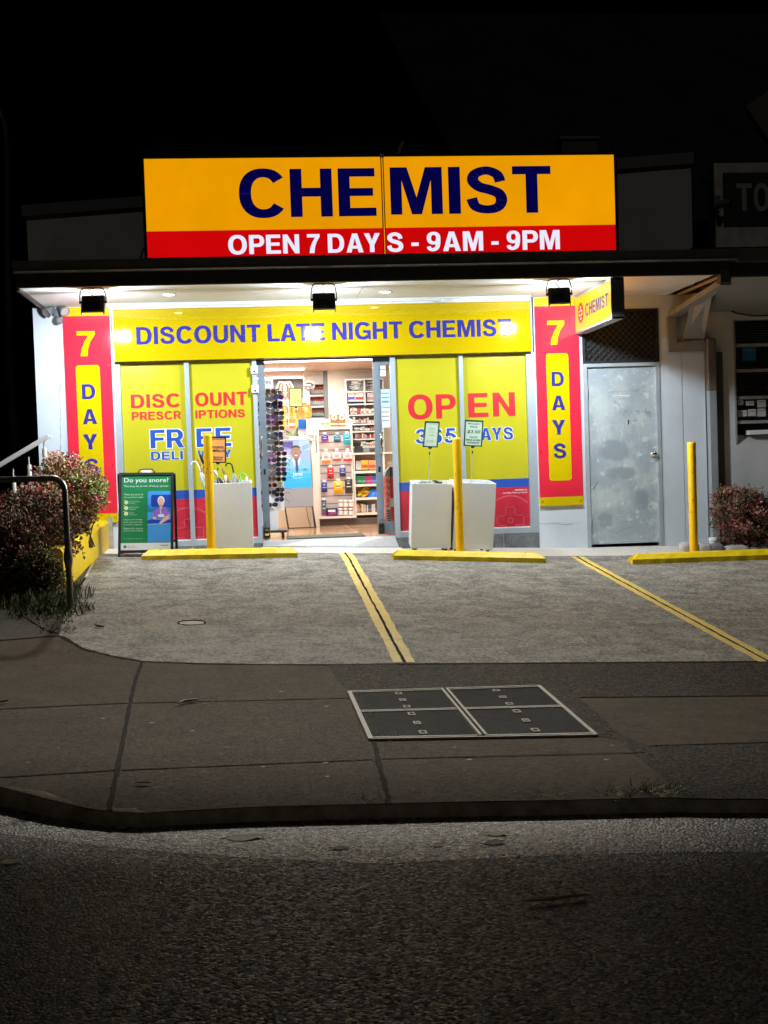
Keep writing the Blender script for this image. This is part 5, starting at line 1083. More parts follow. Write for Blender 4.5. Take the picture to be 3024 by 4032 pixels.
shrub((-5.48, -1.55, .72), (.24, .34, .36), 240, ['green', 'green', 'mix'], 'green and pink shrub spilling over the yellow wall towards the sandwich board', 4)
shrub((-5.93, -2.25, .50), (.46, .5, .42), 420, ['red', 'mix', 'red', 'dark'], 'dark reddish shrub in the middle of the raised bed', 5)
shrub((-5.66, -2.85, .42), (.38, .45, .40), 330, ['dark', 'dark', 'red'], 'dark brown leafy shrub hanging over the near end of the yellow wall', 6, leaf=.035, head=.08)
shrub((-6.45, -2.6, .34), (.5, .5, .38), 300, ['dark', 'dark', 'red'], 'dim shrub at the back of the bed below the steel handrail', 8, leaf=.03, head=.08)
shrub((-5.78, -3.25, .30), (.34, .34, .42), 420, ['dark', 'dark', 'red'], 'low dark leafy shrub at the near end of the yellow wall behind the bent rail', 12, leaf=.035, head=.08)
shrub((-6.4, -3.2, .34), (.45, .36, .48), 420, ['dark', 'red', 'dark'], 'dark leafy shrub at the picture edge under the bent rail', 13, leaf=.035, head=.08)
shrub((-5.52, -3.5, .16), (.22, .22, .26), 260, ['dark', 'dark', 'green'], 'small dark leafy shrub covering the near end of the yellow wall', 14, leaf=.03, head=.06)
sp = at(*KR(600, 1850), -.12); shrub((sp.x-.02, -.34, sp.z-.0), (.42, .34, .40), 700, ['red', 'dark', 'red'], 'round dark red shrub against the grey wall next door', 9)
sp = at(*KR(850, 1820), -.25); shrub((sp.x+.05, -.3, sp.z), (.3, .3, .34), 260, ['red', 'red', 'dark'], 'second dark red shrub, cut off at the edge of the picture beside the round one', 10)
def blades(mb, c, n, h, spread, rnd, cols, lean=.5):
    for _ in range(n):
        a = rnd.uniform(0, 6.28); r_ = spread*rnd.random()**.6; x, y = c[0]+math.cos(a)*r_, c[1]+math.sin(a)*r_; z = c[2] if len(c) > 2 else zg(x, y)
        L = h*rnd.uniform(.4, 1.15); b_ = rnd.uniform(0, 6.28); dx, dy = math.cos(b_)*L*lean*rnd.random(), math.sin(b_)*L*lean*rnd.random(); w_ = rnd.uniform(.0018, .004); s = Vector((-math.sin(b_+1), math.cos(b_+1), 0))*w_
        p0 = Vector((x, y, z-.01)); p1 = p0+Vector((dx*.4, dy*.4, L*.6)); p2 = p0+Vector((dx*1.3, dy*1.3, L*(.95-.3*rnd.random())))
        mb.add([p0-s, p0+s, p1-s*.8, p1+s*.8, p2], [(0, 1, 3, 2), (2, 3, 4)], rnd.choice(cols))
GC = [mat('grass blade %d' % i, c, .6, spec=.25) for i, c in enumerate(((.05, .075, .02), (.09, .11, .03), (.13, .12, .05), (.03, .05, .015)))]
rnd = random.Random(5); mb = MB()
pg = [hit(*K(x, y)) for x, y in ((30, 1290), (75, 1285), (110, 1275), (135, 1290), (60, 1310), (105, 1310), (135, 1320), (90, 1330), (112, 1345), (120, 1362))]
for i, p in enumerate(pg): blades(mb, (p.x, p.y), 330 if i < 8 else 160, .16 if i < 6 else .10 if i < 8 else .05, .26 if i < 8 else .16, rnd, GC, .9)
for u in range(40): x = -5.38-.05*rnd.random(); y = -3.1-1.2*rnd.random(); blades(mb, (x, y), 12, .12, .08, rnd, GC, .9)
tag(mb.build('grass'), 'unkempt grass on the verge at the foot of the bent rail', 'grass', kind='stuff')
GT = [mat('kerb grass %d' % i, c, .6, spec=.25) for i, c in enumerate(((.16, .24, .06), (.28, .34, .09), (.40, .36, .14), (.10, .16, .05)))]
rnd = random.Random(9)
for i, (x, y, n, h) in enumerate(((160, 1768, 16, .05), (430, 1762, 30, .06), (470, 1765, 20, .05), (540, 1760, 26, .05), (620, 1760, 28, .07), (690, 1752, 20, .05), (800, 1750, 50, .08), (985, 1746, 30, .07), (1015, 1744, 26, .06), (1165, 1742, 40, .08), (1190, 1740, 40, .08), (1310, 1738, 60, .07), (1345, 1736, 90, .09), (1385, 1734, 110, .09), (1425, 1733, 120, .09), (1465, 1730, 120, .09), (1490, 1728, 60, .06))):
    p = hit(*K(x, y+10), zr); mb = MB(); blades(mb, (p.x, p.y+.03, p.z), int(n*.9), h*1.3, .03+.0004*n, rnd, GC, 1.0)
    mb.m = [GT[GC.index(m_)] for m_ in mb.m]; tag(mb.build('grass_tuft'), 'grass tuft growing from the gutter at the foot of the kerb', 'grass tuft', 'grass tufts along the kerb')
# plumed grass
p = at(*K5(150, 970), -3.35); t = thing('plume_grass', (p.x, -3.35, .1), 'pink plumed grass in front of the dark shrubs', 'ornamental grass')
mb = MB(); blades(mb, (p.x, -3.3, p.z-.1), 220, .38, .14, rnd, GC[:3], .8); mb.build('blade_clump', t)
for (x0, y0), (x1, y1) in (((110, 690), (140, 950)), ((160, 680), (165, 950)), ((130, 720), (150, 955))):
    a_, b_ = at(*K5(x0, y0), -3.35), at(*K5(x1, y1), -3.35); mb = MB(); mb.tube([b_, (a_+b_)/2+UX*.01, a_], .002, mat('plume stalk', (.2, .13, .07), .7), 5)
    d = (a_-b_).normalized(); m_ = mat('plume', (.30, .20, .16), .8)
    for k in range(150):
        h = rnd.random(); q = a_-d*(.13*h); r_ = .022*math.sin(math.pi*min(1, .15+h*.85)); o = Vector((rnd.gauss(0, 1), rnd.gauss(0, 1), .4)).normalized(); mb.add([q, q+o*r_+d*.012, q+o*r_*.9+d*.012+UX*.003], [(0, 1, 2)], m_)
    mb.build('plume', t)
# kerb sleeper and side rails
a_ = hit(*K(93, 1284)); mb = MB(); mb.cbox((-8.5, a_.y-.02, a_.z-.12), (a_.x, a_.y+.2, a_.z+.10), .015, mat('pale concrete edging', (.33, .31, .28), .8, var=.15, vs=12)); tag(mb.build('concrete_edging'), 'pale concrete edging beside the grass on the left footpath', 'edging')
bs_ = hit(*K(153, 1314)); t = thing('bent_rail', bs_, 'dull metal handrail bent down to the footpath in front of the shrubs', 'handrail')
tp = at(*K(140, 1062), bs_.y); zz = at(*K(100, 1034), bs_.y).z; r_ = .024; cx = .085; P = [bs_-UZ*.1, bs_+(tp-bs_)*.5, tp]
P += [Vector((tp.x-cx+cx*math.cos(R(q)), bs_.y, tp.z+(zz-tp.z)*math.sin(R(q)))) for q in (20, 40, 60, 80, 90)]
P += [Vector((tp.x-cx-.3*i, bs_.y, zz+.002*i)) for i in range(1, 8)]
mb = MB(); mb.tube(P, r_, M['darkrail'], 14); mb.build('rail', t)
wj = at(*K(142, 1205), bs_.y); mb = MB(); d = (tp-bs_).normalized(); wj = bs_+d*((wj-bs_).dot(d)); mb.lathe(wj, [(r_+.001, -.08), (r_+.012, -.02), (r_+.012, .02), (r_+.001, .08)], M['darkrail'], 14, d); mb.build('joint_sleeve', t)
mb = MB(); x = tp.x-1.25; mb.tube([Vector((x, bs_.y, zz)), Vector((x, bs_.y, zg(x, bs_.y)-.1))], r_, M['darkrail'], 12); mb.build('post', t)
RY = -.75; A = at(*K(105, 942), RY); B = at(*K(-40, 1028), RY); t = thing('handrail', (A.x-.3, RY, .4), 'shiny steel handrail sloping up to the corner of the shop', 'handrail')
mb = MB(); d = (A-B).normalized(); mb.obox((A+B)/2, (A-B)/2, (0, .03, 0), d.cross(Vector((0, 1, 0)))*.022, M['railsteel']); mb.tube([A, A+UX*.02, A+UX*.03-UZ*.02], .012, M['steel'], 8); mb.build('rail', t)
for x, y0 in ((62, 985), (95, 950), (28, 1010)):
    a_ = at(*K(x, y0), RY); lo_ = Vector((a_.x+.01, RY, .38)); mb = MB(); mb.tube([lo_, a_-UZ*.09], .024, M['railsteel'], 12); mb.cyl(a_-UZ*.09, a_-UZ*.01, .008, M['steel'], n=8); mb.build('post', t)
mb = MB(); mb.box((-7.0, RY-.12, .5), (-6.2, RY-.1, .9), mat('grey rail panel', (.2, .2, .2), .6)); 
# tall unlit lamp post at the far left, and the dark block it stands in front of
LP = at(*K(18, 700), 1.5); t = thing('lamp_post', (LP.x, 1.5, -.3), 'dark unlit lamp post with curved arm at the edge of the night sky', 'lamp post')
tpz = at(*K(14, 320), 1.5).z; a_ = at(*K(10, 270), 1.5); b_ = at(*K(-2, 240), 1.5); lpm = mat('dark lamp post', (.05, .048, .045), .5, .4)
mb = MB(); mb.tube([(LP.x+.03, 1.5, -.3), (LP.x, 1.5, LP.z), (at(*K(14, 320), 1.5).x, 1.5, tpz), a_, b_, b_+Vector((-.3, 0, .12)), b_+Vector((-.8, 0, .2))], [.08, .06, .045, .04, .038, .035, .03], lpm, 12); mb.build('pole', t)
mb = MB(); mb.obox(b_+Vector((-1.0, 0, .2)), UX*.25, (0, .1, 0), (0, 0, .05), lpm); mb.build('lamp_head', t)

# ------------------------------------------------------------------ garden stones and pipe by the red shrub
for i, (x0, y0, x1, y1, lab) in enumerate(((148, 2000, 285, 2092, 'pale garden stone behind the yellow post'), (270, 2012, 375, 2095, 'pale garden stone just right of the yellow post'), (362, 2010, 470, 2098, 'darker garden stone under the plastic pipe'), (458, 2025, 655, 2098, 'long pale garden stone under the red shrub'), (650, 2030, 900, 2100, 'long slate grey kerb stone under the red shrub'))):
    q = rect(KR, x0, y0, x1, y1, -.62); rn = random.Random(i+2); bm = bmesh.new(); bmesh.ops.create_cube(bm, size=1); bmesh.ops.subdivide_edges(bm, edges=bm.edges[:], cuts=4, use_grid_fill=True)
    for v in bm.verts:
        p = v.co*2; k = 1/(sum(abs(c_)**4 for c_ in p)**.25); p = p*k; v.co = Vector(((q[0]+q[1])/2+p.x*(q[1]-q[0])/2+rn.uniform(-.004, .004), -.56+p.y*.1+rn.uniform(-.004, .004), (q[2]+q[3])/2-.03+p.z*((q[3]-q[2])/2+.03)+rn.uniform(-.004, .004)))
    mb = MB(); mb.bm(bm, mat('pale stone', (.46, .43, .38), .85, var=.2, vs=8, bump=.3, bs=40) if i in (0, 1, 3) else mat('dark stone', (.17, .165, .17), .8, var=.2, vs=8, bump=.3), True); tag(mb.build('garden_stone'), lab, 'garden stone', 'stones edging the garden')
p = at(*KR(385, 1990), -.3); t = thing('drain_pipe', (p.x, -.3, p.z-.1), 'short white plastic drain pipe standing beside the red shrub', 'drain pipe')
mb = MB(); mb.cyl((p.x, -.3, p.z-.1), (p.x, -.3, p.z+.02), .045, M['paper'], n=18); mb.build('pipe', t); mb = MB(); mb.lathe((p.x, -.3, p.z+.02), [(.052, -.02), (.052, .012), (.045, .018), (0, .02)], M['paper'], 18); mb.build('cap', t)

# ------------------------------------------------------------------ service pit covers in the footpath
cn = [hit(*KG(*q)) for q in ((160, 570), (838, 549), (1043, 726), (237, 741))]; mt, mb_ = hit(*KG(500, 560)), hit(*KG(640, 728)); ml, mr = hit(*KG(203, 646)), hit(*KG(925, 630))
fmz = mat('worn steel angle', (.42, .39, .34), .7, 0, var=.25, vs=18); PD = .006
def lift(p, h): return Vector((p.x, p.y, zg(p.x, p.y)+h))
def bar(mb, a, b_, w_, m, h=.010):
    d = (b_-a); d.z = 0; d.normalize(); n_ = Vector((-d.y, d.x, 0))*w_/2; k = 6
    for i in range(k):
        p, q = a+(b_-a)*(i/k), a+(b_-a)*((i+1)/k); mb.hexa([lift(p-n_, -.02), lift(q-n_, -.02), lift(q+n_, -.02), lift(p+n_, -.02), lift(p-n_, h), lift(q-n_, h), lift(q+n_, h), lift(p+n_, h)], m)
t = thing('pit_surround', lift((cn[0]+cn[2])/2, 0), 'pale steel surround of the four service pit covers', 'pit surround'); mb = MB()
for a, b_, w_ in ((cn[0], cn[1], .014), (cn[1], cn[2], .022), (cn[2], cn[3], .014), (cn[3], cn[0], .024)): bar(mb, a, b_, w_, fmz)
mb.build('outer_frame', t); mb = MB(); bar(mb, mt+(mb_-mt)*.0, mb_, .044, fmz, .0115); mb.build('centre_bar', t)
mb = MB(); bar(mb, mt, mb_, .014, M['joint'], .0122); mb.build('centre_slot', t)
def bil(u, v): return (cn[0]*(1-u)+cn[1]*u)*(1-v)+(cn[3]*(1-u)+cn[2]*u)*v
lidm = mat('chequered lid steel', (.006, .0058, .0055), .8, 0, spec=.08, var=.3, vs=12)
labs = {(0, 0): 'dark ribbed pit cover nearest the bay line, far side', (1, 0): 'dark chequered pit cover farthest from the kerb and beyond the centre bar', (0, 1): 'dark ribbed pit cover nearest the footpath joint, kerb side', (1, 1): 'dark chequered pit cover on the kerb side next to the stony paving'}
um = (mt-cn[0]).length/(cn[1]-cn[0]).length; vm = .46
for (i, j), lab in labs.items():
    u0, u1 = ((.012, um-.02), (um+.02, .99))[i]; v0_, v1_ = ((.03, vm-.012), (vm+.012, .975))[j]; ctr_ = bil((u0+u1)/2, (v0_+v1_)/2)
    t = thing('service_pit_cover', lift(ctr_, 0), lab, 'pit cover', 'covers of the service pit'); mb = MB(); L = lambda u, v, h: lift(bil(u0+(u1-u0)*u, v0_+(v1_-v0_)*v), h)
    mb.hexa([L(0, 1, -.03), L(1, 1, -.03), L(1, 0, -.03), L(0, 0, -.03), L(0, 1, .005), L(1, 1, .005), L(1, 0, .005), L(0, 0, .005)], lidm)
    if i == 0:
        N = 44
        for k in range(N): u = (k+.5)/N; mb.add([L(u-.006, 1, .005), L(u+.006, 1, .005), L(u+.006, 0, .005), L(u-.006, 0, .005), L(u-.003, 1, .0085), L(u+.003, 1, .0085), L(u+.003, 0, .0085), L(u-.003, 0, .0085)], [(4, 5, 6, 7), (0, 1, 5, 4), (1, 2, 6, 5), (2, 3, 7, 6), (3, 0, 4, 7)], lidm)
    else:
        for a in range(44):
            for b__ in range(22):
                u, v = (a+.5)/44, (b__+.5)/22; s_ = .008 if (a+b__) % 2 else .003; s2 = .006 if (a+b__) % 2 else .016
                mb.add([L(u-s_, v, .005), L(u, v+s2, .005), L(u+s_, v, .005), L(u, v-s2, .005), L(u, v, .0085)], [(0, 1, 4), (1, 2, 4), (2, 3, 4), (3, 0, 4)], lidm)
    mb.build('plate', t)
    for vv in (0.0, 1.0):
        mb = MB(); mb.hexa([L(0, vv+.014, .0), L(1, vv+.014, .0), L(1, vv-.014, .0), L(0, vv-.014, .0), L(0, vv+.014, .0098), L(1, vv+.014, .0098), L(1, vv-.014, .0098), L(0, vv-.014, .0098)], fmz); mb.build('edge_strip', t)
    for v, kind in ((.14, 0), (.5, 1), (.85, 0)):
        mb = MB(); a = .036; b__ = .055
        mb.hexa([L(.5-a, v+b__, .004), L(.5+a, v+b__, .004), L(.5+a, v-b__, .004), L(.5-a, v-b__, .004), L(.5-a, v+b__, .0095), L(.5+a, v+b__, .0095), L(.5+a, v-b__, .0095), L(.5-a, v-b__, .0095)], fmz)
        q = a*.6; r2 = b__*.55; mb.add([L(.5-q, v+r2, .0102), L(.5+q, v+r2, .0102), L(.5+q, v-r2, .0102), L(.5-q, v-r2, .0102)], [(0, 1, 2, 3)], M['joint'])
        if kind: mb.add([L(.5-q*.6, v+r2*.5, .0106), L(.5+q*.3, v+r2*.5, .0106), L(.5+q*.6, v-r2*.5, .0106), L(.5-q*.3, v-r2*.5, .0106)], [(0, 1, 2, 3)], fmz)
        mb.build('lifting_slot', t)
bx_ = [hit(*K(x, y)) for x, y in ((399, 1348), (430, 1346), (425, 1353), (405, 1354))]; c_ = (bx_[0]+bx_[1])/2
mb = MB(); mb.add([lift(c_+Vector((math.cos(R(a))*.095, math.sin(R(a))*.075, 0)), .007) for a in range(0, 360, 20)], [list(range(18))], mat('valve cover', (.36, .33, .22), .7)); mb.tube([lift(c_+Vector((math.cos(R(a))*.10, math.sin(R(a))*.08, 0)), .008) for a in range(-10, 200, 15)], .006, M['joint'], 6); tag(mb.build('valve_cover'), 'small round valve cover set in the parking bay', 'valve cover')

# ------------------------------------------------------------------ leaves, twigs and litter
def leaf(px, L, ang, col, label, fn=zg, w_=.62, curl=.06, lifted=.004, group='fallen leaves'):
    p = hit(*K(*px), fn); u = Vector((math.cos(ang), math.sin(ang), 0)); v = Vector((-u.y, u.x, 0)); mb = MB(); N = 7; V = []
    for i in range(N):
        s = i/(N-1); h = w_*L*math.sin(math.pi*s**.8)*.5; z = lifted+curl*L*.25*(2*s-1)**2
        for k in (-1, 0, 1): V.append(p+u*(L*(s-.5))+v*(h*k)+UZ*(z+(abs(k)*curl*L*.1)))
    mb.add(V, [(i*3+k, (i+1)*3+k, (i+1)*3+k+1, i*3+k+1) for i in range(N-1) for k in (0, 1)], mat('leaf litter %s' % (col,), col, .7)); mb.cyl(p-u*L*.5+UZ*(lifted+curl*L*.25), p-u*L*.68+UZ*(lifted+.004), .0015, M['joint'], n=5); tag(mb.build('fallen_leaf'), label, 'leaf', group)
PL, BR, DK = (.42, .38, .26), (.26, .13, .05), (.03, .025, .02)
for a in (((530, 1811), .16, .15, PL, 'large pale leaf lying on the lit road band below the kerb'), ((1075, 1803), .10, .1, PL, 'pale leaf on the road band right of the footpath joint'), ((1070, 1822), .10, .3, DK, 'dark curled leaf on the road below the pale ones'), ((948, 1828), .05, .8, PL, 'small pale leaf on the road in line with the pit'), ((735, 1834), .07, .1, DK, 'dark shrivelled leaf at the edge of the lit road band'), ((25, 1864), .09, .2, PL, 'pale leaf lying alone on the dark road at its left'), ((265, 1790), .05, .1, PL, 'pale scrap of leaf below the curve of the kerb'), ((148, 1750), .06, 1.2, BR, 'brown curled leaf caught against the kerb where it bends'), ((1085, 1743), .08, .4, BR, 'rust brown leaf lying in the gutter among grass'), ((1008, 1995), .04, .1, PL, 'tiny pale leaf in the middle of the dark road')):
    leaf(a[0], a[1]*.95, a[2], a[3], a[4], zr, lifted=.005)
rnd = random.Random(21)
for i, (x, y) in enumerate(((196, 1268), (172, 1292), (184, 1300), (206, 1258), (215, 1244), (220, 1232), (168, 1310), (176, 1318), (163, 1322), (190, 1280), (183, 1275), (212, 1263), (160, 1334), (172, 1330))):
    leaf((x+rnd.uniform(-2, 2), y), rnd.uniform(.03, .07), rnd.uniform(0, 3), (PL, BR, (.3, .2, .1))[i % 3], 'dry leaf fallen along the foot of the yellow garden wall', lifted=.01, group='leaves by the garden wall')
def twig(P, r_, m, label, fn=zg, cat='twig', name='twig'):
    pts = [hit(*K(*p), fn)+UZ*(r_+.006) for p in P]; mb = MB(); mb.tube(pts, [r_*(.6+.4*math.sin(math.pi*i/(len(pts)-1))) for i in range(len(pts))], m, 6); tag(mb.build(name), label, cat)
tw = mat('dry twig', (.22, .15, .06), .8)
twig(((1140, 1953), (1180, 1951), (1215, 1946), (1240, 1942), (1272, 1940)), .006, tw, 'long dry twig lying on the dark road', zr)
twig(((385, 1524), (398, 1519), (412, 1517), (428, 1516)), .007, mat('pale strip', (.4, .37, .3), .7), 'pale bent strip of bark on the footpath', zg, 'bark strip', 'bark_strip')
twig(((205, 1354), (212, 1356), (224, 1358)), .008, M['joint'], 'short dark stick on the parking bay near the grass'); twig(((292, 1696), (310, 1695), (326, 1695)), .004, mat('pale strip', (.4, .37, .3), .7), 'thin pale straw near the kerb on the footpath', zg, 'straw', 'straw')
twig(((0, 1521), (8, 1519), (17, 1518)), .008, tw, 'dry stick at the edge of the footpath joint')

# ------------------------------------------------------------------ inside the shop
CZ, BY = 2.45, 6.0
IX0, IX1 = -5.9, -.4
mb = MB(); mb.box((XJL+.002, .0, FZ-.05), (XJR-.002, .1, FZ), mat('honey floor tile', (.62, .36, .19), .12, var=.12, vs=3, coat=.5)); mb.box((IX0, .1, FZ-.05), (IX1, BY, FZ), mat('honey floor tile', (.62, .36, .19), .12, var=.12, vs=3, coat=.5)); gt = mat('floor tile joint', (.40, .25, .15), .6)
for i in range(8): mb.box((IX0+.3+i*.75, .12, FZ), (IX0+.306+i*.75, BY, FZ+.001), gt)
for i in range(9): mb.box((IX0, .35+i*.7, FZ+.0005), (IX1, .356+i*.7, FZ+.0015), gt)
mb.build('shop_floor', shop)
mb = MB(); wood = mat('timber ceiling lining', (.62, .40, .27), .5, var=.15, vs=6, stretch=(.15, 6, 1))
y = .26
while y < BY: mb.box((IX0, y, CZ), (IX1, y+.118, CZ+.03), wood); y += .122
mb.box((IX0, .26, CZ+.031), (IX1, BY, CZ+.05), M['black']); mb.build('ceiling', shop)
mb = MB(); mb.box((IX0, BY, FZ), (IX1, BY+.1, CZ), mat('grey back wall', (.26, .25, .25), .7)); mb.box((IX0-.05, .25, FZ), (IX0, BY, CZ), M['cream']); mb.box((IX1, .25, FZ), (IX1+.05, BY, CZ), M['cream'])
mb.box((-5.29, .1, FZ), (XJL-.95, .12, HZ), M['cream']); mb.box((XJR+.95, .1, FZ), (-.56, .12, HZ), M['cream']); mb.build('interior_wall', shop)
def R7(x0, y0, x1, y1, Y): return rect(K7, x0, y0, x1, y1, Y)
q = R7(866, 20, 1700, 1000, 4.5); mb = MB(); mb.box((q[0], 4.5, FZ), (IX1, 4.6, CZ-.001), M['cream']); mb.box((q[0]-.06, 4.52, FZ), (q[0]-.002, 4.6, CZ-.001), mat('dark reveal', (.2, .22, .22), .6)); mb.build('partition', shop)
STRIP = glow('led strip', (1, .95, .86), 9); 
for i, yy in enumerate((1.3, 2.5, 3.85, 5.45)):
    a, b = (-4.6, at(*K7(606, 150), yy).x if yy < 5 else at(*K7(575, 243), yy).x) if yy > 3 else (-4.6, -1.2)
    t = thing('strip_light', ((a+b)/2, yy, CZ), ('long bright strip light in the timber ceiling just inside the door', 'bright strip light hidden above the screen in the timber ceiling', 'nearer of the two strip lights seen in the timber ceiling', 'farther of the two strip lights seen in the timber ceiling')[i], 'strip light', 'strip lights in the shop ceiling')
    mb = MB(); mb.box((a, yy-.04, CZ-.03), (b, yy+.04, CZ), STRIP); mb.build('diffuser', t); mb = MB(); mb.box((a-.01, yy-.05, CZ-.012), (b+.01, yy-.0405, CZ), M['paper']); mb.build('trim', t)
    li = bpy.data.lights.new('strip_glow', 'AREA'); lo = bpy.data.objects.new('strip_glow', li); COL.objects.link(lo); lo.parent = t; lo.location = (0, 0, -.04); li.shape = 'RECTANGLE'; li.size = 2.6; li.size_y = .08; li.energy = INT; li.color = (1, .965, .91)
# sunglasses on their white stand
SGY = .42
s0 = R7(88, 252, 268, 362, SGY); t = thing('sunglasses_stand', (at(*K7(215, 1900), SGY).x, SGY, FZ), 'tall white sunglasses stand on castors just inside the open door', 'display stand')
cx = at(*K7(215, 1000), SGY).x; zt0, zb0 = at(*K7(200, 255), SGY).z, at(*K7(200, 1690), SGY).z; zf = at(*K7(300, 1915), SGY).z
mb = MB(); ca, sa = math.cos(R(38)), math.sin(R(38)); e1_, e2_ = Vector((ca, sa, 0)), Vector((-sa, ca, 0)); hw = .115
mb.obox((cx, SGY+.14, (zb0+zt0)/2-.06), e1_*hw, e2_*hw, UZ*((zt0-zb0)/2-.06), M['white']); mb.build('column', t)
mb = MB(); pl = R7(78, 252, 266, 362, SGY-.03); mb.box((pl[0], SGY-.03, pl[2]), (pl[1], SGY-.015, pl[3]), M['paper']); wtext(mb, '$19.95', K7, (62, 285, 320, 242, 274, 311), SGY-.031, mat('grey print', (.14, .15, .17), .5), bold=0); mb.box((pl[0], SGY-.032, pl[2]+.0), (pl[1], SGY-.03, pl[2]+.004), M['alu']); mb.build('header_card', t)
mb = MB(); bs = R7(140, 1690, 312, 1915, SGY); mb.cbox((bs[0], SGY, zf), (bs[1], SGY+.3, bs[3]), .004, M['white']); mb.build('base_cabinet', t)
mb = MB(); pf = R7(130, 1905, 420, 1930, SGY-.06); mb.cbox((pf[0], SGY-.06, pf[2]), (pf[1], SGY+.36, pf[3]), .003, M['blackmetal']); mb.build('platform', t)
for x in (pf[0]+.06, pf[1]-.05):
    for y in (SGY-.02, SGY+.3): mb = MB(); r_ = (pf[2]-FZ)/2; mb.cyl((x-.014, y, FZ+r_), (x+.014, y, FZ+r_), r_, M['black'], n=16); mb.cyl((x-.016, y, FZ+r_), (x+.016, y, FZ+r_), r_*.4, M['steel'], n=10); mb.build('castor', t)
def sg_mesh(fr, ln):
    mb = MB()
    for s in (-1, 1):
        P = [(s*.034+.029*math.copysign(abs(math.cos(R(a)))**.8, math.cos(R(a))), -.003*abs(math.cos(R(a))), .023*math.copysign(abs(math.sin(R(a)))**.75, math.sin(R(a)))) for a in range(0, 360, 20)]
        mb.poly(P if True else P, ln); mb.tube([Vector(p)*1.0 for p in P]+[Vector(P[0])], .0034, fr, 5, False)
        mb.tube([(s*.064, 0, .012), (s*.068, .02, .012), (s*.066, .09, .006), (s*.064, .11, -.012)], .003, fr, 5)
    mb.tube([(-.008, -.001, .008), (0, -.004, .011), (.008, -.001, .008)], .003, fr, 5); mb.obox((0, .012, .004), (.006, 0, 0), (0, .006, 0), (0, 0, .02), M['paper']); return mb
frs = [M['black'], mat('tortoise frame', (.12, .05, .02), .25), mat('plum frame', (.22, .03, .14), .25), mat('silver frame', (.5, .5, .5), .2, 1), mat('red frame', (.45, .03, .04), .3), mat('navy frame', (.03, .05, .16), .3)]
lns = [mat('dark lens', (.015, .015, .018), .05, coat=1), mat('brown lens', (.06, .03, .015), .05, coat=1), mat('grey lens', (.10, .10, .11), .05, coat=1), mat('violet lens', (.07, .03, .09), .06, coat=1)]
protos = []
def place_sg(p, yaw, i, tilt=0):
    v = i % 12; fr, ln = frs[(0, 0, 1, 0, 2, 0, 3, 1, 0, 4, 0, 5)[v]], lns[(0, 2, 1, 0, 3, 0, 2, 1, 0, 0, 2, 3)[v]]
    key = v
    for k, o in protos:
        if k == key: ob = o.copy(); COL.objects.link(ob); break
    else:
        ob = sg_mesh(fr, ln).build('sunglasses', None, (0, 0, 0)); protos.append((key, ob))
    ob.location = p; ob.rotation_euler = (tilt, 0, yaw)
    cn_ = ('black', 'black', 'tortoiseshell brown', 'black', 'plum', 'black', 'silver', 'tortoiseshell brown', 'black', 'red', 'black', 'navy')[v]
    tag(ob, cn_+' framed sunglasses hanging in the rows on the white stand inside the door', 'sunglasses', 'sunglasses on the stand')
rs_ = random.Random(31)
for cxp, Y, yw, y0, pitch, n_ in ((112, SGY+.02, .62, 395, 69, 19), (230, SGY-.03, .42, 392, 68, 19), (318, SGY-.02, -.5, 400, 56, 23)):
    for r_ in range(n_):
        if rs_.random() < .14: continue
        cy = y0+r_*pitch; xx = cxp+(cy-395)*.018+(22 if cxp == 318 and 11 < r_ < 19 else 0)+rs_.uniform(-7, 7)
        place_sg(at(*K7(xx, cy+rs_.uniform(-9, 9)), Y+rs_.uniform(-.02, .02)), yw+rs_.uniform(-.3, .3), rs_.choice((0, 0, 0, 1, 2, 3, 4, 6, 8, 9, 11)), rs_.uniform(-.3, .2))
for r_ in range(12):
    cy = 420+r_*100+rs_.uniform(-20, 20); a = rs_.uniform(-.4, .4); p = at(*K7(286+rs_.uniform(-6, 30)+(cy-395)*.02, cy), SGY+.08); mb = MB(); mb.obox(p, Vector((math.cos(a), 0, math.sin(a)))*.03, (0, .012, 0), Vector((-math.sin(a), 0, math.cos(a)))*.045, (M['black'], frs[2], M['paper'], frs[4], mat('lime pouch', (.5, .6, .1), .4), frs[5])[r_ % 6]); mb.obox(p+Vector((0, -.013, 0)), Vector((math.cos(a), 0, math.sin(a)))*.018, (0, .001, 0), Vector((-math.sin(a), 0, math.cos(a)))*.012, M['paper'])
    tag(mb.build('glasses_pouch'), 'small glasses pouch hanging among the sunglasses on the white stand', 'glasses pouch', 'pouches on the sunglasses stand')
# standing display screen with a portrait
SA, SB = 2.72, 2.45
A, B, C_, D = at(*K7(345, 928), SA), at(*K7(660, 914), SA), at(*K7(688, 1440), SB+.08), at(*K7(374, 1450), SB+.08)
c = (A+B+C_+D)/4; ux = (B-A+C_-D).normalized(); uz = (A-D+B-C_).normalized(); nn = ux.cross(uz); W, H = ((B-A).length+(C_-D).length)/2, ((A-D).length+(B-C_).length)/2
t = thing('display_screen', (c.x, SB, FZ), 'upright lit advertising screen showing a smiling person in a pale blue jacket', 'screen')
mb = MB(); lo_ = at(*K7(545, 1650), SB+.03); gh = (c-uz*H/2-lo_).length
mb.obox(c-nn*.02, ux*(W/2+.006), nn*.018, uz*(H/2+.006), M['black']); mb.obox(c-uz*(H/2+gh/2)-nn*.01, ux*W/2, nn*.012, uz*gh/2, mat('screen grey panel', (.2, .2, .21), .5)); mb.build('casing', t)
gb = c-uz*(H/2+gh); zl = FZ
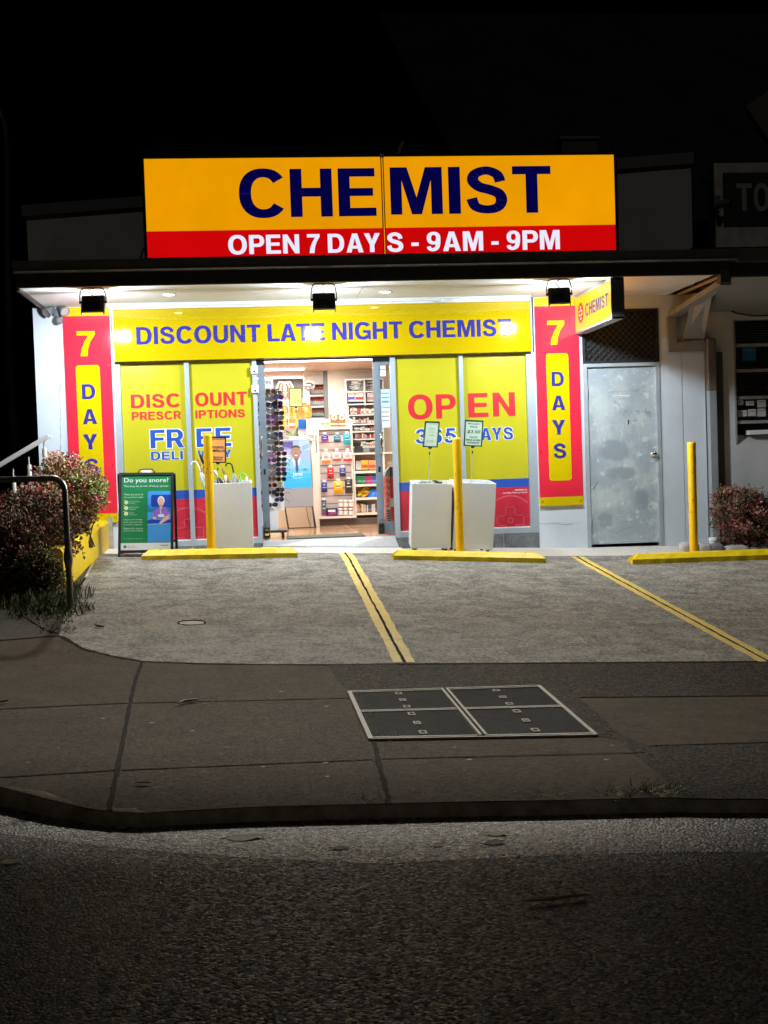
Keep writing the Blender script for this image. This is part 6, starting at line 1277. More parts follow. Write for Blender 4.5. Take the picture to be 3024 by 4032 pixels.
for s, y0 in ((-1, 0), (1, 0)):
    mb = MB(); p0 = gb+ux*(W/2-.012)*s; p1 = Vector((p0.x+.035, p0.y-.04, FZ+.01)); mb.tube([p0, p1], .010, M['blackmetal'], 6); mb.tube([p1, p1+Vector((-.0, .42, 0))], .010, M['blackmetal'], 6); mb.tube([p0-UZ*.02, p1+Vector((0, .42, 0))], .007, M['blackmetal'], 6); mb.build('leg', t)
mb = MB(); p1 = gb+ux*(W/2-.012)+Vector((.035, 0, 0)); mb.tube([Vector((gb.x-W/2+.05, gb.y-.04, FZ+.012)), Vector((gb.x+W/2+.03, gb.y-.04, FZ+.012))], .009, M['blackmetal'], 6); mb.build('crossbar', t)
mb = MB(); mb.tube([gb+ux*.1+nn*-.02, gb+ux*.12-UZ*.15+nn*-.05, gb+ux*.17-UZ*.32-nn*.05], .004, M['black'], 5); mb.build('power_cord', t)
o = c-ux*W/2-uz*H/2; em_ = lambda n, *rgb: glow('screen '+n, srgb(*rgb), 1.0)
mb = MB()
def sp_(pts, m, l=1): mb.poly([o+ux*(W*x)+uz*(H*(1-y))+nn*(.001+.0008*l) for x, y in pts], m)
sp_([(0, 1), (1, 1), (1, 0), (0, 0)], em_('pale', 165, 185, 222), 0)
sp_([(0, .12), (.42, .17), (.42, .02), (0, .02)], em_('violet', 70, 60, 150), 1); sp_([(0, .155), (.42, .2), (.42, .17), (0, .12)], em_('lilac', 150, 120, 200), 1)
sp_([(.63, .22), (1, .22), (1, .01), (.63, .01)], em_('sky', 175, 205, 240), 1)
for i in range(4): sp_([(.02, .25+.05*i), (.3, .26+.05*i), (.3, .285+.05*i), (.02, .275+.05*i)], em_('white', 235, 240, 250), 1)
for i in range(3): sp_([(.72, .14-.0*i+.03*i), (.96, .09+.03*i), (.96, .1+.03*i), (.72, .155+.03*i)], em_('slate', 100, 120, 170), 2)
skin = em_('skin', 178, 126, 100); skd = em_('skin shade', 120, 78, 62); jb = [em_('jacket%d' % i, *c_) for i, c_ in enumerate(((135, 200, 232), (95, 192, 235), (45, 185, 240), (0, 178, 246), (0, 172, 246)))]
sh = [(.05, .56), (.12, .44), (.36, .39), (.64, .39), (.90, .42), (.98, .50), (1, .60)]
sp_([(.0, .6)]+sh, jb[0], 2)
for i in range(4): y0, y1 = .599+.1*i, .70+.1*i; sp_([(.03-.03*min(1, i), y1), (1, y1), (1, y0), (.03-.03*min(1, i), y0)], jb[min(4, i+1)], 2)
sp_([(.42, .37), (.6, .37), (.56, .43), (.5, .46), (.45, .43)], skd, 3); sp_([(.38, .37), (.44, .40), (.51, .47), (.58, .40), (.64, .37), (.66, .42), (.55, .56), (.45, .56), (.36, .42)], em_('shirt', 225, 238, 250), 3); sp_([(.44, .375), (.58, .375), (.54, .43), (.5, .45), (.47, .43)], skd, 4)
sp_([(.47, .43), (.55, .43), (.57, .62), (.51, .70), (.46, .62)], em_('tie', 50, 70, 125), 5); sp_([(.72, .60), (.86, .60), (.86, .64), (.72, .64)], em_('badge', 70, 130, 175), 4)
E_ = lambda cx_, cy_, rx, ry, m, l, a0=0, a1=360: sp_([(cx_+rx*math.cos(R(a0+(a1-a0)*i/22)), cy_-ry*math.sin(R(a0+(a1-a0)*i/22))) for i in range(22 if a1-a0 >= 360 else 23)], m, l)
E_(.335, .255, .02, .025, skd, 4); E_(.68, .255, .02, .025, skd, 4)
E_(.505, .25, .165, .135, skin, 5); E_(.505, .185, .165, .075, em_('hair', 35, 26, 28), 6, 0, 180); E_(.505, .188, .15, .03, skin, 7)
for s in (-1, 1): E_(.505+s*.07, .235, .028, .010, em_('eye white', 240, 235, 230), 8); E_(.505+s*.07, .235, .012, .010, em_('iris', 30, 20, 18), 9); sp_([(.505+s*.07-.04, .217), (.505+s*.07+.04, .217), (.505+s*.07+.03, .208), (.505+s*.07-.03, .208)], em_('brow', 40, 28, 24), 8)
sp_([(.485, .28), (.525, .28), (.515, .235), (.495, .235)], em_('nose', 160, 108, 84), 8); E_(.505, .31, .075, .038, em_('lip', 140, 70, 62), 8, 180, 360); E_(.505, .312, .06, .024, em_('teeth', 245, 242, 238), 9, 180, 360)
text(mb, 'Jamal', o+ux*(W*.36)+uz*(H*(1-.765))+nn*.006, ux, uz, W*.33, H*.10, em_('name', 235, 246, 252), bold=.01); text(mb, 'Pharmacist', o+ux*(W*.38)+uz*(H*(1-.80))+nn*.006, ux, uz, W*.3, H*.022, MATS['screen name'])
mb.build('screen_face', t)

# slat wall gondola facing the door, with hanging packets
GY = 3.0; cr = mat('cream laminate', (.76, .70, .62), .4); slat = mat('slat panel', (.60, .52, .48), .5); slot = mat('slat groove', (.25, .21, .19), .6)
g0 = R7(752, 778, 1142, 1762, GY); t = thing('slatwall_unit', ((g0[0]+g0[1])/2, GY, FZ), 'cream slat wall unit hung with sweets and packets facing the door', 'display unit')
fw_ = .03; mb = MB(); mb.box((g0[0], GY, g0[2]), (g0[0]+fw_, GY+.4, g0[3]), cr); mb.box((g0[1]-fw_, GY, g0[2]), (g0[1], GY+.4, g0[3]), cr); mb.box((g0[0]+fw_, GY, g0[3]-fw_), (g0[1]-fw_, GY+.4, g0[3]), cr); mb.box((g0[0]-.01, GY-.07, g0[2]-.01), (g0[1], GY+.4, g0[2]+.02), cr); mb.build('frame', t)
mb = MB(); mb.box((g0[0]+fw_, GY+.05, g0[2]+.02), (g0[1]-fw_, GY+.06, g0[3]-fw_), slat); z = g0[2]+.08
while z < g0[3]-.05: mb.box((g0[0]+fw_, GY+.047, z), (g0[1]-fw_, GY+.052, z+.012), slot); z += .105
mb.build('slat_panel', t)
sx = R7(1142, 1058, 1500, 1762, GY); ct = thing('counter', ((sx[0]+sx[1])/2, GY, FZ), 'cream shop counter with open shelves and a dark plinth', 'counter')
mb = MB(); mb.box((sx[0], GY+.3, sx[2]), (sx[1]+.5, GY+.32, sx[3]), cr); mb.box((sx[0], GY-.01, sx[3]-.02), (sx[1]+.5, GY+.6, sx[3]), cr); mb.box((sx[0], GY, sx[2]), (sx[0]+.025, GY+.3, sx[3]-.02), cr)
mx = at(*K7(1460, 1300), GY).x; mb.box((mx, GY, sx[2]), (mx+.03, GY+.3, sx[3]-.02), cr); mb.build('carcass', ct)
shz = [at(*K7(1280, y), GY).z for y in (1258, 1402, 1548, 1712)]
for z in shz: mb = MB(); mb.box((sx[0]+.025, GY-.005, z-.028), (mx, GY+.3, z+.005), cr); mb.build('shelf', ct)
kz = at(*K7(1000, 1765), GY).z; mb = MB(); mb.box((g0[0]+.01, GY+.03, FZ), (sx[1]+.5, GY+.4, kz-.011), mat('dark plinth', (.10, .08, .075), .5)); mb.build('plinth', ct)
lc = R7(345, 905, 750, 930, GY+.1); mb = MB(); mb.box((lc[0]-.2, GY+.1, lc[2]), (g0[0]-.005, GY+.7, lc[3]), cr); mb.box((lc[0]-.2, GY+.14, FZ), (g0[0]-.06, GY+.6, lc[2]), mat('counter front', (.70, .62, .50), .5)); q = R7(700, 1060, 768, 1860, GY-.02); mb.box((q[0], GY-.02, FZ), (q[1]-.012, GY+.1, q[3]), cr); mb.build('return', ct)
def pack(x0, y0, x1, y1, top, main, low, label, Y=GY, tagc=True):
    q = R7(x0, y0, x1, y1, Y-.03); w_, h_ = q[1]-q[0], q[3]-q[2]; mb = MB(); N, Mm = 6, 8; V = []; F = []
    for sgn in (-1, 1):
        for j in range(Mm+1):
            for i in range(N+1):
                u, v = i/N, j/Mm; bul = (math.sin(math.pi*u)*math.sin(math.pi*min(1, v*1.02)))**.6 if 0 < u < 1 and 0 < v < 1 else 0; pin = 1-.06*math.sin(math.pi*v)
                V.append(((q[0]+q[1])/2+w_*(u-.5)*pin, Y-.03+sgn*.028*bul, q[2]+h_*v+.003*math.sin(9*u+4*v)))
    k = (N+1)*(Mm+1); mats_ = []
    for s in range(2):
        for j in range(Mm):
            for i in range(N):
                a = s*k+j*(N+1)+i; f = (a, a+1, a+N+2, a+N+1); F.append((f if s == 0 else f[::-1], top if j >= Mm-1 else low if j < 2 else main))
    for mm in {id(m_): m_ for _, m_ in F}.values(): mb.add(V, [f for f, m_ in F if m_ is mm], mm, True)
    for i in range(3): mb.box((q[0]+w_*(.2+.05*i), Y-.062, q[2]+h_*(.45+.12*i)), (q[0]+w_*(.8-.08*i), Y-.0605, q[2]+h_*(.50+.12*i)), (PW1, PW2, PW1)[i] if main is not HWP else (PR1, PW2, PR1)[i])
    ob = mb.build('packet'); tag(ob, label, 'packet', 'packets hung on the slat wall')
    if tagc: mb = MB(); mb.box(((q[0]+q[1])/2-.022, Y-.065, q[3]+.005), ((q[0]+q[1])/2+.022, Y-.063, q[3]+.03), M['paper']); mb.cyl(((q[0]+q[1])/2, Y+.045, q[3]+.003), ((q[0]+q[1])/2, Y-.063, q[3]+.003), .003, M['steel'], n=6); tag(mb.build('price_hook'), 'small white price tag on a hook on the slat wall', 'price tag', 'price tags on the slat wall')
def fm_(n, *c): return mat('packet film '+n, srgb(*c), .3, coat=.3)
PW1, PW2, PR1, HWP = fm_('white print', 225, 225, 230), fm_('dark print', 60, 40, 70), fm_('red print', 215, 95, 85), fm_('white', 238, 225, 218)
for a in ((787, 862, 868, 945, ('violet', 95, 80, 190), ('indigo', 60, 60, 150), ('rose', 200, 90, 170), 'violet and blue packet at the top of the slat wall'), (922, 862, 1002, 945, ('steelblue', 70, 150, 185), ('teal', 60, 120, 150), ('darkteal', 45, 90, 110), 'rounded steel blue packet in the top row of the slat wall'), (1027, 850, 1110, 972, ('sea', 50, 150, 190), ('aqua', 40, 170, 190), ('aqua', 40, 170, 190), 'aqua packet at the end of the top row'),
          (792, 1040, 890, 1175, ('orange', 230, 120, 50), None, ('peach', 240, 150, 70), 'white sweet bag with orange ends'), (908, 1035, 1005, 1150, ('cocoa', 120, 65, 45), None, ('tan', 170, 120, 90), 'white sweet bag with brown top'), (1025, 1035, 1125, 1152, ('pink', 225, 70, 100), None, ('pink', 225, 70, 100), 'white sweet bag with pink ends'),
          (852, 1218, 925, 1342, ('crimson', 215, 30, 40), ('crimson', 215, 30, 40), ('brick', 170, 30, 45), 'red sweet bag alone under the white ones'), (985, 1218, 1055, 1318, ('royal', 50, 60, 150), ('royal', 50, 60, 150), ('pitch', 40, 35, 60), 'small royal blue sweet bag beside the red one'),
          (787, 1378, 855, 1488, ('royal', 50, 60, 150), ('royal', 50, 60, 150), ('navy', 35, 40, 110), 'blue sweet bag near the frame, left of the yellow one'), (922, 1365, 1025, 1500, ('amber', 245, 185, 30), ('amber', 245, 185, 30), ('gold', 225, 155, 10), 'large amber yellow sweet bag low on the slat wall'), (1045, 1345, 1130, 1502, ('jet', 45, 45, 48), ('jet', 45, 45, 48), ('jet', 45, 45, 48), 'black sweet bag beside the amber one'),
          (790, 1575, 845, 1742, ('royal', 50, 60, 150), ('leaf', 90, 110, 110), ('berry', 150, 70, 110), 'tall narrow blue packet standing on the bottom ledge')):
    ms = [HWP if c_ is None else fm_(*c_) for c_ in a[4:7]]; pack(*a[:4], *ms, a[7])
q = R7(846, 1662, 965, 1745, GY-.05); mb = MB(); mb.box((q[0], GY-.06, q[2]), (q[1], GY-.0, q[3]), fm_('navy', 35, 40, 110)); mb.poly([(q[0]+.01, GY-.061, q[2]+.01), (q[1]-.01, GY-.061, q[2]+.02), (q[1]-.02, GY-.061, q[2]+.07), (q[0]+.05, GY-.061, q[2]+.05)], fm_('berry', 150, 70, 110)); mb.poly([(q[0]+.02, GY-.0615, q[3]-.05), (q[0]+.12, GY-.0615, q[3]-.05), (q[0]+.12, GY-.0615, q[3]-.02), (q[0]+.02, GY-.0615, q[3]-.02)], PW1); tag(mb.build('box'), 'navy blue printed box on the bottom ledge of the slat wall', 'box')
amb = mat('amber bottle', (.32, .12, .03), .15, coat=.5)
for r_, (y0, y1) in enumerate(((1572, 1655), (1660, 1745))):
    for x in (975, 1030, 1085):
        q = R7(x, y0, x+48, y1, GY-.05); cx_, h_ = (q[0]+q[1])/2, q[3]-q[2]; rr_b = (q[1]-q[0])/2; t = thing('pill_bottle', (cx_, GY-.05+rr_b*.2, q[2]), 'amber pill bottle with white cap and label on the bottom ledge', 'pill bottle', 'amber pill bottles')
        c_ = (cx_, GY-.05+rr_b*.2, q[2]); mb = MB(); mb.lathe(c_, [(0, 0), (rr_b, 0), (rr_b, h_*.76), (rr_b*.8, h_*.8)], amb, 18); mb.build('bottle', t); mb = MB(); mb.lathe(c_, [(rr_b*.95, h_*.8), (rr_b*.95, h_), (0, h_)], M['paper'], 18); mb.build('cap', t); mb = MB(); mb.lathe(c_, [(rr_b*1.01, h_*.12), (rr_b*1.01, h_*.66)], M['paper'], 18); mb.build('label', t)
for i, x in enumerate((1000, 1050, 1105)): q = R7(x-18, 1748, x+18, 1768, GY-.075); mb = MB(); mb.box((q[0], GY-.074, q[2]), (q[1], GY-.071, q[3]), M['paper']); tag(mb.build('price_tag'), 'white price tag on the bottom ledge under the amber bottles', 'price tag', 'price tags on the bottom ledge')
# stock on the counter shelves
def carton(x0, y0, x1, y1, Y, col, label, cat='carton', grp=None, d=.08, deco=None, nm='carton'):
    q = R7(x0, y0, x1, y1, Y); mb = MB(); m_ = fm_(*col) if isinstance(col, tuple) else col; mb.cbox((q[0]+.001, Y, q[2]), (q[1]-.001, Y+d, q[3]), .0025, m_)
    if deco: mb.box((q[0]+.006, Y-.002, q[2]+(q[3]-q[2])*.2), (q[1]-.006, Y-.0005, q[2]+(q[3]-q[2])*.5), fm_(*deco))
    return tag(mb.build(nm), label, cat, grp)
for i in range(4): carton(1165+i*14, 1150, 1178+i*14, 1246, GY+.04, ('paleblue', 205, 205, 215), 'slim pale carton standing at the end of the top counter shelf', 'carton', 'slim cartons on the counter', .12)
for i, (x0, x1, c_, lb) in enumerate(((1222, 1300, ('apricot', 240, 170, 60), 'apricot orange pack on the top counter shelf'), (1304, 1388, ('salmon', 245, 150, 110), 'salmon pink pack on the top counter shelf'))): carton(x0, 1140, x1, 1240, GY+.02, c_, lb, 'pack', None, .12, ('rust', 220, 80, 50))
carton(1208, 1145, 1224, 1240, GY+.05, ('crimson', 215, 30, 40), 'thin red pack beside the apricot one', 'pack', None, .1)
for i in range(16):
    c_ = (('emerald', 40, 150, 100), ('magenta', 200, 60, 130), ('azure', 60, 120, 210))[0 if i < 7 else 1 if i < 13 else 2]; lb = ('green', 'magenta', 'blue')[0 if i < 7 else 1 if i < 13 else 2]
    carton(1170+i*13.8, 1312, 1182+i*13.8, 1392, GY+.03, c_, 'slim '+lb+' toothbrush pack in the row on the second counter shelf', 'pack', 'toothbrush packs', .14, ('mist', 220, 225, 235), 'toothbrush_pack')
rnd = random.Random(3); ym = fm_('lemon', 235, 195, 30); ym2 = fm_('mustard', 205, 160, 20)
for i in range(16):
    x, y = 1185+rnd.random()*130, 1520-((i//6)*30)-rnd.random()*8; p = at(*K7(x, y), GY+.06+rnd.random()*.12); mb = MB(); a = rnd.uniform(-.5, .5); mb.lathe(p, [(0, -.055), (.016, -.045), (.024, 0), (.016, .045), (0, .055)], (ym, ym2)[i % 2], 8, (math.cos(a), .2, math.sin(a))); tag(mb.build('sachet'), 'yellow sachet in the loose pile on the third counter shelf', 'sachet', 'pile of yellow sachets')
p = at(*K7(1360, 1540), GY+.1); mb = MB(); mb.lathe(p, [(.095, 0), (.09, .04), (.07, .085), (.035, .11), (0, .118)], fm_('cobalt', 40, 110, 215), 18); tag(mb.build('bag'), 'rounded bright blue bag beside the yellow sachets', 'bag')
for i in range(17): carton(1168+i*13, 1612+rnd.randint(0, 22), 1180+i*13, 1704, GY+.03, (('chalk', 230, 225, 215), ('sage', 130, 160, 110), ('wine', 150, 70, 70), ('sand', 210, 170, 120), ('slate', 90, 95, 105))[rnd.randint(0, 4)], 'slim mixed sachet box in the lowest row of the counter shelves', 'sachet box', 'sachet boxes on the lowest counter shelf', .14, ('mist', 220, 225, 235), 'sachet_box')
# shelves of medicines behind the counter
MY = 4.2; u0 = R7(1052, 246, 1470, 545, MY); u1_ = R7(1080, 540, 1470, 1060, MY); t = thing('medicine_shelves', ((u1_[0]+u1_[1])/2, MY, FZ), 'white wall shelves packed with medicine boxes behind the counter', 'shelves')
mb = MB(); mb.box((u1_[0], MY+.25, FZ), (u0[1], MY+.27, u0[3]), M['white'])
midx = at(*K7(1262, 400), MY).x
for x in (u0[0], midx-.008, u0[1]-.016): mb.box((x, MY, u0[2]), (x+.016, MY+.25, u0[3]), M['white'])
for x in (u1_[0], u1_[1]-.016): mb.box((x, MY, FZ), (x+.016, MY+.25, u0[2]), M['white'])
mb.build('carcass', t)
for y, (xa, xb) in ((252, (u0[0], u0[1])), (385, (u0[0], u0[1])), (522, (u0[0], u0[1])), (640, (u1_[0], u1_[1])), (742, (u1_[0], u1_[1])), (822, (u1_[0], u1_[1])), (905, (u1_[0], u1_[1])), (990, (u1_[0], u1_[1])), (1056, (u1_[0], u1_[1]))): z = at(*K7(1250, y), MY).z; mb = MB(); mb.box((xa+.016, MY-.004, z-.018), (xb-.016, MY+.249, z), M['white']); mb.build('shelf', t)
rnd = random.Random(12); med = [('chalk', 230, 225, 215), ('bone', 236, 226, 222), ('blush', 225, 170, 165), ('bone', 236, 226, 222), ('crimson2', 190, 60, 60), ('chalk', 230, 225, 215), ('greige', 180, 165, 155)]
for y, hmin, hmax, x0 in ((640, 45, 85, 1100), (742, 30, 68, 1130), (822, 25, 50, 1150), (905, 30, 52, 1158), (990, 30, 60, 1165)):
    x = x0
    while x < 1455:
        w_ = rnd.randint(16, 36); h_ = rnd.randint(hmin, hmax); c_ = rnd.choice(med); carton(x, y-6-h_, x+w_-2, y-7, MY+.03, c_, 'small medicine box in the rows on the white wall shelves', 'medicine box', 'medicine boxes on the wall shelves', .12, rnd.choice((None, ('mist', 220, 225, 235), ('rust', 220, 80, 50), ('slate', 90, 95, 105))), 'medicine_box'); x += w_
for i, (x0, y0, x1, y1) in enumerate(((1075, 275, 1245, 372), (1280, 290, 1450, 375), (1075, 400, 1155, 500), (1158, 400, 1250, 500), (1285, 405, 1370, 500), (1375, 420, 1450, 505))):
    if i < 2:
        q = R7(x0, y0, x1, y1, MY+.06); mb = MB()
        for k in range(7): mb.obox((rnd.uniform(q[0]+.08, q[1]-.08), MY+.1+rnd.uniform(0, .08), q[2]+.012+k*.019), Vector((rnd.uniform(.05, .08), rnd.uniform(-.02, .02), rnd.uniform(-.012, .012))), (0, .05, 0), (0, 0, .008), M['paper'])
        tag(mb.build('paper_bag_stack'), ('loose heap of white paper bags in the top cubby', 'second heap of white paper bags in the top cubby behind the door glass')[i], 'paper bags')
    else: carton(x0, y0, x1, y1, MY+.04, ('bone', 236, 226, 222), ('pale box with violet band in the lower cubby', 'pale box with red band in the lower cubby', 'pale box seen past the door edge in the lower cubby', 'pale box behind the door glass in the lower cubby')[i-2], 'box', None, .18, (('violet', 95, 80, 190), ('crimson2', 190, 60, 60), ('greige', 180, 165, 155), ('mist', 220, 225, 235))[i-2], 'box')
# tall white cabinet with a niche of bottles
CY = 4.75; w0 = R7(605, 95, 845, 685, CY); n0_ = R7(668, 312, 825, 676, CY); t = thing('tall_cabinet', ((w0[0]+w0[1])/2, CY, FZ), 'tall white cabinet with a niche of small bottles behind the counter', 'cabinet')
mb = MB(); mb.box((w0[0], CY, n0_[3]), (w0[1], CY+.4, w0[3]), M['white']); mb.box((w0[0], CY, FZ), (n0_[0], CY+.4, n0_[3]), M['white']); mb.box((n0_[1], CY, FZ), (w0[1], CY+.4, n0_[3]), M['white']); mb.box((n0_[0], CY, FZ), (n0_[1], CY+.4, n0_[2]), M['white']); mb.box((n0_[0], CY+.3, n0_[2]), (n0_[1], CY+.32, n0_[3]), mat('niche back', (.36, .34, .33), .6)); mb.build('carcass', t)
for y in (425, 545): z = at(*K7(740, y), CY).z; mb = MB(); mb.box((n0_[0], CY-.01, z-.03), (n0_[1], CY+.299, z), M['white']); mb.build('shelf', t)
cap3 = [fm_('coral', 225, 120, 90), fm_('rose2', 220, 90, 100), fm_('mintcap', 150, 185, 175)]
for r_, yb_ in enumerate((418, 538, 662)):
    for i in range(7):
        p = at(*K7(682+i*21, yb_), CY+.1); mb = MB(); hh = .09 if r_ < 2 else .08; rb_ = .016
        mb.lathe(p, [(0, 0), (rb_, 0), (rb_, hh*.6), (rb_*.5, hh*.66), (rb_*.5, hh*.7)], M['paper'] if r_ != 2 else cap3[2], 12); mb.lathe(p, [(rb_*.7, hh*.7), (rb_*.6, hh*1.25), (0, hh*1.28)], cap3[(0, 1, 0)[r_]], 12); tag(mb.build('bottle'), ('coral topped bottle on the upper shelf of the white cabinet niche', 'rose topped bottle on the middle shelf of the white cabinet niche', 'pale green bottle at the bottom of the white cabinet niche')[r_], 'bottle', ('upper niche bottles', 'middle niche bottles', 'lower niche bottles')[r_])
# stock on the counter and the wall behind it
disc = fm_('creamdisc', 240, 228, 205); brn = fm_('kraft', 150, 110, 60)
for i, x in enumerate((890, 972)):
    t0 = carton(x, 640, x+80, 772, GY+.12, brn, ('kraft carton with a round cream lid print, left of the pair', 'kraft carton with a round cream lid print, next to the white phone stand')[i], 'carton', None, .12); q = R7(x+8, 640, x+72, 705, GY+.118); mb = MB(); mb.cyl(((q[0]+q[1])/2, GY+.119, (q[2]+q[3])/2), ((q[0]+q[1])/2, GY+.112, (q[2]+q[3])/2), (q[1]-q[0])/2, disc, n=24); mb.cyl(((q[0]+q[1])/2, GY+.112, (q[2]+q[3])/2), ((q[0]+q[1])/2, GY+.1105, (q[2]+q[3])/2), .018, brn, n=12); d_ = mb.build('round_print', t0)
    q = R7(x+4, 738, x+76, 752, GY+.118); mb = MB(); mb.box((q[0], GY+.114, q[2]), (q[1], GY+.119, q[3]), disc); mb.build('band', t0)
for i, x in enumerate((780, 832)): carton(x, 690, x+50, 770, GY+.1, ('celery', 215, 225, 205), ('pale green carton on the counter end nearest the notices', 'pale green carton beside the kraft ones')[i], 'carton', None, .1, ('leafgreen', 120, 175, 70))
t = thing('phone_stand', at(*K7(1105, 765), GY+.1), 'white card terminal on a stand behind the kraft cartons', 'card terminal'); q = R7(1085, 695, 1125, 765, GY+.1); mb = MB(); mb.obox(((q[0]+q[1])/2, GY+.1, (q[2]+q[3])/2), ((q[1]-q[0])/2, 0, -.02), (0, .01, 0), (.015, 0, (q[3]-q[2])/2), M['white']); mb.build('body', t)
q = R7(1152, 950, 1232, 1058, GY+.2); t = thing('card_reader', ((q[0]+q[1])/2, GY+.2, q[2]), 'black till printer on the counter by the door edge', 'till printer'); mb = MB(); mb.cbox((q[0], GY+.15, q[2]), (q[1], GY+.3, q[2]+.09), .006, M['blackmetal']); mb.build('body', t); mb = MB(); mb.obox(((q[0]+q[1])/2-.03, GY+.22, q[2]+.13), (.06, 0, -.01), (0, .05, .02), (.01, -.01, .03), M['black']); mb.build('lid', t); mb = MB(); mb.cbox((q[1]+.01, GY+.16, q[2]), (q[1]+.1, GY+.28, q[2]+.07), .006, M['greyplastic']); tag(mb.build('keypad'), 'small grey keypad beside the black till printer', 'keypad')
q = R7(540, 695, 626, 800, GY+.14); mb = MB(); mb.box((q[0], GY+.14, q[2]), (q[1], GY+.16, q[3]), fm_('blueboard', 35, 95, 175)); tag(mb.build('notice'), 'plain blue board on the counter beside the white paper notice', 'notice')
q = R7(628, 705, 745, 862, GY+.1); mb = MB(); mb.obox(((q[0]+q[1])/2, GY+.1, (q[2]+q[3])/2), ((q[1]-q[0])/2, 0, -.008), (0, .003, 0), (.008, .01, (q[3]-q[2])/2), M['paper']); mb.box((q[0]+.03, GY+.08, q[3]-.06), (q[1]-.05, GY+.084, q[3]-.045), fm_('greige', 180, 165, 155)); tag(mb.build('notice'), 'white paper notice taped to the counter edge', 'notice')
q = R7(545, 800, 745, 905, GY+.16); mb = MB(); mb.cbox((q[0], GY+.18, q[2]), (q[1]-.05, GY+.4, q[3]), .006, M['white']); mb.box((q[0]+.06, GY+.178, q[2]+.05), (q[0]+.16, GY+.181, q[2]+.075), fm_('greige', 180, 165, 155)); tag(mb.build('till'), 'white till box behind the blue board', 'till')
t = ticket(K7, ((436, 352), (578, 352), (584, 560), (440, 558)), GY+.25, (505, 900), 'lime green price card standing on the counter inside the shop', lime, tframe, [('BOTTLED WATER', .12, .88, .09, .13), ('SPECIAL', .25, .75, .18, .22), ('BABY WIPES', .2, .8, .27, .31), ('TISSUES', .3, .7, .36, .40), ('SALE ON', .25, .75, .5, .56), ('VITAMINS', .15, .9, .62, .68), ('COSMETICS', .12, .9, .74, .80), ('$2.49', .35, .7, .87, .93)], cat='price card')
pt_ = thing('potted_plant', at(*K7(480, 905), GY+.3), 'strappy green plant on the counter behind the screen', 'plant'); mb = MB(); rnd = random.Random(4); c_ = at(*K7(490, 890), GY+.3)
for i in range(14):
    a = rnd.uniform(-1.3, 1.3); L = rnd.uniform(.14, .3); d = Vector((math.sin(a), rnd.uniform(-.3, .3), math.cos(a)*.8)); s = Vector((d.z, 0, -d.x))*.014; mb.add([c_-s*.6, c_+s*.6, c_+d*L*.6-s, c_+d*L*.6+s, c_+d*L-UZ*.04*abs(a)], [(0, 1, 3, 2), (2, 3, 4)], fm_('leafa', 70, 105, 60) if i % 2 else fm_('leafb', 150, 165, 110))
mb.build('foliage', pt_); mb = MB(); mb.lathe(c_-UZ*.07, [(0, 0), (.05, 0), (.06, .08), (.05, .085)], M['paper'], 16); mb.build('pot', pt_)
c_ = at(*K7(600, 690), GY+.5); t = thing('sweet_jar', c_, 'amber jar of sweets shining under the lime price card', 'jar'); mb = MB(); mb.lathe(c_, [(0, 0), (.1, 0), (.115, .05), (.115, .16), (.09, .2), (.07, .22)], mat('amber jar', (.70, .38, .08), .06, coat=1, var=.4, vs=22), 20); mb.build('bottle', t); mb = MB(); mb.lathe(c_, [(.075, .22), (.075, .25), (0, .255)], M['paper'], 20); mb.build('lid', t)
HB = 4.9; mb = MB(); q = R7(262, 262, 605, 700, BY-.06); mb.box((q[0]-1, BY-.06, q[2]-.3), (q[1]+.1, BY-.02, q[2]+.35), slat); tag(mb.build('pegboard'), 'pale pegboard on the back wall hung with yellow packets', 'pegboard')
k_ = 0
for y0, y1 in ((540, 660), (668, 790)):
    for x in (352, 398, 444, 490):
        q = R7(x, y0, x+40, y1, BY-.3); mb = MB(); mb.cbox((q[0], BY-.3, q[2]), (q[1], BY-.26, q[3]), .006, (fm_('lemon', 235, 195, 30), fm_('ochre', 200, 150, 50), fm_('bisque', 215, 185, 160))[(k_*2+k_//4) % 3]); mb.box((q[0]+.02, BY-.302, q[2]+.05), (q[1]-.02, BY-.3, q[2]+.14), fm_('kraft', 150, 110, 60)); mb.cyl(((q[0]+q[1])/2, BY-.28, q[3]-.01), ((q[0]+q[1])/2, BY-.05, q[3]-.01), .004, M['steel'], n=6); tag(mb.build('packet'), 'yellow packet hanging on the pegboard at the back of the shop', 'packet', 'packets on the back pegboard'); k_ += 1
for i, (x, c_) in enumerate(((345, ('taupe', 150, 120, 105)), (385, ('walnut', 115, 85, 70)), (420, ('taupe', 150, 120, 105)))):
    a, b = at(*K7(x, 290), BY-.4), at(*K7(x+10, 480), BY-.4); mb = MB(); mb.tube([b-UX*.05, b-UX*.06+UZ*.2, a-UX*.02, a+UX*.04, b+UX*.07+UZ*.2, b+UX*.06], .02, fm_(*c_), 8); tag(mb.build('bag_strap'), ('taupe looped bag strap hanging at the back near the sunglasses', 'dark brown looped bag strap hanging at the back', 'taupe looped bag strap hanging behind the lime card')[i], 'bag strap')
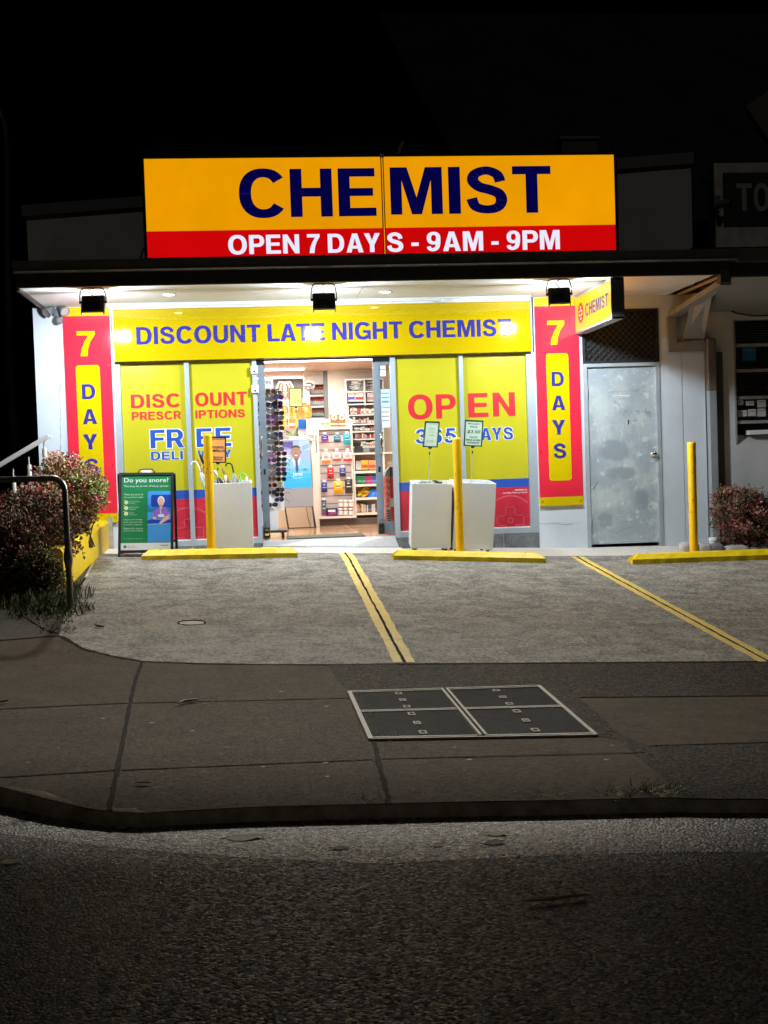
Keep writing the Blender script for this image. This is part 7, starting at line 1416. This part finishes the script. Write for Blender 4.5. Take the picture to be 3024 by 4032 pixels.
for i, (x0, y0, x1, y1, c_, lb) in enumerate(((590, 385, 650, 440, ('blush', 225, 170, 165), 'pink box at the top of the stack beside the cabinet'), (598, 440, 655, 512, ('rosewater', 235, 190, 180), 'rose carton in the stack beside the cabinet'), (600, 512, 655, 532, ('violet', 95, 80, 190), 'thin violet box under the rose carton'), (600, 532, 660, 600, ('bisque', 215, 185, 160), 'beige carton at the bottom of the stack beside the cabinet'), (345, 485, 430, 520, ('chalk', 230, 225, 215), 'white box on the ledge above the yellow packets'), (440, 690, 515, 780, ('tangerine', 240, 130, 60), 'orange leaflet box on the counter by the plant'))): carton(x0, y0, x1, y1, 4.3 if i < 4 else 4.6, c_, lb, 'box', None, .15, ('mist', 220, 225, 235))
c_ = at(*K7(655, 328), 4.4); mb = MB(); mb.cyl(c_, c_+Vector((0, .02, .01)), .085, mat('mirror rim', (.75, .72, .68), .3), n=24); mb.lathe(c_+Vector((0, -.002, 0)), [(0, -.03), (.05, -.02), (.075, 0)], mat('mirror face', (.7, .85, .95), .05, 1), 24, (0, 1, 0)); tag(mb.build('convex_mirror'), 'small round convex mirror on the corner of the white cabinet', 'mirror')
# papers on the door glass, red cardboard stand behind it
for i, (x0, y0, x1, y1, lb) in enumerate(((1420, 108, 1490, 226, 'small pale paper at the top of the glass door'), (1436, 366, 1538, 562, 'pale blue notice in the middle of the glass door'), (1440, 570, 1538, 785, 'long white notice lowest on the glass door'))):
    q = R7(x0, y0, x1, y1, .134); mb = MB(); mb.box((q[0], .1335, q[2]), (q[1], .135, q[3]), (M['paper'], mat('blue notice paper', (.50, .66, .76), .6), M['paper'])[i])
    for k in range(3 if i else 1): mb.box((q[0]+.01, .1325, q[3]-.05-.05*k), (q[1]-.012, .1335, q[3]-.042-.05*k), mat('grey print', (.14, .15, .17), .5))
    if i == 1:
        for k in range(4): mb.box((q[0]+.012+k*.02, .1325, q[2]+.055), (q[0]+.02+k*.02, .1335, q[2]+.075), mat('grey print', (.14, .15, .17), .5))
    tag(mb.build('notice'), lb, 'notice')
q = R7(1484, 1215, 1592, 1845, .55); t = thing('cardboard_stand', ((q[0]+q[1])/2, .55, FZ), 'red cardboard stand with white scribble pattern behind the glass door', 'cardboard stand')
mb = MB(); rdc = fm_('standred', 222, 40, 36); spl = q[0]+(q[1]-q[0])*.55; mb.box((q[0], .55, FZ), (q[1], .8, q[2]+(q[3]-q[2])*.83), rdc); mb.prism([(q[0], .55, q[2]+(q[3]-q[2])*.832), (spl, .55, q[2]+(q[3]-q[2])*.832), (spl, .55, q[3]), (q[0]+.02, .55, q[3]-.05)], (0, .2, 0), fm_('greycard', 150, 150, 150)); mb.box((spl, .56, q[2]+(q[3]-q[2])*.832), (q[1], .8, q[3]), fm_('darkcard', 70, 72, 74)); mb.build('stand_body', t)
mb = MB(); pk = fm_('coralprint', 240, 130, 105); za, zb_ = q[2]+(q[3]-q[2])*.33, q[2]+(q[3]-q[2])*.83; mb.box((q[0]+.002, .547, za), (spl, .5495, zb_), pk)
for i in range(9): zz_ = za+(zb_-za)*(i+.5)/9; mb.tube([(q[0]+.008, .546, zz_), (q[0]+(spl-q[0])*.4, .546, zz_+.03), (q[0]+(spl-q[0])*.7, .546, zz_-.02), (spl-.006, .546, zz_+.02)], .004, rdc if i % 2 else M['paper'], 5)
mb.box((spl-.02, .546, za-.01), (q[1]-.01, .549, za+.09), M['paper'])
mb.build('printed_panel', t)
mb = MB(); mb.box((q[0]+.004, .547, FZ+.02), (spl, .5495, za-.012), fm_('palecard', 215, 205, 200))
for i in range(13): zz_ = FZ+.03+(za-FZ-.06)*i/13; mb.add([(q[0]+.006, .5465, zz_), (spl-.002, .5465, zz_-.01), (spl-.002, .5465, zz_+.003), (q[0]+.006, .5465, zz_+.013)], [(0, 1, 2, 3)], fm_('darkcard', 70, 72, 74))
mb.build('striped_panel', t)
p = [atZ(*K7(x, y), FZ) for x, y in ((420, 1996), (1278, 1970), (1195, 1945), (520, 1975))]; y0_, y1_ = .06, .62
mb = MB(); a_, b_ = at(*K7(425, 1990), .08).x, at(*K7(1270, 1970), .08).x; mb.cbox((a_, .06, FZ+.001), (b_, .6, FZ+.012), .004, mat('dark green mat', (.10, .115, .085), .95, var=.2, vs=60, bump=.5, bs=200)); tag(mb.build('door_mat'), 'dark green rubber backed mat just inside the open doors', 'door mat')

# old gum and pale scrapes trodden into the paving, a hairline crack over the bays
rnd = random.Random(77); mb = MB(); gm_ = (mat('trodden gum', (.016, .013, .010), .8), mat('pale gum', (.20, .18, .15), .8))
for i in range(70):
    x, y = rnd.uniform(20, 1420), rnd.uniform(1450, 1735); p = hit(*K(x, y)); r_ = rnd.uniform(.006, .016); m_ = gm_[rnd.random() < .35]
    if p.y < -8.8 or (750 < x < 1290 and 1480 < y < 1600): continue
    mb.add([Vector((p.x+math.cos(R(a))*r_*rnd.uniform(.7, 1.2), p.y+math.sin(R(a))*r_*rnd.uniform(.7, 1.2), zg(p.x, p.y)+.0012)) for a in range(0, 360, 40)], [list(range(9))], m_)
tag(mb.build('gum_spots'), 'old gum spots trodden into the footpath', 'gum', kind='stuff')
mb = MB()
for pts in (((560, 1215), (640, 1212), (760, 1204)), ((420, 1235), (470, 1230), (560, 1220)), ((1290, 1205), (1310, 1212), (1316, 1222))):
    W = []
    for (x0, y0), (x1, y1) in zip(pts, pts[1:]): W += [hit(*K(x0+(x1-x0)*i/8, y0+(y1-y0)*i/8+rnd.uniform(-.6, .6))) for i in range(8)]
    L = [Vector((p.x, p.y-.006, zg(p.x, p.y-.006)+.004)) for p in W]; U = [Vector((p.x, p.y+.006, zg(p.x, p.y+.006)+.004)) for p in W]; m = len(W); mb.add(L+U, [(i, i+1, m+i+1, m+i) for i in range(m-1)], M['joint'])
tag(mb.build('paving_crack'), **S)
